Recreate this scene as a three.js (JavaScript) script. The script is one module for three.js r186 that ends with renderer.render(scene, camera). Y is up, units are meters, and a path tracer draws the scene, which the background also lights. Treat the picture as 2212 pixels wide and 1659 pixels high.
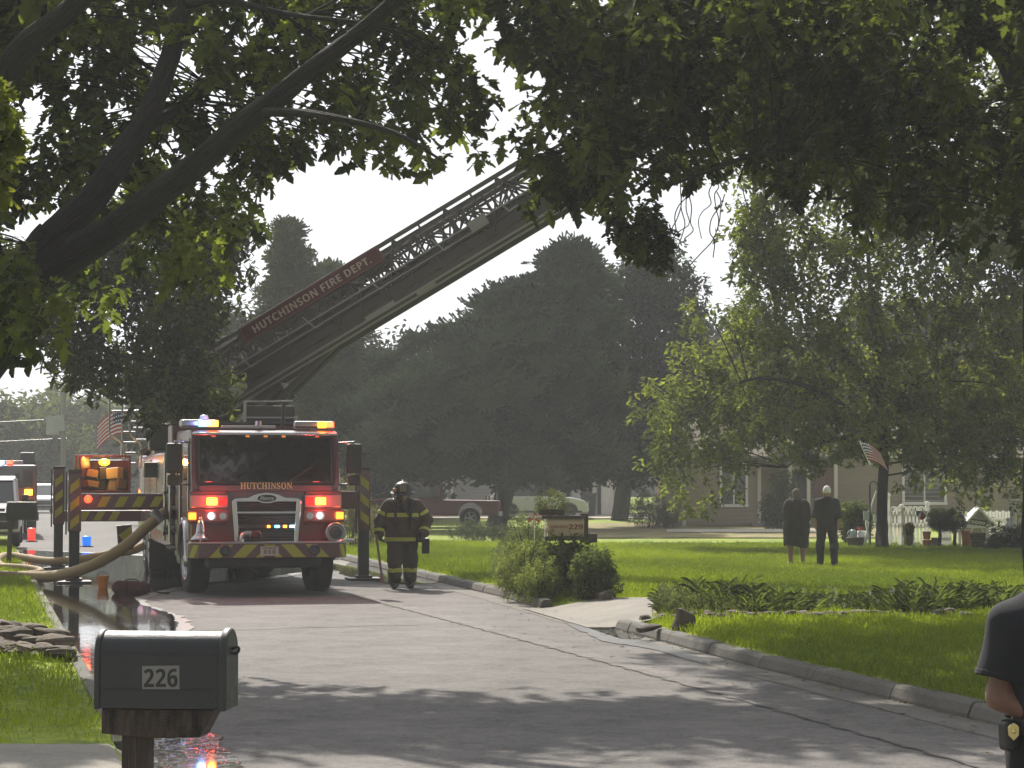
import * as THREE from 'three';
import { mergeGeometries, toCreasedNormals } from 'three/addons/utils/BufferGeometryUtils.js';
import { RoundedBoxGeometry } from 'three/addons/geometries/RoundedBoxGeometry.js';
import { FontLoader } from 'three/addons/loaders/FontLoader.js';
import { TextGeometry } from 'three/addons/geometries/TextGeometry.js';

// ---------------------------------------------------------------- camera, sky, sun, exposure
const scene = new THREE.Scene();
const EYE = 1.9, FOCAL = 4752, PITCH = Math.atan((1037 - 829.5) / FOCAL);
const camera = new THREE.PerspectiveCamera(2 * Math.atan(829.5 / FOCAL) * 180 / Math.PI, 4 / 3, 0.1, 900);
camera.position.set(0, EYE, 0);
camera.rotation.x = PITCH;
camera.updateMatrixWorld();
const renderer = new THREE.WebGLRenderer({ antialias: true });
renderer.setSize(1024, 768);
renderer.toneMapping = THREE.LinearToneMapping;
renderer.toneMappingExposure = 1.4;
renderer.shadowMap.enabled = true;
const SUN_EL = 42 * Math.PI / 180, SUN_AZ = 18 * Math.PI / 180;
const sunDir = new THREE.Vector3(-Math.sin(SUN_AZ) * Math.cos(SUN_EL), Math.sin(SUN_EL), -Math.cos(SUN_AZ) * Math.cos(SUN_EL));
const sun = new THREE.DirectionalLight(new THREE.Color().setRGB(1, 0.93, 0.82), 5);
sun.position.copy(sunDir).multiplyScalar(120).add(new THREE.Vector3(0, 0, -45));
sun.target.position.set(0, 0, -45);
sun.castShadow = true;
sun.shadow.mapSize.set(4096, 4096);
Object.assign(sun.shadow.camera, { left: -60, right: 60, top: 60, bottom: -60, near: 1, far: 260 });
sun.shadow.radius = 1.2;
scene.add(sun, sun.target);
{ // a hazy bright summer sky: white round the sun, paler and a little bluer away from it, thin cloud
  const w = 512, h = 256, a = new Float32Array(w * h * 4), D = new THREE.Vector3();
  const hash = (x, y, z) => { const s = Math.sin(x * 127.1 + y * 311.7 + z * 74.7) * 43758.5453; return s - Math.floor(s); };
  const n3 = (x, y, z) => { const X = Math.floor(x), Y = Math.floor(y), Z = Math.floor(z); let r = 0; const f = (t) => t * t * (3 - 2 * t), fx = f(x - X), fy = f(y - Y), fz = f(z - Z);
    for (let i = 0; i < 8; i++) r += hash(X + (i & 1), Y + (i >> 1 & 1), Z + (i >> 2)) * (i & 1 ? fx : 1 - fx) * (i >> 1 & 1 ? fy : 1 - fy) * (i >> 2 ? fz : 1 - fz); return r; };
  for (let y = 0; y < h; y++) for (let x = 0; x < w; x++) {
    const el = ((y + 0.5) / h - 0.5) * Math.PI, az = ((x + 0.5) / w - 0.5) * 2 * Math.PI;
    D.set(Math.cos(el) * Math.cos(az), Math.sin(el), Math.cos(el) * Math.sin(az));
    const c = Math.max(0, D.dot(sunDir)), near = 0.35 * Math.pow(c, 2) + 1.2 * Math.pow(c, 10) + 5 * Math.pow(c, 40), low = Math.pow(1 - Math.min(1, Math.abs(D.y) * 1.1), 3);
    const cl = n3(D.x * 3, D.y * 6, D.z * 3) * 0.6 + n3(D.x * 7, D.y * 14, D.z * 7) * 0.4;
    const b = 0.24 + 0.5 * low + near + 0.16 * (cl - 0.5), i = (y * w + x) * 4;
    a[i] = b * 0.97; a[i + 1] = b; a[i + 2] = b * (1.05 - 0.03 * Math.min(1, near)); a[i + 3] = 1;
  }
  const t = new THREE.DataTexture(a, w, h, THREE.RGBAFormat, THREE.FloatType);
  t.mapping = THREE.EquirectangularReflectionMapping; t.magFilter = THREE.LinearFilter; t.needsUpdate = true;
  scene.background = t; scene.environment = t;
}
scene.fog = new THREE.FogExp2(new THREE.Color().setRGB(0.93, 0.95, 0.95), 0.0012);

// ---------------------------------------------------------------- helpers
let seed = 7;
const rnd = () => { seed = (seed + 0x6D2B79F5) | 0; let t = Math.imul(seed ^ seed >>> 15, 1 | seed); t = t + Math.imul(t ^ t >>> 7, 61 | t) ^ t; return ((t ^ t >>> 14) >>> 0) / 4294967296; };
const rr = (a, b) => a + (b - a) * rnd(), gauss = () => (rnd() + rnd() + rnd() - 1.5) / 1.5;
const V = (x, y, z) => new THREE.Vector3(x, y, z);
const sstep = (a, b, x) => { const t = Math.min(1, Math.max(0, (x - a) / (b - a))); return t * t * (3 - 2 * t); };
// a point of the photograph (measured on a 2212 wide copy) at a distance, or on level ground of a height
function ray(u, v) { const x = (u - 1106) / FOCAL, y = (829.5 - v) / FOCAL; return [x, y * Math.cos(PITCH) + Math.sin(PITCH), y * Math.sin(PITCH) - Math.cos(PITCH)]; }
function at(u, v, d) { const r = ray(u, v), t = d / -r[2]; return V(r[0] * t, EYE + r[1] * t, -d); }
function onGround(u, v, h = 0) { const r = ray(u, v), t = (h - EYE) / r[1]; return V(r[0] * t, h, r[2] * t); }
const used = new Map();
function numbered(n) { const k = used.get(n) ?? 0; used.set(n, k + 1); return k ? n + '_' + String(k).padStart(3, '0') : n; }
function tag(o, label, category, group) { o.userData.label = label; o.userData.category = category; if (group) o.userData.group = group; return o; }
function thing(name, label, category, p = V(0, 0, 0), turn = 0, group) {
  const o = new THREE.Group(); o.name = numbered(name); o.position.copy(p); o.rotation.y = turn; scene.add(o); return tag(o, label, category, group);
}
function mesh(name, geo, mat, parent) {
  const m = new THREE.Mesh(geo, mat); m.name = parent ? name : numbered(name); m.castShadow = m.receiveShadow = true; (parent ?? scene).add(m); return m;
}
function sub(name, parent, p = V(0, 0, 0)) { const g = new THREE.Group(); g.name = name; g.position.copy(p); parent.add(g); return g; }
function struct(name, geo, mat) { const m = mesh(name, geo, mat); m.userData.kind = 'structure'; return m; }
function structGroup(name) { const g = new THREE.Group(); g.name = numbered(name); g.userData.kind = 'structure'; scene.add(g); return g; }
// collects shapes and merges them into one named mesh
const M4 = () => new THREE.Matrix4();
class Build {
  constructor() { this.g = []; }
  add(geo, x = 0, y = 0, z = 0, rx = 0, ry = 0, rz = 0) {
    let g = geo.index ? geo.toNonIndexed() : geo.clone();
    for (const k of Object.keys(g.attributes)) if (!['position', 'normal', 'uv'].includes(k)) g.deleteAttribute(k);
    if (!g.attributes.uv) g.setAttribute('uv', new THREE.BufferAttribute(new Float32Array(g.attributes.position.count * 2), 2));
    g.applyMatrix4(M4().compose(V(x, y, z), new THREE.Quaternion().setFromEuler(new THREE.Euler(rx, ry, rz, 'YXZ')), V(1, 1, 1)));
    this.g.push(g); return this;
  }
  box(w, h, d, x, y, z, rx, ry, rz, r) {
    r ??= Math.min(w, h, d) * 0.12;
    return this.add(r > 0.001 ? new RoundedBoxGeometry(w, h, d, 1, r) : new THREE.BoxGeometry(w, h, d), x, y, z, rx, ry, rz);
  }
  cyl(r1, r2, h, x, y, z, rx, ry, rz, n = 16) { return this.add(new THREE.CylinderGeometry(r1, r2, h, n), x, y, z, rx, ry, rz); }
  ball(r, x, y, z, n = 12) { return this.add(new THREE.SphereGeometry(r, n, Math.ceil(n * 0.7)), x, y, z); }
  torus(R, r, x, y, z, rx, ry, rz, arc = Math.PI * 2, n = 24) { return this.add(new THREE.TorusGeometry(R, r, 8, n, arc), x, y, z, rx, ry, rz); }
  bar(a, b, r, n = 6, r2 = r) { // round bar from a to b
    const d = b.clone().sub(a), L = d.length(), g = new THREE.CylinderGeometry(r2, r, L, n), q = new THREE.Quaternion().setFromUnitVectors(V(0, 1, 0), d.normalize());
    g.applyMatrix4(M4().compose(a.clone().add(b).multiplyScalar(0.5), q, V(1, 1, 1))); return this.add(g);
  }
  beam(a, b, w, h, up = V(0, 1, 0)) { // square bar, w across and h along up
    const d = b.clone().sub(a), L = d.length(), m = M4().lookAt(V(0, 0, 0), d, up), g = new RoundedBoxGeometry(w, h, L, 1, Math.min(w, h) * 0.12);
    m.setPosition(a.clone().add(b).multiplyScalar(0.5)); g.applyMatrix4(m); return this.add(g);
  }
  tube(pts, r, n = 40, k = 8, closed = false) { return this.add(new THREE.TubeGeometry(new THREE.CatmullRomCurve3(pts, closed), n, r, k, closed)); }
  extrude(pts, depth, x, y, z, rx, ry, rz, bevel = 0) { // outline in x,y pushed along z, centred
    const s = pts instanceof THREE.Shape ? pts : new THREE.Shape(pts.map((p) => new THREE.Vector2(p[0], p[1])));
    const g = new THREE.ExtrudeGeometry(s, { depth: depth - 2 * bevel, bevelEnabled: bevel > 0, bevelSize: bevel, bevelThickness: bevel, bevelOffset: -bevel, bevelSegments: 2, curveSegments: 14 });
    g.translate(0, 0, -depth / 2 + bevel); return this.add(g, x, y, z, rx, ry, rz);
  }
  lathe(pts, x, y, z, rx, ry, rz, n = 20) { return this.add(new THREE.LatheGeometry(pts.map((p) => new THREE.Vector2(p[0], p[1])), n), x, y, z, rx, ry, rz); }
  build(name, mat, parent) { return mesh(name, mergeGeometries(this.g), mat, parent); }
  each(name, mat, parent) { return this.g.map((g) => mesh(name, g, mat, parent)); } // every shape a part of its own
  geo() { return mergeGeometries(this.g); }
}
const B = () => new Build();
// tapered branch through [point, radius] pairs
function branchGeo(pts, seg = 6, k = 9, rough = 0.06) {
  const c = new THREE.CatmullRomCurve3(pts.map((p) => p[0])), n = (pts.length - 1) * seg, pos = [], uv = [], idx = [], fr = c.computeFrenetFrames(n, false);
  let len = 0, last = null;
  for (let i = 0; i <= n; i++) {
    const t = i / n, f = t * (pts.length - 1), j = Math.min(pts.length - 2, Math.floor(f)), r0 = pts[j][1] + (pts[j + 1][1] - pts[j][1]) * (f - j), p = c.getPoint(t);
    if (last) len += p.distanceTo(last); last = p;
    for (let q = 0; q <= k; q++) {
      const a = q / k * Math.PI * 2, r = r0 * (1 + rough * Math.sin(a * 3 + i * 0.7) + rough * 0.6 * Math.sin(a * 5 - i * 1.3)), v = fr.normals[i].clone().multiplyScalar(Math.cos(a) * r).addScaledVector(fr.binormals[i], Math.sin(a) * r).add(p);
      pos.push(v.x, v.y, v.z); uv.push(q / k * r0 * 6.3, len);
      if (i < n && q < k) { const o = i * (k + 1) + q; idx.push(o, o + k + 1, o + 1, o + 1, o + k + 1, o + k + 2); }
    }
  }
  const g = new THREE.BufferGeometry(); g.setAttribute('position', new THREE.Float32BufferAttribute(pos, 3)); g.setAttribute('uv', new THREE.Float32BufferAttribute(uv, 2)); g.setIndex(idx); g.computeVertexNormals(); return g;
}
// a sheet over a grid of points f(i / nx, j / ny) -> Vector3, uv in metres of x and z
function sheet(nx, ny, f, flip) {
  const pos = [], uv = [], idx = [];
  for (let j = 0; j <= ny; j++) for (let i = 0; i <= nx; i++) { const p = f(i / nx, j / ny); pos.push(p.x, p.y, p.z); uv.push(p.x, -p.z); if (i < nx && j < ny) { const o = j * (nx + 1) + i; flip ? idx.push(o, o + nx + 1, o + 1, o + 1, o + nx + 1, o + nx + 2) : idx.push(o, o + 1, o + nx + 1, o + 1, o + nx + 2, o + nx + 1); } }
  const g = new THREE.BufferGeometry(); g.setAttribute('position', new THREE.Float32BufferAttribute(pos, 3)); g.setAttribute('uv', new THREE.Float32BufferAttribute(uv, 2)); g.setIndex(idx); g.computeVertexNormals(); return g;
}
// flat outline on the ground, heights from a function
function patch(pts, h) {
  const c = new THREE.Shape(pts.map((p) => new THREE.Vector2(p.x, -p.z))), g = new THREE.ShapeGeometry(c), p = g.attributes.position, uv = g.attributes.uv;
  for (let i = 0; i < p.count; i++) { const x = p.getX(i), d = p.getY(i); p.setXYZ(i, x, typeof h === 'function' ? h(x, d) : h, -d); uv.setXY(i, x, d); }
  g.computeVertexNormals(); return g;
}
function wobble(pts, amp, n = 10) { // outline with an irregular edge
  const out = [];
  pts.forEach((p, i) => { const q = pts[(i + 1) % pts.length], k = Math.max(2, Math.min(n, Math.round(p.distanceTo(q) / 0.15))); for (let j = 0; j < k; j++) out.push(p.clone().lerp(q, j / k).add(V(gauss() * amp, 0, gauss() * amp * 1.6))); });
  return out;
}

// ---------------------------------------------------------------- procedural textures
function lattice(n, s) { const a = new Float32Array(n * n); let k = s; for (let i = 0; i < n * n; i++) { k = (Math.imul(k, 1664525) + 1013904223) >>> 0; a[i] = k / 4294967296; } return a; }
function noiseTile(size, octaves, s) { // octaves: [[cells, weight] ...], tiles
  const out = new Float32Array(size * size);
  octaves.forEach(([n, wgt], o) => {
    const L = lattice(n, s * 31 + o * 17 + 5);
    for (let y = 0; y < size; y++) for (let x = 0; x < size; x++) {
      const fx = x / size * n, fy = y / size * n, X = Math.floor(fx), Y = Math.floor(fy), a = fx - X, b = fy - Y, u = a * a * (3 - 2 * a), w = b * b * (3 - 2 * b), X1 = (X + 1) % n, Y1 = (Y + 1) % n;
      out[y * size + x] += wgt * ((L[Y * n + X] * (1 - u) + L[Y * n + X1] * u) * (1 - w) + (L[Y1 * n + X] * (1 - u) + L[Y1 * n + X1] * u) * w - 0.5);
    }
  });
  return out;
}
function tex(size, f, rep, srgb) { // f(i, x, y) -> [r, g, b], linear floats
  const a = new Float32Array(size * size * 4);
  for (let i = 0; i < size * size; i++) { const c = f(i, i % size, i / size | 0); a[i * 4] = c[0]; a[i * 4 + 1] = c[1]; a[i * 4 + 2] = c[2]; a[i * 4 + 3] = 1; }
  const t = new THREE.DataTexture(a, size, size, THREE.RGBAFormat, THREE.FloatType); t.wrapS = t.wrapT = THREE.RepeatWrapping; t.magFilter = THREE.LinearFilter; t.minFilter = THREE.LinearFilter; t.repeat.set(rep, rep); t.needsUpdate = true; return t;
}
const again = (t, sx, sy = sx) => { const c = t.clone(); c.repeat.set(sx, sy); c.needsUpdate = true; return c; };
const nFine = noiseTile(512, [[256, 0.9], [128, 0.6], [64, 0.25], [12, 0.25], [5, 0.25]], 3);
const nMid = noiseTile(512, [[128, 0.5], [48, 0.5], [20, 0.5], [7, 0.6], [3, 0.4]], 4);
const nSoft = noiseTile(512, [[24, 0.35], [10, 0.5], [4, 0.7], [64, 0.2]], 5);
const tAsphalt = tex(512, (i) => { const v = 1 + 0.5 * nFine[i] + 0.55 * nMid[i] + 0.25 * nSoft[i]; return [v * 1.03, v, v * 0.98]; }, 1 / 2.6);
const tGrain = tex(512, (i) => { const v = 0.5 + 0.5 * nFine[i]; return [v, v, v]; }, 1 / 2.6);
const tConcrete = tex(512, (i) => { const v = 1 + 0.3 * nFine[i] + 0.35 * nSoft[i]; return [v * 1.02, v, v * 0.96]; }, 1 / 3);
const tGrass = tex(512, (i) => { const a = nMid[i], b = nSoft[i]; return [1 + 0.7 * a + 0.5 * b, 1 + 0.6 * a + 0.25 * b, 1 + 0.5 * a]; }, 1 / 4);
const tWear = tex(512, (i) => { const v = 1 + 0.18 * nSoft[i] + 0.1 * nFine[i]; return [v, v, v]; }, 1);
const tRough = tex(512, (i) => { const v = Math.max(0.4, 1 + 0.5 * nSoft[i]); return [v, v, v]; }, 1);
const tBark = (() => { const r = noiseTile(512, [[96, 0.5], [40, 0.6], [16, 0.4]], 9); return tex(512, (i, x, y) => { const j = ((y >> 3) % 512) * 512 + (x * 2) % 512, v = 0.5 + 0.9 * r[j] + 0.25 * nFine[i]; return [v, v, v]; }, 1); })();
// a smooth field of ripples as a bump
const tRipple = (() => { const r = noiseTile(512, [[20, 0.6], [44, 0.5], [9, 0.5]], 12); return tex(512, (i) => { const v = 0.5 + 0.6 * r[i]; return [v, v, v]; }, 1); })();

// ---------------------------------------------------------------- materials
const lin = (r, g, b) => new THREE.Color().setRGB(r, g, b);
function std(r, g, b, roughness = 0.7, metalness = 0, more = {}) { return new THREE.MeshStandardMaterial({ color: lin(r, g, b), roughness, metalness, side: THREE.DoubleSide, ...more }); }
function phys(r, g, b, roughness, more = {}) { return new THREE.MeshPhysicalMaterial({ color: lin(r, g, b), roughness, side: THREE.DoubleSide, ...more }); }
function glow(r, g, b, base = [0.3, 0.3, 0.3]) { return std(...base, 0.3, 0, { emissive: lin(r, g, b), emissiveIntensity: 1 }); }
const MAT = {
  asphalt: std(0.1, 0.094, 0.092, 0.9, 0, { map: tAsphalt, bumpMap: tGrain, bumpScale: 0.006 }),
  asphaltPale: std(0.118, 0.11, 0.106, 0.9, 0, { map: tAsphalt, bumpMap: tGrain, bumpScale: 0.006 }),
  concrete: std(0.2, 0.185, 0.165, 0.88, 0, { map: tConcrete, bumpMap: tGrain, bumpScale: 0.004 }),
  kerb: std(0.105, 0.1, 0.09, 0.9, 0, { map: tConcrete, bumpMap: tGrain, bumpScale: 0.005 }),
  lawn: std(0.18, 0.235, 0.012, 1, 0, { map: tGrass, bumpMap: tGrass, bumpScale: 0.02 }),
  dryLawn: std(0.21, 0.18, 0.07, 1, 0, { map: tGrass, bumpMap: tGrass, bumpScale: 0.02 }),
  soil: std(0.05, 0.035, 0.022, 1, 0, { map: tConcrete, bumpMap: tGrain, bumpScale: 0.02 }),
  bark: std(0.034, 0.029, 0.025, 0.95, 0, { map: again(tBark, 1, 1), bumpMap: again(tBark, 1, 1), bumpScale: 0.03 }),
  stone: std(0.13, 0.108, 0.082, 0.95, 0, { map: tConcrete, bumpMap: tGrain, bumpScale: 0.012 }),
  chrome: std(0.4, 0.39, 0.4, 0.2, 1), alu: std(0.3, 0.3, 0.305, 0.38, 1, { map: tWear }),
  black: std(0.018, 0.018, 0.019, 0.5), rubber: std(0.015, 0.0145, 0.014, 0.85, 0, { map: tConcrete }), steel: std(0.07, 0.068, 0.066, 0.5, 0.4, { map: tWear }),
  red: phys(0.07, 0.0065, 0.008, 0.32, { clearcoat: 0.7, clearcoatRoughness: 0.12, map: tWear }),
  darkRed: phys(0.075, 0.008, 0.008, 0.4, { clearcoat: 0.4, clearcoatRoughness: 0.2, map: tWear }),
  glass: phys(0.012, 0.013, 0.015, 0.06, { clearcoat: 1, clearcoatRoughness: 0.02 }),
  white: std(0.86, 0.86, 0.84, 0.5, 0, { map: tWear }), yellow: std(0.36, 0.33, 0.02, 0.45),
  whiteCar: phys(0.72, 0.73, 0.75, 0.25, { clearcoat: 0.8, clearcoatRoughness: 0.08 }),
  wood: std(0.2, 0.135, 0.08, 0.85, 0, { map: again(tBark, 0.7, 1.6) }), greyWood: std(0.16, 0.14, 0.115, 0.9, 0, { map: again(tBark, 0.7, 1.6) }),
  vinyl: phys(0.86, 0.86, 0.83, 1, { transmission: 0.45, thickness: 0 }),
  terracotta: std(0.33, 0.13, 0.075, 0.85, 0, { map: tWear }),
};
// ---------------------------------------------------------------- the ground: distance d runs away from the camera, x to the right
const lerpTable = (t, d) => { for (let i = 1; i < t.length; i++) if (d <= t[i][0] || i === t.length - 1) { const [a, b] = [t[i - 1], t[i]]; return a[1] + (b[1] - a[1]) * (d - a[0]) / (b[0] - a[0]); } };
const leftGutter = (d) => 1.12 - 0.2432 * d;
const rightGutter = (d) => lerpTable([[0, 7.6], [17.1, 3.76], [22.7, 2.4], [27.1, 1.52], [35.7, -0.16], [43.4, -1.9], [60, -5.9], [260, -54]], d);
const KERB = 0.13, KERB_W = 0.17;
function groundY(x, d) {
  const xr = rightGutter(d), xl = leftGutter(d);
  if (x > xr) { const s = x - xr; return KERB * sstep(0, KERB_W + 0.9 * sstep(26.9, 28.0, d) * sstep(34, 32.6, d), s) - 0.1 * sstep(1, 9, s) + 0.2 * sstep(90, 112, d) * sstep(2, 10, s); }
  if (x < xl) { const s = xl - x; return KERB * sstep(0, KERB_W, s) + 0.06 * sstep(1, 12, s) + 0.25 * sstep(64, 96, d) * sstep(2, 10, s); }
  return 0;
}
const ground = (x, d, up = 0) => V(x, groundY(x, d) + up, -d);
// where the view ray through a point of the photograph meets that ground
function foot(u, v, up = 0) { const r = ray(u, v); let t = (EYE - 0) / -r[1]; for (let i = 0; i < 12; i++) t = (groundY(r[0] * t, -r[2] * t) + up - EYE) / r[1]; return V(r[0] * t, EYE + r[1] * t, r[2] * t); }
const depths = (() => { const a = []; let d = 2; while (d < 270) { a.push(d); d *= 1.045; } return a; })();

struct('ground', sheet(60, 60, (i, j) => V((i - 0.5) * 1600, -0.12, 300 - j * 1100)), std(0.045, 0.06, 0.015, 1, 0, { map: tGrass }));
{ // road, in two strips of paving that meet in an uneven seam
  const N = depths.length - 1, D = (j) => { const f = j * N, k = Math.min(N - 1, Math.floor(f)); return depths[k] + (depths[k + 1] - depths[k]) * (f - k); };
  struct('road', sheet(12, N, (i, j) => { const d = D(j), a = leftGutter(d), b = rightGutter(d); return V(a + (b - a) * i, 0, -d); }), MAT.asphalt);
  // pale strip of newer paving along the seam
  const s0 = (d) => 7.1 - 0.2665 * d - 0.0009 * (d - 26) * (d - 26);
  struct('road_seam', sheet(1, 160, (i, j) => { const d = 9 + 27 * j; return V(s0(d) + (i ? 0.3 + 0.05 * Math.sin(d * 9) + 0.03 * Math.sin(d * 23) : 0.03 * Math.sin(d * 17 + 1)), 0.004, -d); }), MAT.asphaltPale);
  struct('road_crack', sheet(1, 200, (i, j) => { const d = 9 + 27 * j; return V(s0(d) - 0.02 + 0.025 * Math.sin(d * 11) + 0.015 * Math.sin(d * 31) + i * (0.03 + 0.015 * Math.sin(d * 19)), 0.008, -d); }), std(0.085, 0.08, 0.078, 0.95, 0, { map: tAsphalt }));
  for (const [x0, d0, x1, d1] of [[-4.6, 27.5, -1.2, 29.0]]) struct('road_crack', sheet(1, 90, (i, j) => { const w = 0.09 * Math.sin(j * 23 + x0) + 0.05 * Math.sin(j * 61 + d0), nx = -(d1 - d0) / 6, nd = (x1 - x0) / 6; return V(x0 + (x1 - x0) * j + nx * w + i * (Math.abs(d1 - d0) > 5 ? 0.022 : 0.004), 0.006, -(d0 + (d1 - d0) * j + nd * w + i * (Math.abs(d1 - d0) > 5 ? 0 : 0.05))); }), std(0.078, 0.073, 0.071, 0.95, 0, { map: tAsphalt }));
  // concrete gutter pan along the right kerb, with worn edge
  struct('gutter_pan', sheet(2, 120, (i, j) => { const d = 8 + 52 * j, x = rightGutter(d); return V(x - (1 - i) * (0.42 + 0.015 * Math.sin(d * 3) + 0.008 * Math.sin(d * 7)) + 0.01, 0.0045, -d); }), std(0.125, 0.116, 0.106, 0.9, 0, { map: tConcrete, bumpMap: tGrain, bumpScale: 0.004 }));
  struct('lawn', sheet(34, N, (i, j) => { const d = D(j), s = KERB_W + 0.004 + Math.pow(i, 2.2) * 130, x = rightGutter(d) + s; return V(x, groundY(x, d) - 0.006 * (1 - i), -d); }), MAT.lawn);
  struct('left_lawn', sheet(34, N, (i, j) => { const d = D(j), s = KERB_W + 0.004 + Math.pow(i, 2.2) * 130, x = leftGutter(d) - s; return V(x, groundY(x, d) - 0.006 * (1 - i), -d); }, true), MAT.lawn);
}
// kerbs: cast segments with open joints, profile pushed along the kerb line
function kerbRun(name, line, side, d0, d1, step, skip) {
  const g = structGroup(name);
  const prof = [[0, -0.05], [0, 0.03], [0.03, 0.105], [0.055, KERB], [KERB_W, KERB + 0.004], [KERB_W, -0.05]];
  for (let d = d0; d < d1;) {
    const L = step * (d > 60 ? 8 : 1) * rr(0.85, 1.15), e = Math.min(d1, d + L), pos = [], n = 4;
    if (!(skip && d < skip[1] && e > skip[0])) {
      const drop = rr(-0.006, 0.004), ex = rr(-0.006, 0.006);
      for (let k = 0; k <= n; k++) { const dd = d + 0.012 + (e - d - 0.024) * k / n, x = line(dd); for (const p of prof) pos.push([x + side * (p[0] + ex), p[1] + (p[1] > 0 ? drop + 0.004 * Math.sin(dd * 5 + p[0] * 30) : 0), -dd]); }
      const P = [], U = [], m = prof.length;
      const quad = (a, b, c, e2) => { for (const q of side > 0 ? [a, b, c, a, c, e2] : [a, c, b, a, e2, c]) { P.push(...pos[q]); U.push(pos[q][2], pos[q][0] + pos[q][1]); } };
      for (let k = 0; k < n; k++) for (let q = 0; q < m - 1; q++) quad(k * m + q, k * m + q + 1, (k + 1) * m + q + 1, (k + 1) * m + q);
      for (const base of [0, n * m]) for (let q = 1; q < m - 2; q++) for (const w of [0, q, q + 1]) { P.push(...pos[base + w]); U.push(pos[base + w][0], pos[base + w][1]); }
      for (const base of [0, n * m]) for (const w of [0, m - 2, m - 1]) { P.push(...pos[base + w]); U.push(pos[base + w][0], pos[base + w][1]); }
      const geo = new THREE.BufferGeometry(); geo.setAttribute('position', new THREE.Float32BufferAttribute(P, 3)); geo.setAttribute('uv', new THREE.Float32BufferAttribute(U, 2)); geo.computeVertexNormals();
      mesh('kerb_stone', geo, MAT.kerb, g);
    }
    d = e;
  }
}
kerbRun('right_kerb', rightGutter, 1, 8, 28.15, 1.6);
kerbRun('right_kerb', rightGutter, 1, 32.7, 120, 1.6);
kerbRun('left_kerb', leftGutter, -1, 15, 120, 2.4);

// concrete driveway at the left kerb, in front of the lawn
struct('driveway', sheet(10, 14, (i, j) => { const d = 3 + 11.75 * j, x = leftGutter(d) - 0.02 - i * i * 5.2; const s = leftGutter(d) - x; return V(x, Math.max(0.014, groundY(x, d) + 0.014), -d); }, true), MAT.concrete);
// concrete apron of the walk across the right kerb
{
  struct('driveway_apron', sheet(10, 16, (i, j) => { const s = -0.32 + 2.35 * j, d = 28.3 + 4.2 * i + 0.3 * Math.max(0, s) * (1 - 0.6 * i), x = rightGutter(d) + s; return V(x, groundY(x, d) + 0.016 + 0.02 * sstep(0, 0.3, s), -d); }), std(0.17, 0.158, 0.14, 0.88, 0, { map: tConcrete, bumpMap: tGrain, bumpScale: 0.004 }));
}
// strips before the far houses: dry grass, a concrete walk, a drive
const strip = (name, mat, u0, u1, v0, v1, up) => struct(name, patch([foot(u0, v1), foot(u1, v1), foot(u1 + 6, v0), foot(u0, v0)].map((p) => p), (x, d) => groundY(x, d) + up), mat);
strip('dry_grass', MAT.dryLawn, 1250, 1960, 1131, 1163, 0.03);
strip('path', std(0.42, 0.4, 0.34, 0.9, 0, { map: tConcrete }), 1440, 1850, 1146, 1152.5, 0.06);
strip('far_drive', std(0.36, 0.32, 0.25, 0.9, 0, { map: tConcrete }), 900, 1960, 1112.5, 1122, 0.05);

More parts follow.
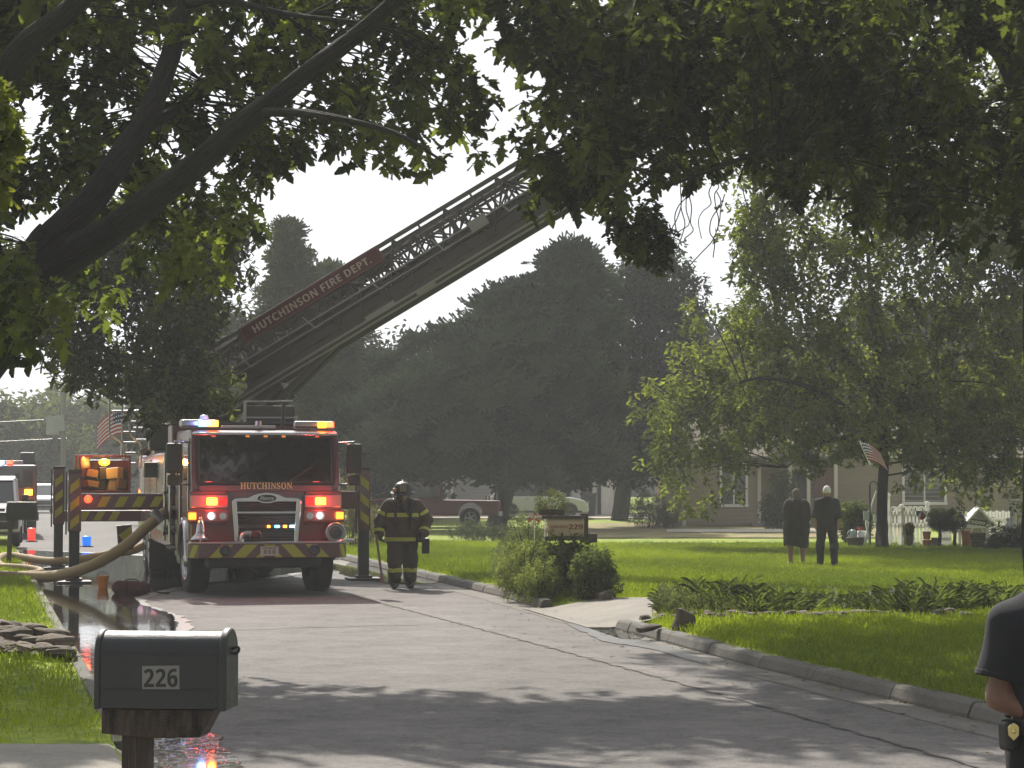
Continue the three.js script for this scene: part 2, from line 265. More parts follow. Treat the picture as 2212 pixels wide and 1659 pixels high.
// ---------------------------------------------------------------- water on the road
const waterCalm = phys(0.022, 0.019, 0.016, 0.05, { ior: 1.34, specularIntensity: 1, bumpMap: again(tRipple, 1 / 2.2), bumpScale: 0.002, clearcoat: 0.6, clearcoatRoughness: 0.03 });
const waterRipple = phys(0.1, 0.095, 0.085, 0.1, { ior: 1.34, bumpMap: again(tRipple, 0.5), bumpScale: 0.02, clearcoat: 0.6, clearcoatRoughness: 0.03 });  // paler base colour stands in for the bright sky its ripples fail to reflect
const wetAsphalt = phys(0.04, 0.037, 0.035, 0.35, { bumpMap: tGrain, bumpScale: 0.004, map: tAsphalt });
const edgeL = (d, o = 0.01) => V(leftGutter(d) + o, 0, -d);
{
  const runs = [];
  for (let d = 60; d >= 17.6; d -= 1.2) runs.push(edgeL(d));
  const right = [[300, 1520], [330, 1450], [385, 1352], [372, 1328], [300, 1306], [292, 1292], [330, 1280], [420, 1262], [560, 1250], [640, 1238], [720, 1232], [770, 1236]].map(([u, v]) => onGround(u, v));
  right.push(V(rightGutter(44) - 0.5, 0, -44), V(rightGutter(60) - 0.6, 0, -60));
  struct('puddle', patch([...runs, ...wobble(right, 0.06, 14).slice(0, -10)], 0.012), waterCalm);
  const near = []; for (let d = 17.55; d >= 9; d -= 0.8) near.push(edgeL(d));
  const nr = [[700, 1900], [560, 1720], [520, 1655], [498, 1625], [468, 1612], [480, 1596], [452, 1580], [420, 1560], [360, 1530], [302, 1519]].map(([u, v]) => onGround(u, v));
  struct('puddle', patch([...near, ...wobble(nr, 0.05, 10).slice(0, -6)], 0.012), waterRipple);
  const g = [[1262, 1346], [1300, 1351], [1350, 1356], [1372, 1366], [1392, 1372], [1386, 1383], [1340, 1381], [1300, 1368], [1255, 1352]].map(([u, v]) => onGround(u, v));
  struct('puddle', patch(wobble(g, 0.035, 8), 0.012), phys(0.03, 0.027, 0.022, 0.06, { ior: 1.34, bumpMap: again(tRipple, 0.6), bumpScale: 0.012, clearcoat: 0.6, clearcoatRoughness: 0.03 }));
  const s = [[760, 1212], [860, 1216], [905, 1240], [960, 1256], [935, 1262], [850, 1262], [770, 1252], [730, 1238]].map(([u, v]) => onGround(u, v));
  struct('puddle', patch(wobble(s, 0.05, 8), 0.016), waterCalm);
  // damp margin round the water
  const damp = right.map((p) => p.clone().add(V(0.22, 0, 0.35)));
  struct('damp_patch', patch([...runs, ...wobble(damp, 0.1, 12).slice(0, -9)], 0.008), wetAsphalt);
  const dampR = [[1180, 1318], [1260, 1340], [1330, 1364], [1420, 1392], [1540, 1430], [1530, 1436], [1400, 1402], [1300, 1386], [1230, 1352]].map(([u, v]) => onGround(u, v));
  struct('damp_patch', patch(wobble(dampR, 0.05, 10), 0.0085), wetAsphalt);
}

// ---------------------------------------------------------------- stones
function rockGeo(w, h, d, lumps = 0.18) {
  const g = new THREE.IcosahedronGeometry(0.5, 2), p = g.attributes.position, a = rr(0, 9), b = rr(0, 9);
  for (let i = 0; i < p.count; i++) {
    const x = p.getX(i), y = p.getY(i), z = p.getZ(i), k = 1 + lumps * (Math.sin(x * 7 + a) * Math.cos(z * 6 + b) + 0.5 * Math.sin(y * 11 + b + x * 5));
    const f = (t) => Math.sign(t) * Math.pow(Math.abs(t) * 2, 0.7) / 2;
    p.setXYZ(i, f(x) * w * k, f(y) * h * k, f(z) * d * k);
  }
  const uv = new Float32Array(p.count * 2); for (let i = 0; i < p.count; i++) { uv[i * 2] = p.getX(i) + p.getY(i) * 0.7; uv[i * 2 + 1] = p.getZ(i) + p.getY(i) * 0.7; }
  g.setAttribute('uv', new THREE.BufferAttribute(uv, 2));
  return toCreasedNormals(g, 0.6);
}
const stoneMats = [MAT.stone, std(0.1, 0.083, 0.067, 0.95, 0, { map: tConcrete, bumpMap: tGrain, bumpScale: 0.012 }), std(0.16, 0.133, 0.103, 0.95, 0, { map: tConcrete, bumpMap: tGrain, bumpScale: 0.012 })];
{ // low dry wall of flat fieldstones across the left lawn
  const t = thing('stone_edging', 'low heap of flat brown fieldstones across the left lawn', 'stone wall', V(-5, groundY(-5, 23.5), -23.5));
  const rows = [[-6.6, 24.4, -4.72, 23.4], [-6.3, 23.9, -4.6, 22.9], [-5.9, 23.3, -4.45, 22.3], [-5.3, 22.7, -4.42, 21.8]];
  rows.forEach(([x0, d0, x1, d1], r) => { for (let k = 0; k < 9; k++) for (let lay = 0; lay < 2; lay++) {
    const f = (k + rr(-0.3, 0.3)) / 8, x = x0 + (x1 - x0) * f, d = d0 + (d1 - d0) * f; if (x > leftGutter(d) - 0.25) continue;
    const tall = x < -5.1 ? 1.35 : 1, w = rr(0.26, 0.5), m = mesh('stone', rockGeo(w, rr(0.07, 0.13) * tall, rr(0.2, 0.34)), stoneMats[Math.floor(rnd() * 3)], t);
    m.position.set(x + 5, 0.04 + lay * 0.1 * tall * (r < 3 ? 1 : 0.3) + (r === 1 ? 0.04 : 0), -d + 23.5); m.rotation.set(rr(-0.2, 0.2), rr(0, 3), rr(-0.2, 0.2));
  } });
}
{ // stones edging the flower bed by the right kerb
  const t = thing('bed_edging', 'row of small rounded stones edging the flower bed by the kerb', 'stone edging', foot(1700, 1336));
  const o = t.position;
  for (let u = 1395; u < 2120; u += rr(20, 38)) { const p = foot(u, 1342 - (u - 1395) * 0.012 + rr(-3, 3)), m = mesh('stone', rockGeo(rr(0.16, 0.34), rr(0.1, 0.17), rr(0.14, 0.22)), stoneMats[Math.floor(rnd() * 3)], t); m.position.copy(p).sub(o).add(V(0, 0.03, 0)); m.rotation.y = rr(0, 3); }
  const big = tag(mesh('boulder', rockGeo(0.24, 0.3, 0.2), stoneMats[1]), 'upright grey rounded stone at the corner of the flower bed', 'stone'); big.position.copy(foot(1478, 1362)).add(V(0, 0.1, 0)); big.rotation.set(0.1, 0.5, -0.3);
  const slab = tag(mesh('stone_slab', rockGeo(0.34, 0.07, 0.16), stoneMats[1]), 'dark flat stone tilted on the kerb end beside the apron', 'stone'); slab.position.copy(onGround(1400, 1356, 0.15)); slab.rotation.set(0.1, 0.5, 0.12);
}
// ---------------------------------------------------------------- leaves, trees, shrubs, grass
function leafShape(pts, fold = 0.12) { // half outline [x, y] from the stalk to the tip, mirrored, folded along the midrib
  const pos = [], idx = [], uv = [];
  const mid = pts.length; pts.forEach(([x, y]) => { pos.push(0, y, 0); uv.push(0.5, y); });
  for (const s of [-1, 1]) { const o = pos.length / 3; pts.forEach(([x, y]) => { pos.push(s * x, y, -Math.abs(x) * fold - y * y * 0.15); uv.push(0.5 + s * x, y); }); for (let i = 0; i < mid - 1; i++) { const a = i, b = i + 1, c = o + i, d = o + i + 1; s > 0 ? idx.push(a, c, b, c, d, b) : idx.push(a, b, c, c, b, d); } }
  const g = new THREE.BufferGeometry(); g.setAttribute('position', new THREE.Float32BufferAttribute(pos, 3)); g.setAttribute('uv', new THREE.Float32BufferAttribute(uv, 2)); g.setIndex(idx); g.computeVertexNormals(); return g;
}
const mapleLeaf = leafShape([[0.02, 0], [0.34, 0.1], [0.16, 0.28], [0.52, 0.5], [0.2, 0.52], [0.24, 0.72], [0.0, 1.05]]);
const ovalLeaf = leafShape([[0.01, 0], [0.2, 0.3], [0.22, 0.55], [0.0, 1]]);
const bladeLeaf = leafShape([[0.03, 0], [0.045, 0.4], [0.03, 0.75], [0, 1]], 0.3);
function place(geos, g, p, q, s) { const c = g.clone(); c.applyMatrix4(M4().compose(p, q, V(s, s, s))); geos.push(c); }
const euler = (x, y, z) => new THREE.Quaternion().setFromEuler(new THREE.Euler(x, y, z, 'YXZ'));
// a twig with leaves, about 1 long, hanging
function sprayGeo(leaf, n, size, droop) {
  const gs = [];
  for (let i = 0; i < n; i++) { const f = i / n, y = -0.15 - 0.6 * f, a = i * 2.4 + rr(-0.4, 0.4), r = rr(0.05, 0.32) * (1 - 0.4 * f); place(gs, leaf, V(Math.cos(a) * r, y + rr(-0.12, 0.12) + 0.4, Math.sin(a) * r), euler(Math.PI - rr(0.1, droop), a, rr(-0.6, 0.6)), size * rr(0.75, 1.2)); }
  return mergeGeometries(gs);
}
// flat pad of short needles
function needleGeo(n, len) {
  const gs = [];
  for (let i = 0; i < n; i++) { const f = i / n, a = i * 2.39; place(gs, bladeLeaf, V((f - 0.5) * 0.9, rr(-0.05, 0.05), Math.sin(a) * 0.22 * (1.1 - f)), euler(rr(0.6, 2.2), a, rr(-0.5, 0.5)), len * rr(0.7, 1.3)); }
  return mergeGeometries(gs);
}
const SPRAY = { maple: [0].map(() => sprayGeo(mapleLeaf, 9, 0.36, 1.2)), oval: [0].map(() => sprayGeo(ovalLeaf, 12, 0.34, 1.5)), needle: [0].map(() => needleGeo(20, 0.62)), fine: [0].map(() => sprayGeo(ovalLeaf, 16, 0.2, 2)) };
const LEAF = phys(1, 1, 1, 1, { transmission: 0.65, thickness: 0, specularIntensity: 0.3 }), NEEDLE = phys(1, 1, 1, 1, { transmission: 0.2, thickness: 0, specularIntensity: 0.2 });
function inPoly(p, x, y) { let c = false; for (let i = 0, j = p.length - 1; i < p.length; j = i++) if ((p[i][1] > y) !== (p[j][1] > y) && x < (p[j][0] - p[i][0]) * (y - p[i][1]) / (p[j][1] - p[i][1]) + p[i][0]) c = !c; return c; }
const col = new THREE.Color();
// scatter sprays: spots [[x, y, z, size, tint 0..1]], tints from dark to light
function scatter(name, parent, geos, mat, spots, dark, light, origin = V(0, 0, 0), tilt = 0.5) {
  const q = new THREE.Quaternion(), m = M4();
  geos.forEach((g, k) => {
    const mine = spots.filter((_, i) => i % geos.length === k); if (!mine.length) return;
    const im = new THREE.InstancedMesh(g, mat, mine.length); im.name = name; im.userData.kind = 'stuff'; im.castShadow = im.receiveShadow = true;
    mine.forEach((s, i) => {
      q.setFromEuler(new THREE.Euler(rr(-tilt, tilt), rr(0, 6.28), rr(-tilt, tilt), 'YXZ')); m.compose(V(s[0] - origin.x, s[1] - origin.y, s[2] - origin.z), q, V(s[3], s[3] * rr(0.85, 1.15), s[3])); im.setMatrixAt(i, m);
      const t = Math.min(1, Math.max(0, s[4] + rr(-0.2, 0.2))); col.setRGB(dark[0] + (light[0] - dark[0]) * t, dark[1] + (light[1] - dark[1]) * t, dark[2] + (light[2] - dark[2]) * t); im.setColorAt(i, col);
    });
    parent.add(im);
  });
}
// a crown grown inside an outline that stands at distance d: clumps of twigs with room between them
function crown({ poly, d, thick, clumps, per, rc, size, flat = 0.8, gaps = [], minY = 0.5, bare = 0 }) {
  const us = poly.map((p) => p[0]), vs = poly.map((p) => p[1]), u0 = Math.min(...us), u1 = Math.max(...us), v0 = Math.min(...vs), v1 = Math.max(...vs), spots = [], centres = [];
  let tries = 0;
  while (centres.length < clumps && tries++ < clumps * 60) {
    const u = rr(u0, u1), v = rr(v0, v1); if (!inPoly(poly, u, v) || gaps.some((g) => inPoly(g, u, v))) continue;
    const dd = d + gauss() * thick, c = at(u, v, dd), R = rc * rr(0.7, 1.35), tint = rr(0, 1) * rr(0.4, 1);
    if (c.y < minY) continue;
    centres.push([c, R]);
    for (let i = 0; i < per; i++) {
      const a = rr(0, 6.28), z = rr(-1, 1), r = R * Math.pow(rnd(), 0.55), k = Math.sqrt(1 - z * z), p = V(c.x + Math.cos(a) * k * r, c.y + z * r * flat, c.z + Math.sin(a) * k * r);
      if (p.y < minY) continue;
      if (gaps.length) { const q = p.clone().sub(camera.position), f = q.z * -Math.cos(PITCH) + q.y * Math.sin(PITCH), uu = 1106 + q.x / f * FOCAL, vv = 829.5 - (q.y * Math.cos(PITCH) + q.z * Math.sin(PITCH)) / f * FOCAL; const mg = size * 0.3 * FOCAL / f; if (gaps.some((g) => inPoly(g, uu, vv) || inPoly(g, uu, vv + mg) || inPoly(g, uu - mg, vv) || inPoly(g, uu + mg, vv) || inPoly(g, uu, vv - mg * 0.7))) continue; }
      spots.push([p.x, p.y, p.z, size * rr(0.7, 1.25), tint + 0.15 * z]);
    }
  }
  return { spots, centres };
}
function treeThing(name, label, p, group) { return thing(name, label, 'tree', p, 0, group); }
// twigs from a limb into the clumps
function twigs(parent, limbs, centres, r, mat = MAT.bark) {
  const b = B(), o = parent.position;
  const fine = limbs.map((l) => { const c = new THREE.CatmullRomCurve3(l.map((p) => p[0])); return c.getPoints(28).slice(6).map((p) => [p]); });
  centres.forEach(([c]) => { let best = null, bd = 1e9; for (const l of fine) for (const [p] of l) { const e = p.distanceTo(c); if (e < bd && p.y < c.y + 0.7) { bd = e; best = p; } } if (best && bd > 0.3 && bd < 4) { const m = best.clone().lerp(c, 0.55).add(V(gauss() * 0.1 * bd, 0.08 * bd, gauss() * 0.1 * bd)); b.add(branchGeo([[best, r * (0.5 + 0.12 * bd)], [m, r * 0.6], [c, r * 0.25]], 4, 5).translate(-o.x, -o.y, -o.z)); } });
  if (b.g.length) { const m = b.build('twig', mat, parent); m.userData.kind = 'stuff'; }
}
function limbs(parent, list, mat = MAT.bark) { const o = parent.position; list.forEach((l, i) => mesh(i ? 'branch' : 'trunk', branchGeo(l, 8, 12).translate(-o.x, -o.y, -o.z), mat, parent)); }
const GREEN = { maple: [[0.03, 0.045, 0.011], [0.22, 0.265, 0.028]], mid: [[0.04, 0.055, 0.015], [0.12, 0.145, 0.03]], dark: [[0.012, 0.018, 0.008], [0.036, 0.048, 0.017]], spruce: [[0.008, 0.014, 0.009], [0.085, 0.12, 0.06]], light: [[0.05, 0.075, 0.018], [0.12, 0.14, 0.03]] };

// ---- the big maple at the left: trunk just outside the frame, limbs climbing to the right across the sky
const skyGap = [[575, 450], [600, 400], [680, 345], [760, 350], [860, 385], [960, 410], [1050, 380], [1085, 300], [1070, 260], [1130, 190], [1065, 120], [1040, 40], [1000, 90], [1030, 110], [1110, 215], [1090, 330], [1100, 365], [860, 520], [700, 570], [590, 520]];
{
  const t = treeThing('maple_tree', 'big maple with long bare limbs rising to the right at the left edge', V(-6.7, groundY(-6.7, 21.5), -21.5));
  const P = (u, v, d, r) => [at(u, v, d), r];
  const L = [
    [[t.position.clone(), 0.42], P(-190, 1000, 21.6, 0.36), P(-60, 790, 21.8, 0.3), P(60, 600, 22, 0.26), P(125, 510, 22, 0.22)],
    [P(100, 540, 22, 0.2), P(205, 420, 22.2, 0.15), P(300, 280, 22.5, 0.125), P(355, 160, 22.8, 0.11), P(395, 0, 23, 0.095), P(470, -300, 23.5, 0.05)],
    [P(85, 600, 22, 0.2), P(250, 490, 21.8, 0.15), P(400, 375, 21.5, 0.135), P(555, 245, 21.2, 0.115), P(700, 130, 21, 0.09), P(850, 5, 20.8, 0.07), P(1050, -230, 20.5, 0.04)],
    [P(20, 700, 21.8, 0.2), P(-60, 420, 21, 0.16), P(30, 130, 20.5, 0.13), P(150, 20, 20.2, 0.1), P(330, -200, 20, 0.05)],
    [P(395, 10, 23, 0.05), P(480, 0, 22.6, 0.035), P(620, 30, 22.2, 0.028), P(775, 48, 21.6, 0.018)],
    [P(-120, 880, 21.7, 0.22), P(-420, 400, 21, 0.16), P(-700, 0, 20, 0.08)],
    [P(300, 285, 22.5, 0.07), P(420, 210, 24, 0.05), P(640, 60, 25.5, 0.03), P(900, -80, 27, 0.012)],
    [P(560, 240, 21.2, 0.05), P(700, 250, 20.2, 0.035), P(860, 290, 19.5, 0.02), P(960, 350, 19, 0.01)],
    [P(-60, 790, 21.8, 0.2), P(-200, 500, 24, 0.13), P(-150, 100, 27, 0.08), P(100, -300, 30, 0.04)],
  ];
  limbs(t, L);
  const gaps = [skyGap, [[0, 470], [60, 440], [110, 470], [60, 560], [0, 620]], [[0, 740], [40, 740], [120, 800], [0, 850]], [[240, 505], [290, 470], [300, 500], [220, 560], [190, 570]], [[310, 110], [400, 90], [410, 140], [340, 150]]];
  const poly = [[-60, -60], [1060, -60], [1050, 60], [1070, 240], [1050, 340], [955, 400], [860, 360], [760, 330], [690, 330], [620, 370], [570, 450], [420, 560], [300, 560], [180, 620], [60, 640], [-60, 660]];
  const C = crown({ poly, d: 24.2, thick: 2.2, clumps: 205, per: 5, rc: 0.5, size: 0.46, gaps });
  const low = crown({ poly: [[-40, 560], [60, 600], [120, 560], [100, 700], [40, 720], [-40, 720]], d: 21, thick: 2, clumps: 12, per: 6, rc: 0.4, size: 0.42 });
  const up = crown({ poly: [[-700, -700], [-60, -700], [-60, 600], [-700, 500]], d: 23.5, thick: 3.5, clumps: 90, per: 6, rc: 0.9, size: 0.7 });
  up.spots.push(...crown({ poly: [[-350, -300], [280, -300], [250, 120], [-350, 350]], d: 25, thick: 2, clumps: 75, per: 5, rc: 0.6, size: 0.5 }).spots);
  up.spots.push(...crown({ poly: [[250, -420], [1150, -420], [1080, -30], [300, -30]], d: 27, thick: 3, clumps: 150, per: 5, rc: 0.6, size: 0.5 }).spots);
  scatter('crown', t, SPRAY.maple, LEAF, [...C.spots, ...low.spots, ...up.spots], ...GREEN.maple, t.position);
  twigs(t, L, C.centres.slice(0, 220), 0.016);
}
// ---- a bright low branch of another maple, close, at the left edge
{
  const t = treeThing('young_maple', 'bright green maple branch hanging close at the left edge', V(-3.6, groundY(-3.6, 12.5), -12.5));
  const L = [[[t.position.clone(), 0.09], [V(-3.65, 2.4, -12.5), 0.07], [V(-3.5, 4.6, -12.6), 0.04]], [[V(-3.6, 3.2, -12.5), 0.03], [at(-40, 330, 12.6), 0.014], [at(20, 300, 12.6), 0.006]]];
  limbs(t, L);
  const C = crown({ poly: [[-320, 100], [-60, 160], [40, 190], [66, 260], [60, 330], [10, 400], [-80, 420], [-320, 420]], d: 12.6, thick: 0.5, clumps: 26, per: 8, rc: 0.16, size: 0.3 });
  scatter('crown', t, SPRAY.maple, LEAF, C.spots, [0.1, 0.125, 0.012], [0.2, 0.21, 0.02], t.position);
}
// ---- the dense dark maple over the right half
{
  const t = treeThing('maple_tree', 'dense dark maple whose crown fills the upper right', V(6.7, groundY(6.7, 27.5), -27.5));
  const P = (u, v, d, r) => [at(u, v, d), r];
  const L = [
    [[t.position.clone(), 0.34], P(2262, 1000, 27.5, 0.29), P(2258, 600, 27.5, 0.26), P(2262, 250, 27.3, 0.24)],
    [P(2262, 400, 27.4, 0.18), P(2080, 260, 27, 0.13), P(1850, 190, 26, 0.1), P(1560, 140, 25, 0.07), P(1280, 130, 24, 0.04)],
    [P(2262, 300, 27.4, 0.2), P(2130, 60, 26, 0.14), P(1900, -120, 25, 0.1), P(1500, -300, 24, 0.06)],
    [P(2262, 260, 27.4, 0.2), P(2350, -100, 27, 0.14), P(2250, -600, 26, 0.08)],
    [P(1870, 195, 26, 0.07), P(1800, 330, 25.5, 0.05), P(1790, 430, 25, 0.03)],
    [P(1600, 150, 25, 0.05), P(1440, 280, 24.2, 0.035), P(1300, 400, 23.6, 0.016), P(1260, 450, 23.4, 0.008)],
    [P(2080, 260, 27, 0.08), P(1900, 330, 25, 0.05), P(1650, 330, 23, 0.03), P(1450, 400, 22, 0.012)],
  ];
  limbs(t, L);
  const gaps = [skyGap, [[1290, 500], [1395, 470], [1440, 415], [1600, 400], [1560, 480], [1590, 590], [1520, 620], [1440, 540], [1300, 530]], [[1240, 440], [1290, 440], [1300, 500], [1240, 480]]];
  const poly = [[1050, -60], [1060, 60], [1120, 170], [1180, 190], [1195, 250], [1130, 290], [1125, 340], [1170, 390], [1250, 420], [1300, 440], [1400, 420], [1440, 375], [1600, 365], [1700, 420], [1860, 470], [2000, 470], [2212, 520], [2300, 500], [2300, -60]];
  const C = crown({ poly, d: 25, thick: 4, clumps: 300, per: 5, rc: 0.5, size: 0.46, gaps });
  const hang = crown({ poly: [[1330, 480], [1420, 440], [1440, 500], [1400, 560], [1340, 520]], d: 23, thick: 0.8, clumps: 9, per: 9, rc: 0.24, size: 0.3 });
  const up = crown({ poly: [[1500, -900], [2900, -900], [3000, 300], [2300, 520], [2300, -60], [1150, -60], [1300, -300]], d: 24.5, thick: 4.5, clumps: 80, per: 4, rc: 0.9, size: 0.7 });
  const deep = crown({ poly: [[880, -25], [1120, -25], [1250, 280], [1450, 310], [1900, 330], [1900, -520], [820, -520]], d: 34.5, thick: 4, clumps: 230, per: 6, rc: 0.8, size: 0.6, gaps });
  C.spots.push(...deep.spots);
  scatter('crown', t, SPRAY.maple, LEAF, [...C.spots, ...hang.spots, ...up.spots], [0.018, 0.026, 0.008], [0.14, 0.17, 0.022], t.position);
  twigs(t, L, C.centres.slice(0, 300), 0.016);
  // dead curly twigs hanging into the gap of sky
  const b = B(); for (let i = 0; i < 9; i++) { let u = rr(1470, 1580), v = rr(380, 420), d = 24; const pts = []; for (let k = 0; k < 6; k++) { pts.push(at(u, v, d)); u += rr(-26, 10); v += rr(14, 40); d += rr(-0.1, 0.1); } b.tube(pts.map((p) => p.sub(t.position)), 0.006, 20, 4); }
  b.build('dead_twig', MAT.bark, t);
}
// ---- a second street tree at the left, its crown hanging before the raised ladder
{
  const d = 43, t = treeThing('street_tree', 'leafy tree hanging over the fire truck from the left side', V(-12.2, groundY(-12.2, d), -d));
  const P = (u, v, dd, r) => [at(u, v, dd), r];
  const L = [[[t.position.clone(), 0.26], [V(-12.1, 2.2, -d), 0.22], P(-90, 700, d, 0.17), P(-20, 520, d, 0.1), P(30, 300, d, 0.04)], [P(-130, 800, d, 0.15), P(40, 690, d, 0.11), P(200, 640, d - 0.6, 0.07), P(400, 650, d - 1, 0.03)], [P(-60, 640, d, 0.12), P(150, 540, d, 0.08), P(330, 500, d + 0.5, 0.05), P(480, 500, d + 1, 0.02)], [P(60, 690, d, 0.07), P(200, 750, d - 1, 0.04), P(380, 800, d - 1, 0.015)]];
  limbs(t, L);
  const poly = [[-300, 480], [80, 540], [170, 470], [420, 430], [510, 430], [525, 520], [500, 600], [470, 690], [460, 770], [490, 840], [490, 885], [430, 905], [300, 890], [240, 830], [150, 840], [90, 790], [40, 770], [-300, 720]];
  const C = crown({ poly, d, thick: 2, clumps: 380, per: 5, rc: 0.5, size: 0.56, gaps: [[[0, 750], [60, 760], [150, 840], [120, 880], [0, 860]]] });
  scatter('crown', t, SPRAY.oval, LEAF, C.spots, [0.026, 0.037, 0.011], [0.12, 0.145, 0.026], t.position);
  twigs(t, L, C.centres.slice(0, 120), 0.02);
}
// ---- the lighter tree on the right lawn, its crown hanging low before the house
{
  const d = 60, base = foot(1906, 1187), t = treeThing('lawn_tree', 'light green tree with slim dark trunk on the right lawn', base);
  const P = (u, v, dd, r) => [at(u, v, dd), r];
  const L = [[[base.clone(), 0.19], P(1905, 1120, d, 0.15), P(1908, 1000, d, 0.14), P(1900, 820, d, 0.13), P(1880, 620, d, 0.07), P(1870, 450, d, 0.03)], [P(1908, 960, d, 0.12), P(1780, 850, d - 1, 0.08), P(1620, 820, d - 2, 0.04), P(1490, 900, d - 2, 0.015)], [P(1905, 900, d, 0.12), P(2040, 780, d + 1, 0.07), P(2160, 740, d + 1, 0.03)], [P(1900, 850, d, 0.1), P(1760, 690, d, 0.06), P(1640, 560, d + 1, 0.02)], [P(1900, 950, d, 0.09), P(1760, 960, d - 1, 0.05), P(1700, 1010, d - 1, 0.02)]];
  limbs(t, L);
  const poly = [[1610, 400], [1560, 520], [1575, 610], [1505, 640], [1455, 730], [1450, 830], [1405, 880], [1415, 980], [1395, 1050], [1450, 1090], [1510, 1090], [1560, 1085], [1600, 1050], [1570, 990], [1580, 950], [1640, 955], [1700, 960], [1800, 970], [1870, 975], [1960, 1010], [2010, 1060], [2110, 1075], [2200, 1090], [2330, 1100], [2330, -200], [1420, -200], [1380, 300], [1500, 380]];
  const C = crown({ poly, d: d, thick: 2.6, clumps: 820, per: 6, rc: 0.72, size: 0.58, gaps: [[[1290, 500], [1580, 400], [1570, 480], [1590, 590], [1520, 620], [1440, 540]]] });
  C.spots.push(...crown({ poly: [[1640, 350], [2330, 350], [2330, 800], [1600, 780], [1590, 560]], d: d - 0.5, thick: 2.6, clumps: 230, per: 6, rc: 0.7, size: 0.6 }).spots);
  C.spots.push(...crown({ poly: [[1560, 870], [2250, 870], [2250, 1010], [2100, 1040], [1900, 990], [1640, 980], [1560, 1000]], d: d - 1.5, thick: 1.5, clumps: 110, per: 7, rc: 0.55, size: 0.5 }).spots);
  C.spots.push(...crown({ poly: [[1440, 820], [1620, 760], [2250, 800], [2250, 930], [2100, 1000], [1900, 960], [1600, 950], [1460, 960]], d: d + 1, thick: 2.4, clumps: 150, per: 6, rc: 0.7, size: 0.6 }).spots);
  scatter('crown', t, SPRAY.oval, LEAF, C.spots, [0.07, 0.095, 0.015], [0.31, 0.35, 0.04], t.position);
  twigs(t, L, C.centres.slice(0, 160), 0.03);
}
// ---- evergreens in the middle
function conifer(name, label, base, poly, d, opt) {
  const t = treeThing(name, label, base), top = Math.min(...poly.map((p) => p[1])), uu = poly.find((p) => p[1] === top)[0], tip = at(uu, top + 14, d);
  const L = [[[base.clone(), opt.r ?? 0.35], [base.clone().lerp(tip, 0.3), (opt.r ?? 0.35) * 0.75], [base.clone().lerp(tip, 0.65), (opt.r ?? 0.35) * 0.4], [tip, 0.04]]];
  let C;
  if (opt.geo) C = crown({ poly, d, thick: opt.thick ?? 3, clumps: opt.clumps, per: opt.per ?? 16, rc: opt.rc ?? 0.9, size: opt.size ?? 0.9, flat: opt.flat ?? 0.45, gaps: opt.gaps ?? [] });
  else { // whorled boughs: as long as the outline is wide at their height, drooping, foliage along them
    const vs = poly.map((p) => p[1]), v0 = top, v1 = Math.max(...vs), spots = [], centres = [];
    const width = (v) => { let lo = 1e9, hi = -1e9; poly.forEach((p, i) => { const q = poly[(i + 1) % poly.length]; if ((p[1] > v) !== (q[1] > v)) { const u = p[0] + (q[0] - p[0]) * (v - p[1]) / (q[1] - p[1]); lo = Math.min(lo, u); hi = Math.max(hi, u); } }); return [lo, hi]; };
    for (let i = 0; i < opt.boughs; i++) {
      const v = v0 + (v1 - v0) * (0.01 + 0.98 * Math.pow(rnd(), 0.8)), [lo, hi] = width(v); if (lo > hi) continue;
      const uB = 1106 + base.x / d * FOCAL, mid = Math.min(hi, Math.max(lo, uB + (uu - uB) * (v1 - v) / (v1 - v0))), a = rr(0, 6.283), ca = Math.cos(a), k = d / FOCAL, ext = (ca > 0 ? hi - mid : mid - lo) * k, avg = (hi - lo) * 0.5 * k, reach = (ext * Math.abs(ca) + Math.min(avg, 3.5) * (1 - Math.abs(ca))) * rr(0.5, 1.14) + 0.15;
      const o = at(mid, v, d), tint = rr(0, 1), dip = reach * rr(0.12, 0.3), tipP = V(o.x + ca * reach, o.y - dip, o.z + Math.sin(a) * reach); centres.push([tipP, o]);
      if (opt.gaps?.some((g) => inPoly(g, mid + ca * reach / k, v + dip / k)) && rnd() < 0.8) continue;
      const n = Math.ceil(4 + reach * (opt.dense ?? 7));
      for (let j = 0; j < n; j++) { const f = Math.pow(rr(0.12, 1), 0.7), w = 0.34 * reach * (1 - f * 0.75) * gauss(); spots.push([o.x + ca * reach * f - Math.sin(a) * w, o.y + 0.25 * reach * 0.25 * Math.sin(f * 3) - dip * f * f + rr(-0.12, 0.1) - 0.1 * Math.abs(w), o.z + Math.sin(a) * reach * f + ca * w, (opt.size ?? 0.8) * rr(0.6, 1.2), tint * 0.7 + 0.3 * f]); }
    }
    C = { spots, centres };
  }
  limbs(t, L);
  const b = B(); C.centres.slice(0, 110).forEach(([c, o]) => { const p = o?.isVector3 ? o : L[0][0][0].clone().lerp(tip, Math.min(0.98, Math.max(0.05, (c.y + 0.6 - base.y) / (tip.y - base.y)))); b.add(branchGeo([[p, 0.06], [p.clone().lerp(c, 0.5).add(V(0, 0.15, 0)), 0.04], [c, 0.012]], 3, 5).translate(-base.x, -base.y, -base.z)); });
  const m = b.build('bough', MAT.bark, t); m.userData.kind = 'stuff';
  scatter('crown', t, opt.geo ?? SPRAY.needle, opt.mat ?? NEEDLE, C.spots, ...(opt.tint ?? GREEN.spruce), base, opt.tilt ?? 0.35);
  return t;
}
const holes = [[[925, 640], [960, 620], [985, 660], [1000, 720], [960, 740], [935, 690]], [[880, 720], [930, 690], [940, 790], [900, 790]], [[960, 720], [1000, 730], [1040, 760], [1000, 770]]];
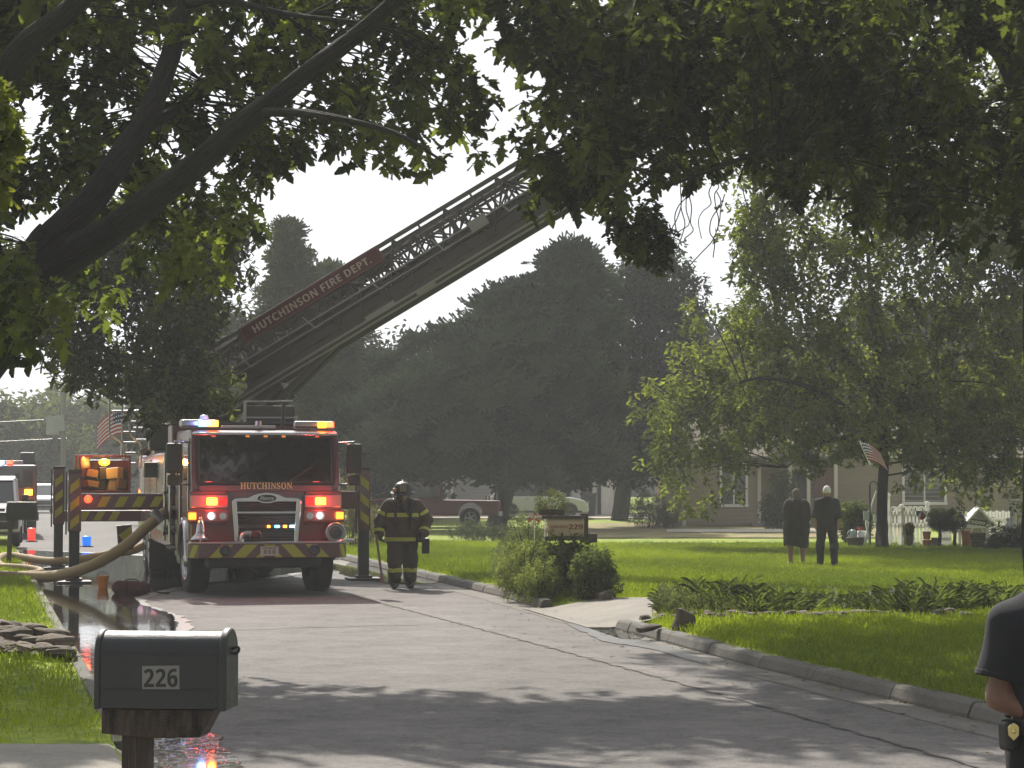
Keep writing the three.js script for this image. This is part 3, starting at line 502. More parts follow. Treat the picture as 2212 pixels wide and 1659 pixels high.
conifer('pine_tree', 'tall dark evergreen with thick trunk in the middle behind the ladder', foot(1071, 1137), [[1245, 525], [1180, 545], [1120, 585], [1010, 620], [930, 640], [860, 690], [800, 770], [720, 830], [700, 900], [750, 960], [860, 975], [930, 1005], [1010, 1000], [1130, 1012], [1250, 1015], [1300, 1005], [1330, 920], [1330, 760], [1310, 600]], 83, { boughs: 330, dense: 10, size: 0.8, gaps: holes, r: 0.42 });
conifer('round_tree', 'round dark tree right of the tall evergreen before the white garage', foot(1338, 1124), [[1370, 565], [1310, 590], [1290, 640], [1280, 900], [1290, 1010], [1360, 1030], [1430, 1015], [1470, 900], [1505, 760], [1512, 660], [1480, 580], [1430, 545]], 88, { clumps: 260, per: 7, thick: 3, rc: 0.95, size: 0.85, flat: 0.75, geo: SPRAY.oval, mat: LEAF, tint: [[0.012, 0.02, 0.01], [0.042, 0.058, 0.022]], r: 0.4, tilt: 0.6 });
conifer('spruce_tree', 'pointed spruce rising behind the ladder at the left of the sky', V(at(625, 1100, 84).x, 0, -84), [[622, 475], [610, 520], [594, 580], [572, 650], [540, 760], [530, 900], [700, 900], [700, 700], [672, 600], [650, 520]], 84, { boughs: 170, dense: 11, size: 0.7, tint: [[0.03, 0.045, 0.016], [0.12, 0.145, 0.04]] });
conifer('spruce_tree', 'lower spruce behind the ladder lettering', V(at(712, 1100, 90).x, 0, -90), [[715, 570], [690, 620], [660, 660], [640, 780], [640, 900], [800, 900], [780, 700], [760, 600], [735, 570]], 90, { boughs: 170, dense: 11, size: 0.75, tint: [[0.035, 0.05, 0.018], [0.13, 0.155, 0.04]] });
// broad trees behind, each its own
function broad(label, u, d, top, w, lowV, tint, n = 170, name = 'background_tree') {
  const base = V(at(u, 1037, d).x, groundY(at(u, 1037, d).x, d), -d), t = treeThing(name, label, base), poly = [], h = lowV - top, k = d / 60;
  for (let i = 0; i < 22; i++) { const a = i / 22 * 6.283; poly.push([u + Math.cos(a) * w * (1 + 0.12 * Math.sin(a * 5 + u)), top + h / 2 - Math.sin(a) * h / 2 * (1 + 0.06 * Math.sin(a * 7 + u))]); }
  const L = [[[base.clone(), 0.12 * k + 0.2], [at(u, lowV - h * 0.3, d), 0.1 * k + 0.1], [at(u + 8, top + h * 0.35, d), 0.08]]];
  limbs(t, L); const C = crown({ poly, d, thick: 2 * k, clumps: n, per: 7, rc: 0.9 * k, size: 0.75 * k });
  scatter('crown', t, SPRAY.oval, LEAF, C.spots, ...tint, base);
}
broad('dark bushy tree filling the gap behind the truck cab', 820, 100, 760, 170, 1040, GREEN.dark, 300);
broad('dark tree behind the raised ladder base', 470, 96, 700, 170, 1030, GREEN.dark, 260);
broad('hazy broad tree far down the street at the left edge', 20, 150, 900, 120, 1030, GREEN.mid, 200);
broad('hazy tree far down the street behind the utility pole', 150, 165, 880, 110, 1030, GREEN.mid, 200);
broad('low dark tree behind the equipment tray at the left', 235, 190, 905, 75, 1040, GREEN.dark, 130);
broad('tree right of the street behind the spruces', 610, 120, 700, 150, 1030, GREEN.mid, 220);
broad('dark tree beyond the tan house roof', 1620, 125, 700, 200, 1040, GREEN.dark, 260);
broad('dark tree beyond the porch at the right', 1950, 125, 640, 220, 1040, GREEN.dark, 260);
broad('dark tree beyond the white garage', 1180, 135, 720, 190, 1040, GREEN.dark, 260);
broad('dark tree beyond the right end of the house', 2210, 110, 660, 160, 1060, GREEN.dark, 200);
struct('far_woods', (() => { const b = B(); for (let i = 0; i < 40; i++) { const g = new THREE.IcosahedronGeometry(1, 3), p = g.attributes.position; for (let k = 0; k < p.count; k++) { const f = 1 + 0.16 * Math.sin(p.getX(k) * 9 + i) * Math.sin(p.getY(k) * 8 + i * 2) + 0.08 * Math.sin(p.getZ(k) * 21 + p.getY(k) * 17); p.setXYZ(k, p.getX(k) * f * rr(8.9, 9.1), p.getY(k) * f * 6.2, p.getZ(k) * f * 7); } g.computeVertexNormals(); b.add(g, -140 + i * 7.2, 1.2 + rr(0, 2.6), -235 + rr(-12, 12)); } return b.geo(); })(), std(0.03, 0.042, 0.018, 1, 0, { map: tGrass })).userData.kind = 'stuff';

// ---- grass: tufts of blades on the lawns that stand near enough to read
const tuft = (() => { const gs = []; for (let i = 0; i < 12; i++) place(gs, bladeLeaf, V(rr(-0.09, 0.09), 0, rr(-0.09, 0.09)), euler(rr(-0.6, 0.6), rr(0, 6.3), rr(-0.3, 0.3)), rr(0.045, 0.085)); return mergeGeometries(gs); })();
const BLADE = phys(1, 1, 1, 1, { transmission: 0.6, thickness: 0, specularIntensity: 0.3 });
function grassField(name, n, pick, dark, light) {
  const spots = []; let tries = 0; while (spots.length < n && tries++ < n * 8) { const p = pick(); if (p) spots.push([p.x, p.y, p.z, rr(0.8, 1.25), 0.45 + 0.3 * Math.sin(p.x * 0.9 + 1.3 * Math.sin(p.z * 0.5)) + 0.3 * Math.sin(p.x * 0.31 - p.z * 0.23) + rr(-0.3, 0.3)]); }
  const root = new THREE.Group(); root.name = numbered(name); scene.add(root); root.userData.kind = 'stuff'; scatter('blades', root, [tuft], BLADE, spots, dark, light);
  tag(root, name === 'grass' ? 'short green grass on the lawns beside the road' : 'grass', 'grass');
}
grassField('grass', 90000, () => { const d = 14 + 50 * Math.pow(rnd(), 0.8), side = rnd() < 0.86; if (side) { const x0 = rightGutter(d) + KERB_W + 0.03, x1 = 0.2327 * d + 3, x = rr(x0, x1); if (d > 27.8 && d < 34.3 && x < 3 && onApron(x, d)) return null; return ground(x, d); } const x1 = leftGutter(d) - KERB_W - 0.03, x = x1 - rr(0, 3.6); if (d < 14.9) return null; return ground(x, d); }, [0.2, 0.27, 0.01], [0.38, 0.46, 0.016]);
function onApron(x, d) { const q = [onGround(1150, 1316), onGround(1400, 1375), foot(1480, 1296), foot(1280, 1296)]; return inPoly(q.map((p) => [p.x, p.z]), x, -d); }
// ---------------------------------------------------------------- lettering and lamps
const font = await new FontLoader().loadAsync('fonts/droid/droid_serif_bold.typeface.json');
const fontSans = await new FontLoader().loadAsync('fonts/droid/droid_sans_bold.typeface.json');
function textGeo(s, size, depth, f = fontSans, width) {
  const g = new TextGeometry(s, { font: f, size, depth, curveSegments: 4, bevelEnabled: false }); g.computeBoundingBox(); const b = g.boundingBox;
  g.translate(-(b.min.x + b.max.x) / 2, -(b.min.y + b.max.y) / 2, 0); if (width) g.scale(width / (b.max.x - b.min.x), 1, 1); return g;
}
function canvasTex(w, h, draw) { const c = document.createElement('canvas'); c.width = w; c.height = h; const x = c.getContext('2d'); draw(x, w, h); const t = new THREE.CanvasTexture(c); t.colorSpace = THREE.SRGBColorSpace; return t; }
// a glowing lens and the light it gives, just in front of it
function lamp(parent, name, geo, p, color, strength, light, front = V(0, 0, 0.12), reach) {
  const m = mesh(name, geo, glow(color[0] * strength, color[1] * strength, color[2] * strength, [0.3, 0.2, 0.15]), parent); m.position.copy(p);
  if (light) { const l = new THREE.PointLight(new THREE.Color().setRGB(...(reach ?? color)), light, 0, 2); l.position.copy(p).add(front); l.shadow.radius = 3; l.castShadow = true; l.name = 'light'; parent.add(l); }
  return m;
}
const AMBER = [1, 0.3, 0.01], REDL = [1, 0.07, 0.02], BLUE = [0.08, 0.55, 1], WHITEL = [1, 0.97, 0.95];
const rbox = (w, h, d, r = 0.015) => new RoundedBoxGeometry(w, h, d, 2, Math.min(r, w / 2.1, h / 2.1, d / 2.1));

// ---------------------------------------------------------------- the fire truck, nose to the camera
const TY = 0.2383, truck = thing('fire_truck', 'dark red ladder fire truck with lit warning lamps facing forward on the wet road', 'fire truck', V(-3.96, 0, -36), TY);
const T = truck;
{ // cab
  const s = new THREE.Shape(); s.moveTo(-0.56, 0.62); s.lineTo(-0.5, 0.9); s.lineTo(-0.47, 1.3); s.lineTo(-0.5, 1.86); s.lineTo(-0.6, 2.6); s.quadraticCurveTo(-0.62, 2.72, -0.78, 2.73); s.lineTo(-3.2, 2.77); s.lineTo(-3.3, 2.7); s.lineTo(-3.3, 0.6); s.lineTo(-2.36, 0.6); s.absarc(-1.7, 0.55, 0.66, Math.PI - 0.08, 0.08, true); s.lineTo(-1.04, 0.6); s.closePath();
  const cab = B().extrude(s, 2.46, 0, 0, 0, 0, -Math.PI / 2, 0, 0.05).build('cab', MAT.red, T);
  // face panels, each a little proud
  B().box(2.2, 0.1, 0.06, 0, 1.76, -0.475, -0.06).box(0.62, 0.56, 0.07, -0.95, 1.45, -0.46, 0, 0, 0, 0.03).box(0.62, 0.56, 0.07, 0.95, 1.45, -0.46, 0, 0, 0, 0.03).build('face_panel', MAT.red, cab);
  B().box(2.3, 0.84, 0.03, 0, 2.235, -0.552, -0.134, 0, 0, 0.014).build('windshield_seal', MAT.black, cab);
  const ws = B().box(2.2, 0.75, 0.03, 0, 2.235, -0.538, -0.134, 0, 0, 0.014).build('windshield', MAT.glass, T);
  for (const x of [-0.55, 0.35]) B().bar(V(x, 1.86, -0.47), V(x + 0.42, 2.12, -0.5), 0.009).box(0.5, 0.012, 0.012, x + 0.38, 2.12, -0.502, 0, 0, 0.6).build('wiper', MAT.black, ws);
  B().box(0.12, 0.06, 0.01, -0.62, 2.02, -0.5, -0.134).build('inspection_sticker', std(0.3, 0.3, 0.28, 0.8), ws);
  const brow = B().box(2.42, 0.05, 0.1, 0, 2.665, -0.6, 0, 0, 0, 0.02).build('roof_brow', MAT.chrome, T);
  [[-0.86, REDL], [-0.3, AMBER], [0, AMBER], [0.3, AMBER], [0.86, REDL]].forEach(([x, c]) => lamp(brow, 'marker_lamp', rbox(0.07, 0.03, 0.03), V(x, 2.625, -0.56), c, 0.5));
  B().box(0.03, 0.62, 0.03, -1.21, 2.24, -0.57, -0.134).box(0.03, 0.62, 0.03, 1.21, 2.24, -0.57, -0.134).each('windshield_pillar', MAT.red, cab);
  // side windows and doors on both sides
  for (const sx of [-1, 1]) {
    const door = B().box(0.02, 1.7, 1.0, sx * 1.235, 1.75, -1.25, 0, 0, 0, 0.008).build('cab_door', MAT.red, T);
    B().box(0.02, 0.62, 0.78, sx * 1.25, 2.2, -1.22, 0, 0, 0, 0.008).build('window', MAT.glass, door); B().box(0.04, 0.04, 0.16, sx * 1.26, 1.6, -1.6).build('handle', MAT.chrome, door);
    const rear = B().box(0.02, 1.9, 0.95, sx * 1.235, 1.65, -2.75, 0, 0, 0, 0.008).build('crew_door', MAT.red, T);
    B().box(0.02, 0.62, 0.7, sx * 1.25, 2.2, -2.75, 0, 0, 0, 0.008).build('window', MAT.glass, rear); B().box(0.04, 0.04, 0.16, sx * 1.26, 1.6, -2.4).build('handle', MAT.chrome, rear);
    B().torus(0.68, 0.045, sx * 1.25, 0.55, -1.7, 0, Math.PI / 2, 0, Math.PI).build('wheel_arch', MAT.chrome, T);
    // mirror on bracket arms
    const mir = B().box(0.27, 0.5, 0.1, sx * 1.5, 2.26, -0.62, 0, sx * 0.15, 0, 0.04).box(0.22, 0.17, 0.09, sx * 1.5, 1.9, -0.62, 0, sx * 0.15, 0, 0.03).build('mirror', MAT.black, T);
    B().bar(V(sx * 1.2, 2.52, -0.75), V(sx * 1.5, 2.54, -0.62), 0.016).bar(V(sx * 1.2, 1.82, -0.72), V(sx * 1.48, 1.84, -0.62), 0.016).each('mirror_arm', MAT.chrome, mir);
    B().bar(V(sx * 1.26, 1.2, -2.25), V(sx * 1.26, 2.3, -2.25), 0.018).bar(V(sx * 1.26, 1.2, -0.72), V(sx * 1.26, 2.1, -0.72), 0.016).each('grab_rail', MAT.chrome, T);
  }
  mesh('lettering', textGeo('HUTCHINSON', 0.105, 0.008, font, 0.86).translate(0, 1.805, -0.44), std(0.55, 0.45, 0.22, 0.45), T).rotation.x = 0;
}
{ // grille with its crown, bars, emblem and lamp strip
  const o = new THREE.Shape(); o.moveTo(-0.5, 0.84); o.lineTo(0.5, 0.84); o.lineTo(0.53, 0.9); o.lineTo(0.58, 1.52); o.quadraticCurveTo(0.58, 1.6, 0.5, 1.61); o.lineTo(0.3, 1.62); o.quadraticCurveTo(0.2, 1.69, 0, 1.7); o.quadraticCurveTo(-0.2, 1.69, -0.3, 1.62); o.lineTo(-0.5, 1.61); o.quadraticCurveTo(-0.58, 1.6, -0.58, 1.52); o.lineTo(-0.53, 0.9); o.closePath();
  const hole = (y0, y1, w0, w1) => { const h = new THREE.Path(); h.moveTo(-w0, y0); h.lineTo(w0, y0); h.lineTo(w1, y1); h.lineTo(-w1, y1); h.closePath(); o.holes.push(h); };
  hole(0.9, 1.1, 0.45, 0.46); hole(1.16, 1.34, 0.465, 0.475); hole(1.39, 1.535, 0.48, 0.49);
  const gr = B().extrude(o, 0.09, 0, 0, -0.42, 0, 0, 0, 0.014).build('grille', MAT.chrome, T);
  B().box(1.05, 0.72, 0.02, 0, 1.22, -0.455).build('grille_backing', MAT.black, gr);
  for (let k = 0; k < 14; k++) { const y = 0.93 + k * 0.045; if ([1.13, 1.365].some((q) => Math.abs(q - y) < 0.035)) continue; B().box(0.95, 0.012, 0.02, 0, y, -0.435, 0.4).build('slat', MAT.steel, gr); }
  const em = B().add(new THREE.CylinderGeometry(0.5, 0.5, 0.03, 32).scale(0.36, 1, 0.16), 0, 1.6, -0.36, Math.PI / 2).build('emblem', MAT.chrome, gr);
  B().add(new THREE.CylinderGeometry(0.5, 0.5, 0.01, 32).scale(0.31, 1, 0.12), 0, 1.6, -0.342, Math.PI / 2).build('emblem_field', MAT.black, gr);
  const scr = textGeo('Pierce', 0.062, 0.004, font, 0.23); scr.applyMatrix4(new THREE.Matrix4().makeShear(0, 0, 0.25, 0, 0, 0)); mesh('emblem_lettering', scr.translate(0, 1.6, -0.336), MAT.chrome, gr);
  const bar = B().box(0.9, 0.075, 0.05, 0, 1.135, -0.375, 0, 0, 0, 0.015).build('grille_light_bar', MAT.black, T);
  [[0.03, AMBER, 6, 0.05], [0.17, BLUE, 6, 0.085], [0.3, AMBER, 6, 0.06], [0.42, [0.35, 0.75, 1], 5, 0.08]].forEach(([x, c, s, w]) => lamp(bar, 'lamp', rbox(w, 0.042, 0.02), V(x, 1.135, -0.345), c, s, 0.03, V(0, 0, 0.05)));
  [-0.42, -0.3, -0.17].forEach((x) => B().box(0.08, 0.035, 0.02, x, 1.135, -0.345).build('unlit_lamp', std(0.06, 0.06, 0.07, 0.2), bar));
}
for (const sx of [-1, 1]) { // lamp banks
  const bank = B().box(0.62, 0.22, 0.05, sx * 0.94, 1.55, -0.415, 0, 0, 0, 0.02).build('upper_lamp_bank', std(0.45, 0.2, 0.2, 0.25, 0.8), T);
  lamp(bank, 'warning_lamp', rbox(0.18, 0.13, 0.04), V(sx * 0.9, 1.55, -0.385), [1, 0.33, 0.01], 3.2, 1.1, V(0, 0, 0.16), [1, 0.05, 0.03]);
  B().box(0.15, 0.13, 0.03, sx * 0.72, 1.55, -0.388, 0, 0, 0, 0.012).build('unlit_lens', phys(0.35, 0.02, 0.02, 0.15, { clearcoat: 1 }), bank);
  const low = B().box(0.68, 0.2, 0.05, sx * 0.96, 1.31, -0.415, 0, 0, 0, 0.02).build('lower_lamp_bank', std(0.2, 0.07, 0.07, 0.25, 0.8), T);
  lamp(low, 'turn_signal', rbox(0.13, 0.12, 0.04), V(sx * 1.22, 1.31, -0.385), AMBER, 1.6, 0.12, V(0, 0, 0.14));
  lamp(low, 'headlamp', new THREE.SphereGeometry(0.045, 16, 10).scale(1, 0.8, 0.5), V(sx * 0.9, 1.31, -0.385), WHITEL, 0.75, 0.05, V(0, 0, 0.2));
  B().cyl(0.07, 0.075, 0.03, sx * 0.9, 1.31, -0.393, Math.PI / 2).cyl(0.06, 0.065, 0.03, sx * 0.72, 1.31, -0.393, Math.PI / 2).build('lamp_rim', MAT.chrome, low);
}
{ // bumper with slanted stripes, deck, bell, horn, pipe
  const pl = [[-1.3, -0.5], [-1.3, -0.2], [-1.15, 0], [1.15, 0], [1.3, -0.2], [1.3, -0.5]];
  const bp = B().extrude(pl.map(([x, z]) => [x, -z]), 0.24, 0, 0.745, 0, -Math.PI / 2, 0, 0, 0.012).build('bumper', MAT.red, T);
  B().box(2.56, 0.025, 0.5, 0, 0.877, -0.26, 0, 0, 0, 0.006).build('bumper_deck', MAT.alu, T);
  const sl = 0.2; // stripes lean towards the middle at the top
  const stripe = (x0, x1, s) => B().extrude([[x0, 0.64], [x1, 0.64], [x1 + s * sl, 0.85], [x0 + s * sl, 0.85]], 0.006, 0, 0, 0.003).build('stripe', MAT.yellow, bp);
  stripe(-0.98, -0.79, 1); stripe(-0.6, -0.39, 1); stripe(-0.22, -0.1, 1); stripe(0.1, 0.22, -1); stripe(0.39, 0.6, -1); stripe(0.79, 0.98, -1);
  for (const s of [-1, 1]) B().extrude([[-0.1, 0.64], [0.02, 0.64], [0.12, 0.85], [0, 0.85]].map(([x, y]) => [x * (s < 0 ? 1 : -1), y]), 0.006, s * 1.225, 0, -0.097, 0, s * 0.92, 0).build('stripe', MAT.yellow, bp);
  for (const x of [-0.72, 0.74]) B().torus(0.075, 0.022, x, 0.76, 0.015).cyl(0.06, 0.06, 0.02, x, 0.76, 0.004, Math.PI / 2).build('tow_eye', MAT.steel, bp);
  const lp = B().box(0.3, 0.15, 0.012, 0.0, 0.74, 0.014, 0, 0, 0, 0.004).build('license_plate', std(0.5, 0.42, 0.36, 0.6), T);
  B().box(0.24, 0.02, 0.004, 0, 0.79, 0.022).box(0.05, 0.07, 0.004, -0.07, 0.73, 0.022).box(0.04, 0.07, 0.004, 0, 0.73, 0.022).box(0.05, 0.07, 0.004, 0.07, 0.73, 0.022).build('plate_mark', std(0.25, 0.18, 0.15, 0.7), lp);
  B().lathe([[0, 0.33], [0.03, 0.33], [0.05, 0.3], [0.06, 0.26], [0.075, 0.14], [0.085, 0.09], [0.135, 0.035], [0.165, 0], [0.15, 0], [0.1, 0.06], [0, 0.07]], -1.09, 0.93, -0.3).ball(0.03, -1.09, 1.275, -0.3).cyl(0.015, 0.015, 0.06, -1.09, 0.91, -0.3).build('bell', MAT.chrome, T);
  B().tube([V(-0.42, 0.86, -0.25), V(-0.42, 0.97, -0.25), V(-0.36, 1.02, -0.24), V(-0.26, 1.02, -0.22)], 0.05, 20, 10).build('front_intake', MAT.chrome, T);
  B().cyl(0.075, 0.085, 0.1, -0.21, 1.0, -0.21, 0, 0, Math.PI / 2).torus(0.09, 0.022, -0.2, 0.97, -0.2, 0, 0.4, 0, Math.PI).build('intake_cap', MAT.darkRed, T);
  B().torus(0.15, 0.024, 1.13, 1.03, -0.24).cyl(0.14, 0.1, 0.12, 1.13, 1.03, -0.3, Math.PI / 2).build('siren_speaker', MAT.alu, T);
  B().cyl(0.11, 0.11, 0.03, 1.13, 1.03, -0.235, Math.PI / 2).torus(0.06, 0.012, 1.13, 1.03, -0.215).build('siren_grille', MAT.steel, T);
  B().tube([V(1.13, 0.87, -0.2), V(1.25, 0.9, -0.14), V(1.42, 0.9, -0.16)], 0.03, 16, 8).build('horn', MAT.chrome, T);
}
{ // roof: light bars, radio fittings, box behind the cab
  const lb = B().box(0.6, 0.13, 0.3, -1.08, 2.84, -0.95, 0, 0.1, 0, 0.04).build('roof_light_bar', MAT.alu, T); lb.userData.label = 'left roof light bar with blue and amber lamps';
  lamp(lb, 'blue_lamp', rbox(0.15, 0.11, 0.06), V(-1.02, 2.84, -0.79), [0.1, 0.7, 1], 2, 0.5, V(0, 0.02, 0.16), [0.25, 0.3, 1]);
  lamp(lb, 'amber_lamp', rbox(0.19, 0.11, 0.06), V(-0.85, 2.84, -0.8), [1, 0.22, 0.01], 3.5, 0.3, V(0, 0, 0.15));
  B().lathe([[0, 0.08], [0.06, 0.07], [0.075, 0.03], [0.08, 0]], -0.98, 2.91, -0.95).build('roof_beacon', std(0.6, 0.62, 0.68, 0.3), lb);
  const rb = B().box(0.68, 0.12, 0.3, 0.86, 2.83, -0.95, 0, -0.1, 0, 0.04).build('roof_light_bar', MAT.alu, T); rb.userData.label = 'right roof light bar with amber and red lamps';
  lamp(rb, 'amber_lamp', rbox(0.15, 0.11, 0.06), V(0.98, 2.83, -0.79), [1, 0.3, 0.01], 4, 0.3, V(0, 0, 0.15));
  lamp(rb, 'red_lamp', rbox(0.12, 0.1, 0.06), V(1.12, 2.83, -0.8), [1, 0.06, 0.02], 4, 0.5, V(0.03, 0.02, 0.15));
  B().box(0.9, 0.04, 0.12, -0.25, 2.79, -0.9).cyl(0.05, 0.06, 0.1, -0.08, 2.84, -0.9).build('roof_fitting', MAT.alu, T);
  B().bar(V(0.42, 2.76, -1.6), V(0.45, 3.2, -1.65), 0.035).build('antenna_post', MAT.black, T);
  B().box(2.5, 0.9, 0.8, -0.05, 2.45, -3.85, 0, 0, 0, 0.04).build('hose_tray', MAT.darkRed, T);
  B().box(2.56, 0.04, 0.86, -0.05, 2.92, -3.85).build('tray_lid', MAT.steel, T);
  const cr = B().box(0.9, 0.34, 0.1, 0.6, 3.1, -4.6).build('ladder_cradle', MAT.steel, T);
  B().beam(V(0.05, 3.05, -4.5), V(1.1, 3.05, -4.5), 0.04, 0.03).beam(V(0.08, 3.34, -4.5), V(1.0, 3.36, -4.5), 0.04, 0.03).bar(V(0.12, 2.5, -4.55), V(0.12, 3.36, -4.5), 0.03).bar(V(1.05, 2.5, -4.55), V(1.05, 3.08, -4.5), 0.03).build('cradle_rail', MAT.alu, cr);
}
{ // pump house and body
  B().box(2.3, 1.75, 1.1, 0, 1.4, -3.9, 0, 0, 0, 0.03).build('pump_house', MAT.steel, T);
  const body = B().box(2.44, 1.75, 8.3, 0, 1.55, -8.65, 0, 0, 0, 0.04).build('body', MAT.red, T);
  for (const sx of [-1, 1]) for (let k = 0; k < 5; k++) { const dz = -5.2 - k * 1.55, dr = B().box(0.03, k > 2 ? 0.75 : 1.35, 1.3, sx * 1.225, k > 2 ? 1.95 : 1.6, dz, 0, 0, 0, 0.01).build('locker_shutter', MAT.alu, body); for (let q = 0; q < (k > 2 ? 8 : 14); q++) B().box(0.012, 0.03, 1.26, sx * 1.245, (k > 2 ? 1.62 : 0.97) + q * 0.095, dz).build('shutter_slat', MAT.alu, body); }
  for (const [y, z, r] of [[1.31, -3.65, 0.11], [1.0, -3.9, 0.08], [1.72, -3.75, 0.07], [1.72, -4.05, 0.07]]) for (const sx of [-1, 1]) B().cyl(r, r, 0.3, sx * 1.25, y, z, 0, 0, Math.PI / 2).torus(r, 0.02, sx * 1.4, y, z, 0, Math.PI / 2, 0).build('hose_port', r > 0.1 ? MAT.darkRed : MAT.chrome, T);
  for (let k = 0; k < 9; k++) B().bar(V(-1.2, 0.7 + (k % 3) * 0.35, -3.45 - Math.floor(k / 3) * 0.3), V(-1.33, 0.7 + (k % 3) * 0.35, -3.45 - Math.floor(k / 3) * 0.3), 0.05, 10).build('gauge', MAT.chrome, T);
  B().bar(V(-1.33, 0.8, -3.4), V(-1.33, 2.35, -3.4), 0.03).bar(V(-1.34, 0.8, -4.4), V(-1.34, 2.4, -4.4), 0.03).bar(V(-1.3, 2.3, -3.4), V(-1.3, 2.3, -4.4), 0.03).build('grab_rail', MAT.chrome, T);
  B().box(0.8, 0.3, 12, 0, 0.72, -6.7).box(2.2, 0.22, 0.24, 0, 0.52, -1.7).cyl(0.2, 0.2, 0.4, 0.1, 0.5, -1.7, Math.PI / 2).box(2.3, 0.2, 0.24, 0, 0.52, -9.5).box(2.3, 0.2, 0.24, 0, 0.52, -10.8).box(1.9, 0.35, 0.9, 0, 0.62, -0.95).box(0.5, 0.5, 0.9, -0.85, 0.62, -4.2).box(0.5, 0.45, 1.6, 0.85, 0.66, -4.6).bar(V(-0.4, 0.42, -1.2), V(-0.3, 0.6, -0.6), 0.03).bar(V(0.75, 0.42, -1.2), V(0.7, 0.6, -0.6), 0.03).build('chassis', MAT.black, T);
  const tyre = new THREE.LatheGeometry([[0.29, -0.17], [0.45, -0.18], [0.51, -0.165], [0.53, -0.13], [0.532, 0], [0.53, 0.13], [0.51, 0.165], [0.45, 0.18], [0.29, 0.17]].map((p) => new THREE.Vector2(...p)), 36).rotateZ(Math.PI / 2);
  for (const [x, z, r] of [[-1.04, -1.7, 0.08], [1.04, -1.7, 0.08], [-1.05, -9.5, 0], [1.05, -9.5, 0], [-1.05, -10.8, 0], [1.05, -10.8, 0], [-0.68, -9.5, 0], [0.68, -9.5, 0], [-0.68, -10.8, 0], [0.68, -10.8, 0]]) {
    const w = mesh('wheel', tyre, MAT.rubber, T); w.position.set(x, 0.53, z); w.rotation.y = r; if (Math.abs(x) < 0.7) continue;
    const o = Math.sign(x); B().lathe([[0, 0.12], [0.1, 0.12], [0.12, 0.05], [0.2, 0.02], [0.27, 0.05], [0.3, 0.1], [0.32, 0.1], [0.3, 0.06], [0.28, -0.1]], o * 0.08, 0, 0, 0, 0, -o * Math.PI / 2, 28).build('rim', MAT.chrome, w);
    for (let k = 0; k < 10; k++) B().cyl(0.014, 0.014, 0.05, o * 0.13, 0.17 * Math.cos(k * 0.628), 0.17 * Math.sin(k * 0.628), 0, 0, Math.PI / 2, 6).build('wheel_nut', MAT.chrome, w);
  }
  B().box(0.05, 0.5, 0.5, -1.2, 0.55, -10.2).box(0.02, 0.6, 0.55, -1.0, 0.42, -8.85, 0, Math.PI / 2).each('mud_flap', MAT.rubber, T);
}
function outrigger(sx, z, reach, y, h, topY, group) { // beam, sleeve with stripes, leg and foot
  const g = sub('outrigger', T);
  B().beam(V(sx * 0.8, y, z), V(sx * reach, y, z), 0.26, h).build('beam', MAT.red, g);
  for (let k = 0; k < group; k++) { const x0 = sx * (reach - 0.5 - k * 0.32), dir = 1; B().extrude([[-0.1, -0.095], [0.06, -0.095], [0.16, 0.095], [0, 0.095]].map(([a, b]) => [a * (sx < 0 ? 1 : -1), b]), 0.008, x0, y, z + 0.134).build('stripe', MAT.yellow, g); }
  const jx = sx * reach; B().box(0.24, topY - 0.95, 0.26, jx, (topY + 0.95) / 2, z + 0.02, 0, 0, 0, 0.015).build('sleeve', MAT.red, g);
  B().box(0.26, 0.05, 0.28, jx, topY + 0.02, z + 0.02).box(0.03, topY - 0.9, 0.03, jx - 0.15, (topY + 0.9) / 2, z + 0.05).build('sleeve_cap', MAT.steel, g);
  for (let yy = topY - 0.32; yy > 1.0; yy -= 0.33) B().extrude([[-0.08, -0.13], [0.08, 0.0], [0.08, 0.16], [-0.08, 0.03]].map(([a, b]) => [a * (sx < 0 ? 1 : -1), b]), 0.008, jx, yy + 0.05, z + 0.154).build('stripe', MAT.yellow, g);
  B().box(0.19, 0.98, 0.2, jx, 0.56, z + 0.02, 0, 0, 0, 0.01).build('leg', MAT.black, g);
  B().box(0.3, 0.05, 0.3, jx, 0.07, z + 0.02).box(0.62, 0.035, 0.6, jx, 0.03, z + 0.02).build('foot_plate', MAT.steel, g);
  return g;
}
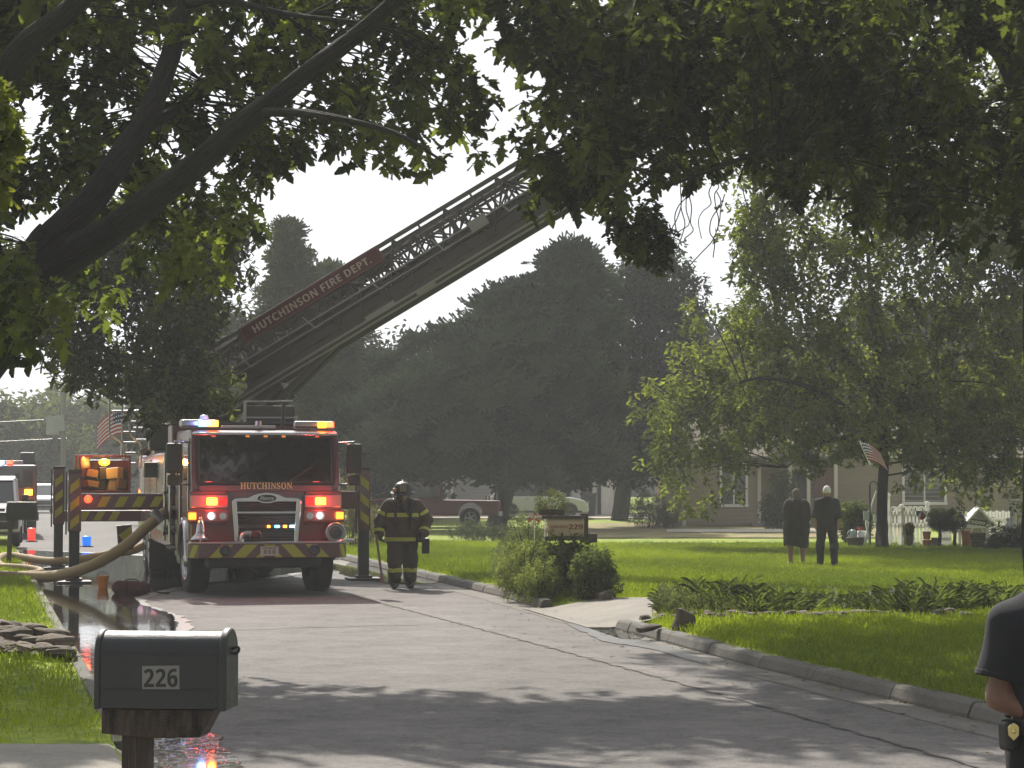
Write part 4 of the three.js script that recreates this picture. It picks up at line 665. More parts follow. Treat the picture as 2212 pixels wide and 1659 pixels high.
{
  const a = outrigger(-1, -5.5, 2.9, 1.5, 0.3, 2.05, 4); lamp(a, 'marker_lamp', new THREE.SphereGeometry(0.075, 14, 10), V(-2.66, 1.55, -5.32), REDL, 2.2, 0.12, V(0, 0, 0.14));
  outrigger(1, -5.5, 2.5, 1.52, 0.34, 2.1, 0);
  outrigger(-1, -12.2, 2.95, 1.13, 0.24, 2.15, 3); outrigger(1, -12.2, 2.5, 1.13, 0.24, 2.15, 0);
  // equipment tray with amber lamp beyond the left outrigger
  const tr = B().box(1.15, 0.05, 0.6, -2.1, 1.66, -11.0).box(0.05, 0.75, 0.05, -2.65, 2.02, -10.75).box(0.05, 0.75, 0.05, -1.55, 2.02, -10.75).box(1.15, 0.05, 0.05, -2.1, 2.4, -10.75).box(1.1, 0.65, 0.3, -2.1, 2.0, -11.1).build('equipment_tray', MAT.darkRed, T);
  for (let k = 0; k < 11; k++) B().box(rr(0.12, 0.28), rr(0.12, 0.3), 0.2, -2.5 + (k % 5) * 0.19 + rr(-0.03, 0.03), 1.82 + Math.floor(k / 5) * 0.22, -10.83 + rr(-0.04, 0.04), 0, rr(-0.4, 0.4), rr(-0.2, 0.2)).build('gear', [MAT.darkRed, std(0.22, 0.14, 0.05, 0.5), MAT.black, std(0.3, 0.25, 0.16, 0.6), MAT.wood][k % 5], tr);
  lamp(tr, 'amber_lamp', new THREE.SphereGeometry(0.1, 16, 10).scale(1.15, 0.75, 0.8), V(-2.08, 2.27, -10.6), [1, 0.52, 0.01], 4, 1.1, V(0, 0.0, 0.2), [1, 0.45, 0.08]);
  lamp(tr, 'red_lamp', new THREE.SphereGeometry(0.05, 12, 8), V(-2.5, 2.33, -10.65), [1, 0.12, 0.02], 4, 0.3, V(0, 0, 0.14));
  // hanging step below the beams
  const sp = B().box(0.3, 0.5, 0.04, -1.75, 0.75, -9.0, 0.1, 0, 0.08).build('step_plate', MAT.darkRed, T); B().extrude([[-0.13, 0.02], [0.13, 0.2], [0.13, 0.0], [0, -0.14]], 0.01, -1.75, 0.78, -8.97, 0.1).build('stripe', MAT.yellow, sp);
}
{ // rails and steps of the turntable deck
  const r = 0.022, b = B(), x0 = -1.95, x1 = -1.0, z = -11.2;
  const R = (ax, ay, az, bx, by, bz) => b.bar(V(ax, ay, az), V(bx, by, bz), r, 8);
  R(x0, 3.62, z, x1, 3.6, z); R(x1, 2.2, z, x1, 3.6, z); R(x0 + 0.05, 3.35, z, x1, 3.38, z); R(-1.45, 3.0, z, x1, 3.0, z); R(-1.4, 2.75, z, x1, 2.75, z); R(x0, 3.62, z, x0, 3.1, z);
  b.tube([V(x0, 3.1, z), V(x0 + 0.02, 2.85, z + 0.02), V(x0 + 0.28, 2.65, z + 0.05), V(x0 + 0.3, 2.1, z + 0.05)], r, 20, 8); b.tube([V(-1.5, 3.6, z), V(-1.5, 2.85, z), V(-1.3, 2.65, z + 0.05), V(-1.3, 2.15, z + 0.05)], r, 20, 8);
  b.bar(V(-1.68, 3.55, z), V(-1.68, 2.1, z), r, 8);
  for (let k = 0; k < 6; k++) R(-1.68, 2.25 + k * 0.22, z + 0.03, -1.4, 2.25 + k * 0.22, z + 0.03);
  b.build('deck_rail', MAT.alu, T);
  B().box(2.3, 0.08, 2.2, 0, 2.46, -10.5).build('deck', MAT.alu, T);
  B().box(0.4, 0.55, 0.35, -1.05, 2.78, -9.6).box(0.3, 0.3, 0.3, -1.35, 2.1, -7.5).each('control_box', MAT.steel, T);
}
{ // turntable and the raised ladder, swung out to the right
  const pv = V(-0.1, 2.95, -10.3);
  B().cyl(0.85, 0.9, 0.14, pv.x, 2.55, pv.z, 0, 0, 0, 32).box(0.14, 1.0, 0.7, pv.x - 0.1, 3.0, pv.z + 0.72, 0, -0.33).box(0.14, 1.0, 0.7, pv.x + 0.25, 3.0, pv.z - 0.72, 0, -0.33).build('turntable', MAT.steel, T);
  const L = sub('aerial_ladder', T, pv); L.rotation.order = 'YZX'; L.rotation.y = -0.09 - TY; L.rotation.z = 0.535;
  const dull = std(0.075, 0.066, 0.062, 0.5, 0.5, { map: tWear }), pale = std(0.26, 0.25, 0.24, 0.5, 0.5);
  const section = (x0, x1, zw, y0, y1, step, thick, plate) => {
    for (const sz of [-1, 1]) {
      const b = B(); b.beam(V(x0, y0 + 0.1, sz * zw), V(x1, y0 + 0.1, sz * zw), 0.1, 0.2); b.beam(V(x0, y0 + 0.26, sz * zw), V(x1, y0 + 0.26, sz * zw), 0.06, 0.04); b.beam(V(x0, y1, sz * zw), V(x1, y1, sz * zw), 0.07, thick);
      let k = 0; for (let x = x0; x < x1 - 0.1; x += step, k++) { b.beam(V(x, y0 + 0.2, sz * zw), V(x, y1, sz * zw), 0.045, 0.045, V(1, 0, 0)); b.beam(V(x + (k % 2 ? 0 : step), y0 + 0.25, sz * zw), V(x + (k % 2 ? step : 0), y1 - 0.03, sz * zw), 0.04, 0.04, V(1, 0, 0)); }
      b.build('side_truss', dull, L);
    }
  };
  section(-0.7, 9.2, 0.56, 0, 1.28, 0.62, 0.09); section(0.4, 11.4, 0.46, 0.24, 1.16, 0.55, 0.07); section(1.2, 13.2, 0.37, 0.42, 1.06, 0.5, 0.06);
  for (let k = 0; k < 34; k++) { const x = -0.4 + k * 0.4, w = x < 9.2 ? 1.1 : 0.8; B().bar(V(x, 0.18 + (x > 9.2 ? 0.3 : 0), -w / 2), V(x, 0.18 + (x > 9.2 ? 0.3 : 0), w / 2), 0.024, 8).build('rung', dull, L); }
  B().box(9.6, 0.46, 0.03, 4.1, 0.5, 0.3).build('cable_tray', std(0.05, 0.05, 0.05, 0.7), L);
  B().box(9.8, 0.05, 0.05, 4.2, 0.07, 0.63).box(9.8, 0.04, 0.05, 4.2, -0.03, 0.6).build('lower_rail', pale, L);
  B().beam(V(0.3, 0.68, 0.62), V(9.2, 0.68, 0.62), 0.025, 0.025).beam(V(1.2, 0.52, 0.62), V(7.4, 0.52, 0.62), 0.022, 0.022).build('hand_rail', pale, L);
  for (let k = 0; k < 5; k++) { const x = 1.55 + k * 1.55; B().beam(V(x, 0.84, 0.63), V(x + 0.12, 0.5, 0.64), 0.035, 0.03).beam(V(x + 0.12, 0.5, 0.64), V(x + 0.34, 0.52, 0.64), 0.03, 0.03).build('rail_bracket', pale, L); }
  B().beam(V(0.2, 1.0, 0.64), V(1.0, 0.32, 0.64), 0.035, 0.03).build('rail_bracket', pale, L);
  B().add(new THREE.CylinderGeometry(0.26, 0.26, 0.02, 24).scale(1, 1, 0.5), 1.15, 0.24, 0.63, Math.PI / 2).torus(0.01, 0.01, 1.15, 0.24, 0.64).build('oval_badge', std(0.55, 0.55, 0.55, 0.4, 0.4), L);
  B().box(0.7, 0.08, 0.02, 4.55, 0.12, 0.64).box(0.45, 0.09, 0.02, 5.6, 0.02, 0.64).box(0.4, 0.24, 0.04, 7.2, 0.62, 0.63).build('rail_plate', pale, L);
  const sign = canvasTex(1024, 112, (x, w, h) => { x.fillStyle = '#501013'; x.fillRect(0, 0, w, h); x.strokeStyle = '#8d5a58'; x.lineWidth = 3; x.strokeRect(6, 6, w - 12, h - 12); x.font = 'bold 74px sans-serif'; x.textAlign = 'center'; x.textBaseline = 'middle'; const s = 'HUTCHINSON FIRE DEPT.'; x.fillStyle = '#b4a198'; x.fillText(s, w / 2, h / 2 + 2, w - 60); });
  for (const sz of [1, -1]) { const pn = B().box(3.35, 0.36, 0.03, 3.5, 1.14, sz * 0.63, 0, 0, 0, 0.008).build('sign_panel', MAT.red, L); const f = mesh('lettering', new THREE.PlaneGeometry(3.32, 0.34), std(1, 1, 1, 0.5, 0, { map: sign }), pn); f.position.set(3.5, 1.14, sz * 0.648); if (sz < 0) f.rotation.y = Math.PI; }
  // lift cylinders under the ladder
  for (const sz of [-0.36, 0.36]) { B().bar(V(0.5, -0.62, sz), V(2.0, -0.28, sz), 0.12, 14).build('lift_cylinder', MAT.steel, L); B().bar(V(2.0, -0.28, sz), V(3.3, 0.02, sz), 0.07, 12).build('lift_rod', MAT.steel, L); }
  B().box(2.6, 0.16, 0.9, 0.7, -0.12, 0).box(1.6, 0.12, 0.7, -0.5, 0.2, 0).build('ladder_heel', MAT.steel, L);
}
// ---------------------------------------------------------------- smooth bodies: a distance field meshed into one surface
const cap = (ax, ay, az, ra, bx, by, bz, rb) => { const dx = bx - ax, dy = by - ay, dz = bz - az, L2 = dx * dx + dy * dy + dz * dz || 1e-9; return (x, y, z) => { let t = ((x - ax) * dx + (y - ay) * dy + (z - az) * dz) / L2; t = t < 0 ? 0 : t > 1 ? 1 : t; const ex = x - ax - dx * t, ey = y - ay - dy * t, ez = z - az - dz * t; return Math.sqrt(ex * ex + ey * ey + ez * ez) - (ra + (rb - ra) * t); }; };
const ell = (cx, cy, cz, rx, ry, rz) => (x, y, z) => { const a = (x - cx) / rx, b = (y - cy) / ry, c = (z - cz) / rz, k = Math.sqrt(a * a + b * b + c * c); return (k - 1) * Math.min(rx, ry, rz) * (k < 1 ? 1 : 0.5 + 0.5 / k); };
const smin = (a, b, k) => { const h = Math.max(0, k - Math.abs(a - b)) / k; return Math.min(a, b) - h * h * k * 0.25; };
const join = (k, ...fs) => (x, y, z) => { let v = fs[0](x, y, z); for (let i = 1; i < fs.length; i++) v = smin(v, fs[i](x, y, z), k); return v; };
const cut = (f, g) => (x, y, z) => Math.max(f(x, y, z), g(x, y, z));
const grow = (f, r) => (x, y, z) => f(x, y, z) - r;
const slab = (nx, ny, nz, c, h) => (x, y, z) => Math.abs(nx * x + ny * y + nz * z - c) - h;
const above = (y0, s = 1) => (x, y) => (y0 - y) * s; // keeps what is above y0 (s = 1) or below it (-1)
const folds = (f, amp, fy, fa) => (x, y, z) => f(x, y, z) + amp * Math.sin(y * fy + 3 * Math.sin(x * fa + z * fa * 0.7)) * Math.cos(x * fa * 1.3 + y * 9 + z * fa);
function field(f, lo, hi, cell) {
  const n = [0, 1, 2].map((i) => Math.ceil((hi[i] - lo[i]) / cell) + 2), [nx, ny, nz] = n, val = new Float32Array(nx * ny * nz);
  const X = (i) => lo[0] + (i - 0.5) * cell, Y = (j) => lo[1] + (j - 0.5) * cell, Z = (k) => lo[2] + (k - 0.5) * cell;
  for (let k = 0, q = 0; k < nz; k++) for (let j = 0; j < ny; j++) for (let i = 0; i < nx; i++, q++) val[q] = f(X(i), Y(j), Z(k));
  const pos = [], idx = [], id = new Int32Array(nx * ny * nz).fill(-1), S = [1, nx, nx * ny];
  for (let k = 0; k < nz - 1; k++) for (let j = 0; j < ny - 1; j++) for (let i = 0; i < nx - 1; i++) {
    const q = i + j * nx + k * nx * ny; let inside = 0, sx = 0, sy = 0, sz = 0, m = 0;
    for (let c = 0; c < 8; c++) if (val[q + (c & 1) + (c >> 1 & 1) * nx + (c >> 2) * nx * ny] < 0) inside++;
    if (!inside || inside === 8) continue;
    for (let a = 0; a < 3; a++) for (let b = 0; b < 4; b++) { const o = [0, 0, 0], p = (a + 1) % 3, r = (a + 2) % 3; o[p] = b & 1; o[r] = b >> 1; const q0 = q + o[0] * S[0] + o[1] * S[1] + o[2] * S[2], v0 = val[q0], v1 = val[q0 + S[a]]; if ((v0 < 0) === (v1 < 0)) continue; const t = v0 / (v0 - v1); o[a] = t; sx += o[0]; sy += o[1]; sz += o[2]; m++; }
    id[q] = pos.length / 3; pos.push(X(i + sx / m), Y(j + sy / m), Z(k + sz / m));
  }
  for (let k = 1; k < nz - 1; k++) for (let j = 1; j < ny - 1; j++) for (let i = 1; i < nx - 1; i++) {
    const q = i + j * nx + k * nx * ny;
    for (let a = 0; a < 3; a++) { const v0 = val[q], v1 = val[q + S[a]]; if ((v0 < 0) === (v1 < 0)) continue; const p = S[(a + 1) % 3], r = S[(a + 2) % 3], A = id[q], Bq = id[q - p], C = id[q - p - r], D = id[q - r]; if (A < 0 || Bq < 0 || C < 0 || D < 0) continue; v0 < 0 ? idx.push(A, Bq, C, A, C, D) : idx.push(A, C, Bq, A, D, C); }
  }
  const g = new THREE.BufferGeometry(), nor = [], uv = [], e = cell * 0.5;
  for (let i = 0; i < pos.length; i += 3) { const [x, y, z] = [pos[i], pos[i + 1], pos[i + 2]]; const v = V(f(x + e, y, z) - f(x - e, y, z), f(x, y + e, z) - f(x, y - e, z), f(x, y, z + e) - f(x, y, z - e)).normalize(); nor.push(v.x, v.y, v.z); uv.push(x + z * 0.6, y); }
  g.setAttribute('position', new THREE.Float32BufferAttribute(pos, 3)); g.setAttribute('normal', new THREE.Float32BufferAttribute(nor, 3)); g.setAttribute('uv', new THREE.Float32BufferAttribute(uv, 2)); g.setIndex(idx); return g;
}
const cloth = (r, g, b) => std(r, g, b, 0.95, 0, { map: again(tWear, 3), bumpMap: again(tGrain, 6), bumpScale: 0.002 });
const tSkin = tex(512, (i) => { const v = 1 + 0.22 * nMid[i] + 0.12 * nFine[i]; return [v, v * (1 - 0.08 * nSoft[i]), v * (1 - 0.1 * nSoft[i])]; }, 4);
const skin = (r, g, b) => std(r, g, b, 0.5, 0, { map: tSkin, bumpMap: again(tGrain, 7), bumpScale: 0.0012 });
// a hand: palm, four curled fingers, thumb; w wrist, d direction of the palm, n which way the palm faces, t side of the thumb
function handField(w, d, n, t, s = 1, curl = 0.6) {
  const P = (a, b, c) => [w.x + d.x * a * s + n.x * b * s + t.x * c * s, w.y + d.y * a * s + n.y * b * s + t.y * c * s, w.z + d.z * a * s + n.z * b * s + t.z * c * s], fs = [];
  fs.push(cap(...P(0, 0, 0), 0.026 * s, ...P(0.05, 0, 0.018), 0.023 * s), cap(...P(0, 0, 0), 0.026 * s, ...P(0.055, 0, -0.02), 0.021 * s), cap(...P(0.05, 0, 0.018), 0.02 * s, ...P(0.05, 0, -0.022), 0.018 * s));
  const palm = join(0.012, ...fs), fingers = [[0.03, 0.078], [0.01, 0.086], [-0.011, 0.08], [-0.03, 0.064]].map(([c, L]) => { const a = P(0.072, 0, c), b = P(0.072 + L * 0.45 * Math.cos(curl), L * 0.45 * Math.sin(curl), c), e = P(0.072 + L * 0.45 * Math.cos(curl) + L * 0.5 * Math.cos(curl * 2.3), L * 0.45 * Math.sin(curl) + L * 0.5 * Math.sin(curl * 2.3), c); return join(0.004, cap(...a, 0.0105 * s, ...b, 0.0095 * s), cap(...b, 0.0095 * s, ...e, 0.008 * s)); });
  const th = join(0.006, cap(...P(0.015, 0.005, 0.026), 0.014 * s, ...P(0.05, 0.022, 0.05), 0.0115 * s), cap(...P(0.05, 0.022, 0.05), 0.0115 * s, ...P(0.08, 0.03, 0.048), 0.009 * s));
  return join(0.008, palm, ...fingers, th);
}
function headField(c, s = 1) { // c: centre of the skull, facing +z
  const [x, y, z] = c;
  return join(0.02 * s, ell(x, y + 0.02 * s, z - 0.012 * s, 0.078 * s, 0.1 * s, 0.098 * s), ell(x, y - 0.05 * s, z + 0.022 * s, 0.058 * s, 0.075 * s, 0.07 * s), cap(x, y - 0.005 * s, z + 0.09 * s, 0.01 * s, x, y - 0.035 * s, z + 0.105 * s, 0.014 * s), ell(x - 0.079 * s, y - 0.015 * s, z - 0.005 * s, 0.012 * s, 0.03 * s, 0.02 * s), ell(x + 0.079 * s, y - 0.015 * s, z - 0.005 * s, 0.012 * s, 0.03 * s, 0.02 * s), cap(x - 0.02 * s, y - 0.075 * s, z + 0.083 * s, 0.008 * s, x + 0.02 * s, y - 0.075 * s, z + 0.083 * s, 0.008 * s), cap(x - 0.04 * s, y + 0.025 * s, z + 0.075 * s, 0.012 * s, x + 0.04 * s, y + 0.025 * s, z + 0.075 * s, 0.012 * s));
}
const mirrorX = (f) => (x, y, z) => f(-x, y, z);
function addField(name, f, lo, hi, cell, mat, parent) { return mesh(name, field(f, lo, hi, cell), mat, parent); }

{ // firefighter walking towards the camera on the road edge
  const p = foot(869, 1271), t = thing('person', 'firefighter in turnout coat and helmet with lime bands walking on the road', 'person', V(p.x, p.y, p.z), 0.1); t.scale.set(1.12, 1.04, 1.08);
  const gear = cloth(0.062, 0.046, 0.03), gearD = cloth(0.05, 0.038, 0.026), lime = std(0.42, 0.45, 0.06, 0.5), F = folds;
  const sh = { l: [-0.22, 1.4, 0], r: [0.22, 1.4, 0] }, el = { l: [-0.36, 1.14, 0.0], r: [0.39, 1.15, 0.0] }, wr = { l: [-0.37, 0.92, 0.1], r: [0.33, 0.93, 0.16] };
  const legs = [[-0.115, 0.06], [0.115, -0.1]];
  const body = join(0.05, headField([0, 1.57, 0.06], 1), cap(0, 1.36, 0, 0.065, 0, 1.5, 0.035, 0.06), cap(-0.17, 1.38, 0, 0.07, 0.17, 1.38, 0, 0.07), cap(0, 1.3, 0, 0.13, 0, 0.95, 0, 0.13), cap(...sh.l, 0.055, ...el.l, 0.045), cap(...el.l, 0.045, ...wr.l, 0.034), cap(...sh.r, 0.055, ...el.r, 0.045), cap(...el.r, 0.045, ...wr.r, 0.034), ...legs.flatMap(([x, z]) => [cap(x * 0.85, 0.9, 0, 0.09, x, 0.48, z * 0.6 + 0.03, 0.06), cap(x, 0.48, z * 0.6 + 0.03, 0.06, x, 0.09, z, 0.045)]));
  addField('body', body, [-0.5, 0.02, -0.25], [0.5, 1.75, 0.3], 0.018, skin(0.2, 0.11, 0.075), t);
  const coat0 = join(0.06, cap(-0.16, 1.4, 0, 0.1, 0.16, 1.4, 0, 0.1), cap(-0.12, 1.3, 0, 0.16, -0.1, 0.86, 0, 0.17), cap(0.12, 1.3, 0, 0.16, 0.1, 0.86, 0, 0.17), cap(0, 1.2, 0.04, 0.17, 0, 0.9, 0.05, 0.17), cap(0, 1.42, 0, 0.1, 0, 1.49, 0.02, 0.1));
  const slv = (s, k) => join(0.04, cap(...sh[s], 0.105, ...el[s], 0.09), cap(...el[s], 0.09, ...wr[s], 0.078));
  const coat = F(cut(join(0.05, coat0, slv('l'), slv('r')), above(0.76)), 0.008, 24, 11);
  const box3 = [[-0.62, 0.7, -0.35], [0.62, 1.65, 0.4]];
  const jk = addField('coat', coat, ...box3, 0.016, gear, t);
  const band = (f, g) => addField('reflective_band', cut(grow(f, 0.007), g), ...box3, 0.014, lime, jk);
  band(F(coat0, 0.008, 24, 11), slab(0, 1, 0, 1.24, 0.04)); band(F(cut(coat0, above(0.76)), 0.008, 24, 11), slab(0, 1, 0, 0.83, 0.035));
  for (const s of ['l', 'r']) { const d = V(el[s][0] - sh[s][0], el[s][1] - sh[s][1], el[s][2] - sh[s][2]).normalize(), c = V(...sh[s]).lerp(V(...el[s]), 0.55); band(cap(...sh[s], 0.106, ...el[s], 0.091), slab(d.x, d.y, d.z, d.dot(c), 0.032)); const e = V(wr[s][0] - el[s][0], wr[s][1] - el[s][1], wr[s][2] - el[s][2]).normalize(), c2 = V(...el[s]).lerp(V(...wr[s]), 0.78); band(cap(...el[s], 0.091, ...wr[s], 0.079), slab(e.x, e.y, e.z, e.dot(c2), 0.03)); }
  const leg = ([x, z]) => join(0.05, cap(x * 0.9, 0.9, 0, 0.15, x * 1.05, 0.48, z * 0.6 + 0.04, 0.115), cap(x * 1.05, 0.48, z * 0.6 + 0.04, 0.115, x * 1.1, 0.12, z, 0.1));
  const tr = addField('trousers', F(cut(join(0.04, leg(legs[0]), leg(legs[1])), above(0.1)), 0.008, 26, 12), [-0.4, 0.05, -0.35], [0.4, 1.05, 0.35], 0.016, gearD, t);
  legs.forEach((l) => addField('reflective_band', cut(grow(leg(l), 0.007), slab(0, 1, 0, 0.31, 0.04)), [-0.4, 0.2, -0.35], [0.4, 0.42, 0.35], 0.014, lime, tr));
  for (const [x, z] of legs) addField('boot', cut(join(0.03, cap(x * 1.1, 0.16, z, 0.075, x * 1.1, 0.08, z, 0.07), cap(x * 1.1, 0.06, z - 0.03, 0.055, x * 1.15, 0.05, z + 0.15, 0.05)), above(0.005)), [x * 1.1 - 0.15, 0, z - 0.2], [x * 1.1 + 0.15, 0.3, z + 0.3], 0.014, MAT.black, t);
  for (const [s, o] of [['l', -1], ['r', 1]]) { const w = V(...wr[s]); addField('glove', grow(handField(w, V(o * -0.1, -0.93, 0.35).normalize(), V(-o, 0, 0.2).normalize(), V(0, 0.3, 1).normalize(), 1.1, 0.5), 0.006), [w.x - 0.2, w.y - 0.3, w.z - 0.2], [w.x + 0.2, w.y + 0.1, w.z + 0.25], 0.009, MAT.black, t); }
  const hm = B().lathe([[0, 0.17], [0.06, 0.165], [0.115, 0.13], [0.14, 0.06], [0.145, 0.01], [0.19, -0.01], [0.195, -0.02], [0.13, -0.012]], 0, 1.63, 0.05, 0.22).box(0.02, 0.03, 0.28, 0, 1.79, 0.05, 0.22).build('helmet', MAT.black, t);
  B().box(0.1, 0.12, 0.02, 0, 1.69, 0.2, -0.15).build('helmet_shield', std(0.16, 0.13, 0.08, 0.6), hm); B().cyl(0.03, 0.035, 0.08, -0.13, 1.66, 0.16, Math.PI / 2).build('helmet_lamp', std(0.35, 0.15, 0.08, 0.5), hm);
  const pk = B().add(new THREE.CapsuleGeometry(0.085, 0.42, 6, 14), 0, 1.2, -0.28).build('air_tank', std(0.09, 0.09, 0.085, 0.4), t);
  B().tube([V(-0.13, 1.47, -0.12), V(-0.14, 1.5, 0.04), V(-0.12, 1.3, 0.19), V(-0.11, 1.0, 0.2)], 0.022, 24, 6).tube([V(0.13, 1.47, -0.12), V(0.14, 1.5, 0.04), V(0.12, 1.3, 0.19), V(0.11, 1.0, 0.2)], 0.022, 24, 6).box(0.08, 0.12, 0.06, 0.13, 1.33, 0.19).build('air_pack_strap', MAT.black, t);
  B().ball(0.085, 0.01, 1.36, 0.16).tube([V(0.03, 1.34, 0.22), V(0.12, 1.2, 0.27), V(0.22, 1.15, 0.12), V(0.2, 1.2, -0.15)], 0.018, 24, 6).build('air_mask', MAT.black, t);
  B().box(0.14, 0.2, 0.1, 0.27, 0.88, 0.12, 0, 0.2).box(0.12, 0.26, 0.08, 0.36, 0.72, 0.08, 0.2).build('tool_pouch', MAT.black, t);
  B().bar(V(-0.42, 0.92, 0.16), V(-0.33, 0.22, 0.2), 0.018, 8).box(0.05, 0.16, 0.03, -0.33, 0.2, 0.2).build('hand_tool', std(0.22, 0.1, 0.09, 0.5), t);
}
// onlookers on the lawn, seen from behind (facing -z)
function onlooker(label, p, turn, opt) {
  const t = thing('person', label, 'person', p, turn), H = opt.h, S = (v) => v * H;
  const head = headField([0, S(0.93), S(0.01)], H / 1.75 * 1.02), armL = [[-0.115, 0.8, -0.005], [-0.15, 0.63, -0.02], [-0.13, 0.5, 0.03]], armR = opt.armR ?? [[0.115, 0.8, -0.005], [0.15, 0.63, -0.02], [0.13, 0.5, 0.03]];
  const sc = (a) => a.map(S), foot2 = opt.stance ?? 0.075, parts = [];
  for (const a of [armL, armR]) parts.push(cap(...sc(a[0]), S(0.032), ...sc(a[1]), S(0.026)), cap(...sc(a[1]), S(0.026), ...sc(a[2]), S(0.018)));
  for (const x of [-foot2, foot2]) parts.push(cap(S(x * 0.75), S(0.5), 0, S(0.052), S(x), S(0.27), S(0.005), S(0.036)), cap(S(x), S(0.27), S(-0.004), S(opt.calf ?? 0.038), S(x), S(0.045), S(-0.01), S(0.024)), cap(S(x), S(0.025), S(-0.012), S(0.025), S(x * 1.15), S(0.018), S(0.075), S(0.022)));
  parts.push(cap(S(-0.075), S(0.785), 0, S(0.034), S(0.075), S(0.785), 0, S(0.034)), cap(0, S(0.7), 0, S(0.066), 0, S(0.52), 0, S(0.07)), cap(0, S(0.82), S(-0.005), S(0.035), 0, S(0.89), S(0.003), S(0.034)));
  for (const [a, o] of [[armL, -1], [armR, 1]]) parts.push(handField(V(...sc(a[2])), V(0, -1, 0.15).normalize(), V(-o, 0, 0), V(0, 0, 1), H / 1.8, 0.5));
  const m = addField('body', join(S(0.022), head, ...parts), [S(-0.26), 0, S(-0.15)], [S(0.26), S(1.03), S(0.16)], 0.014, skin(...opt.skin), t);
  opt.dress({ t, S, armL, armR, sc, foot2 }); return t;
}
const shortSleeve = (S, a, r, k = 0.75) => { const e = a[0].map((v, i) => v + (a[1][i] - v) * k); return cap(...a[0].map(S), S(r), ...e.map(S), S(r * 0.95)); };
onlooker('older man with white hair in dark shirt and trousers on the lawn', foot(1787, 1226), Math.PI - 0.08, { h: 1.74, skin: [0.3, 0.17, 0.12], stance: 0.085, dress({ t, S, armL, armR, foot2 }) {
  const shirt = folds(cut(join(S(0.04), cap(S(-0.085), S(0.785), 0, S(0.055), S(0.085), S(0.785), 0, S(0.055)), cap(S(-0.05), S(0.7), 0, S(0.085), S(-0.035), S(0.53), S(0.005), S(0.082)), cap(S(0.05), S(0.7), 0, S(0.085), S(0.035), S(0.53), S(0.005), S(0.082)), cap(S(-0.07), S(0.795), 0, S(0.05), 0, S(0.84), 0, S(0.04)), cap(S(0.07), S(0.795), 0, S(0.05), 0, S(0.84), 0, S(0.04)), shortSleeve(S, armL, 0.042, 0.95), shortSleeve(S, armR, 0.042, 0.95)), above(S(0.47))), 0.006, 22, 10);
  addField('shirt', shirt, [S(-0.24), S(0.44), S(-0.15)], [S(0.24), S(0.88), S(0.15)], 0.013, cloth(0.03, 0.03, 0.028), t);
  const leg = (x) => join(S(0.03), cap(S(x * 0.7), S(0.5), 0, S(0.066), S(x), S(0.27), 0, S(0.05)), cap(S(x), S(0.27), 0, S(0.05), S(x), S(0.04), S(-0.005), S(0.042)));
  addField('trousers', folds(cut(join(S(0.02), leg(-foot2), leg(foot2)), above(S(0.02))), 0.005, 26, 12), [S(-0.2), 0, S(-0.14)], [S(0.2), S(0.6), S(0.14)], 0.013, cloth(0.026, 0.028, 0.032), t);
  for (const x of [-foot2, foot2]) addField('shoe', cut(join(0.02, cap(S(x), S(0.03), S(-0.02), S(0.032), S(x * 1.15), S(0.025), S(0.09), S(0.03)), cap(S(x), S(0.05), S(-0.01), S(0.032), S(x), S(0.03), S(0.02), S(0.032))), above(0.002)), [S(x) - 0.12, 0, -0.15], [S(x) + 0.12, 0.15, 0.26], 0.011, MAT.black, t);
  addField('hair', cut(grow(ell(0, S(0.945), S(-0.006), S(0.046), S(0.058), S(0.056)), 0.006), (x, y, z) => S(0.915) + Math.max(0, z - S(0.01)) * 1.2 - y), [S(-0.08), S(0.86), S(-0.09)], [S(0.08), S(1.03), S(0.09)], 0.009, cloth(0.6, 0.58, 0.55), t);
} });
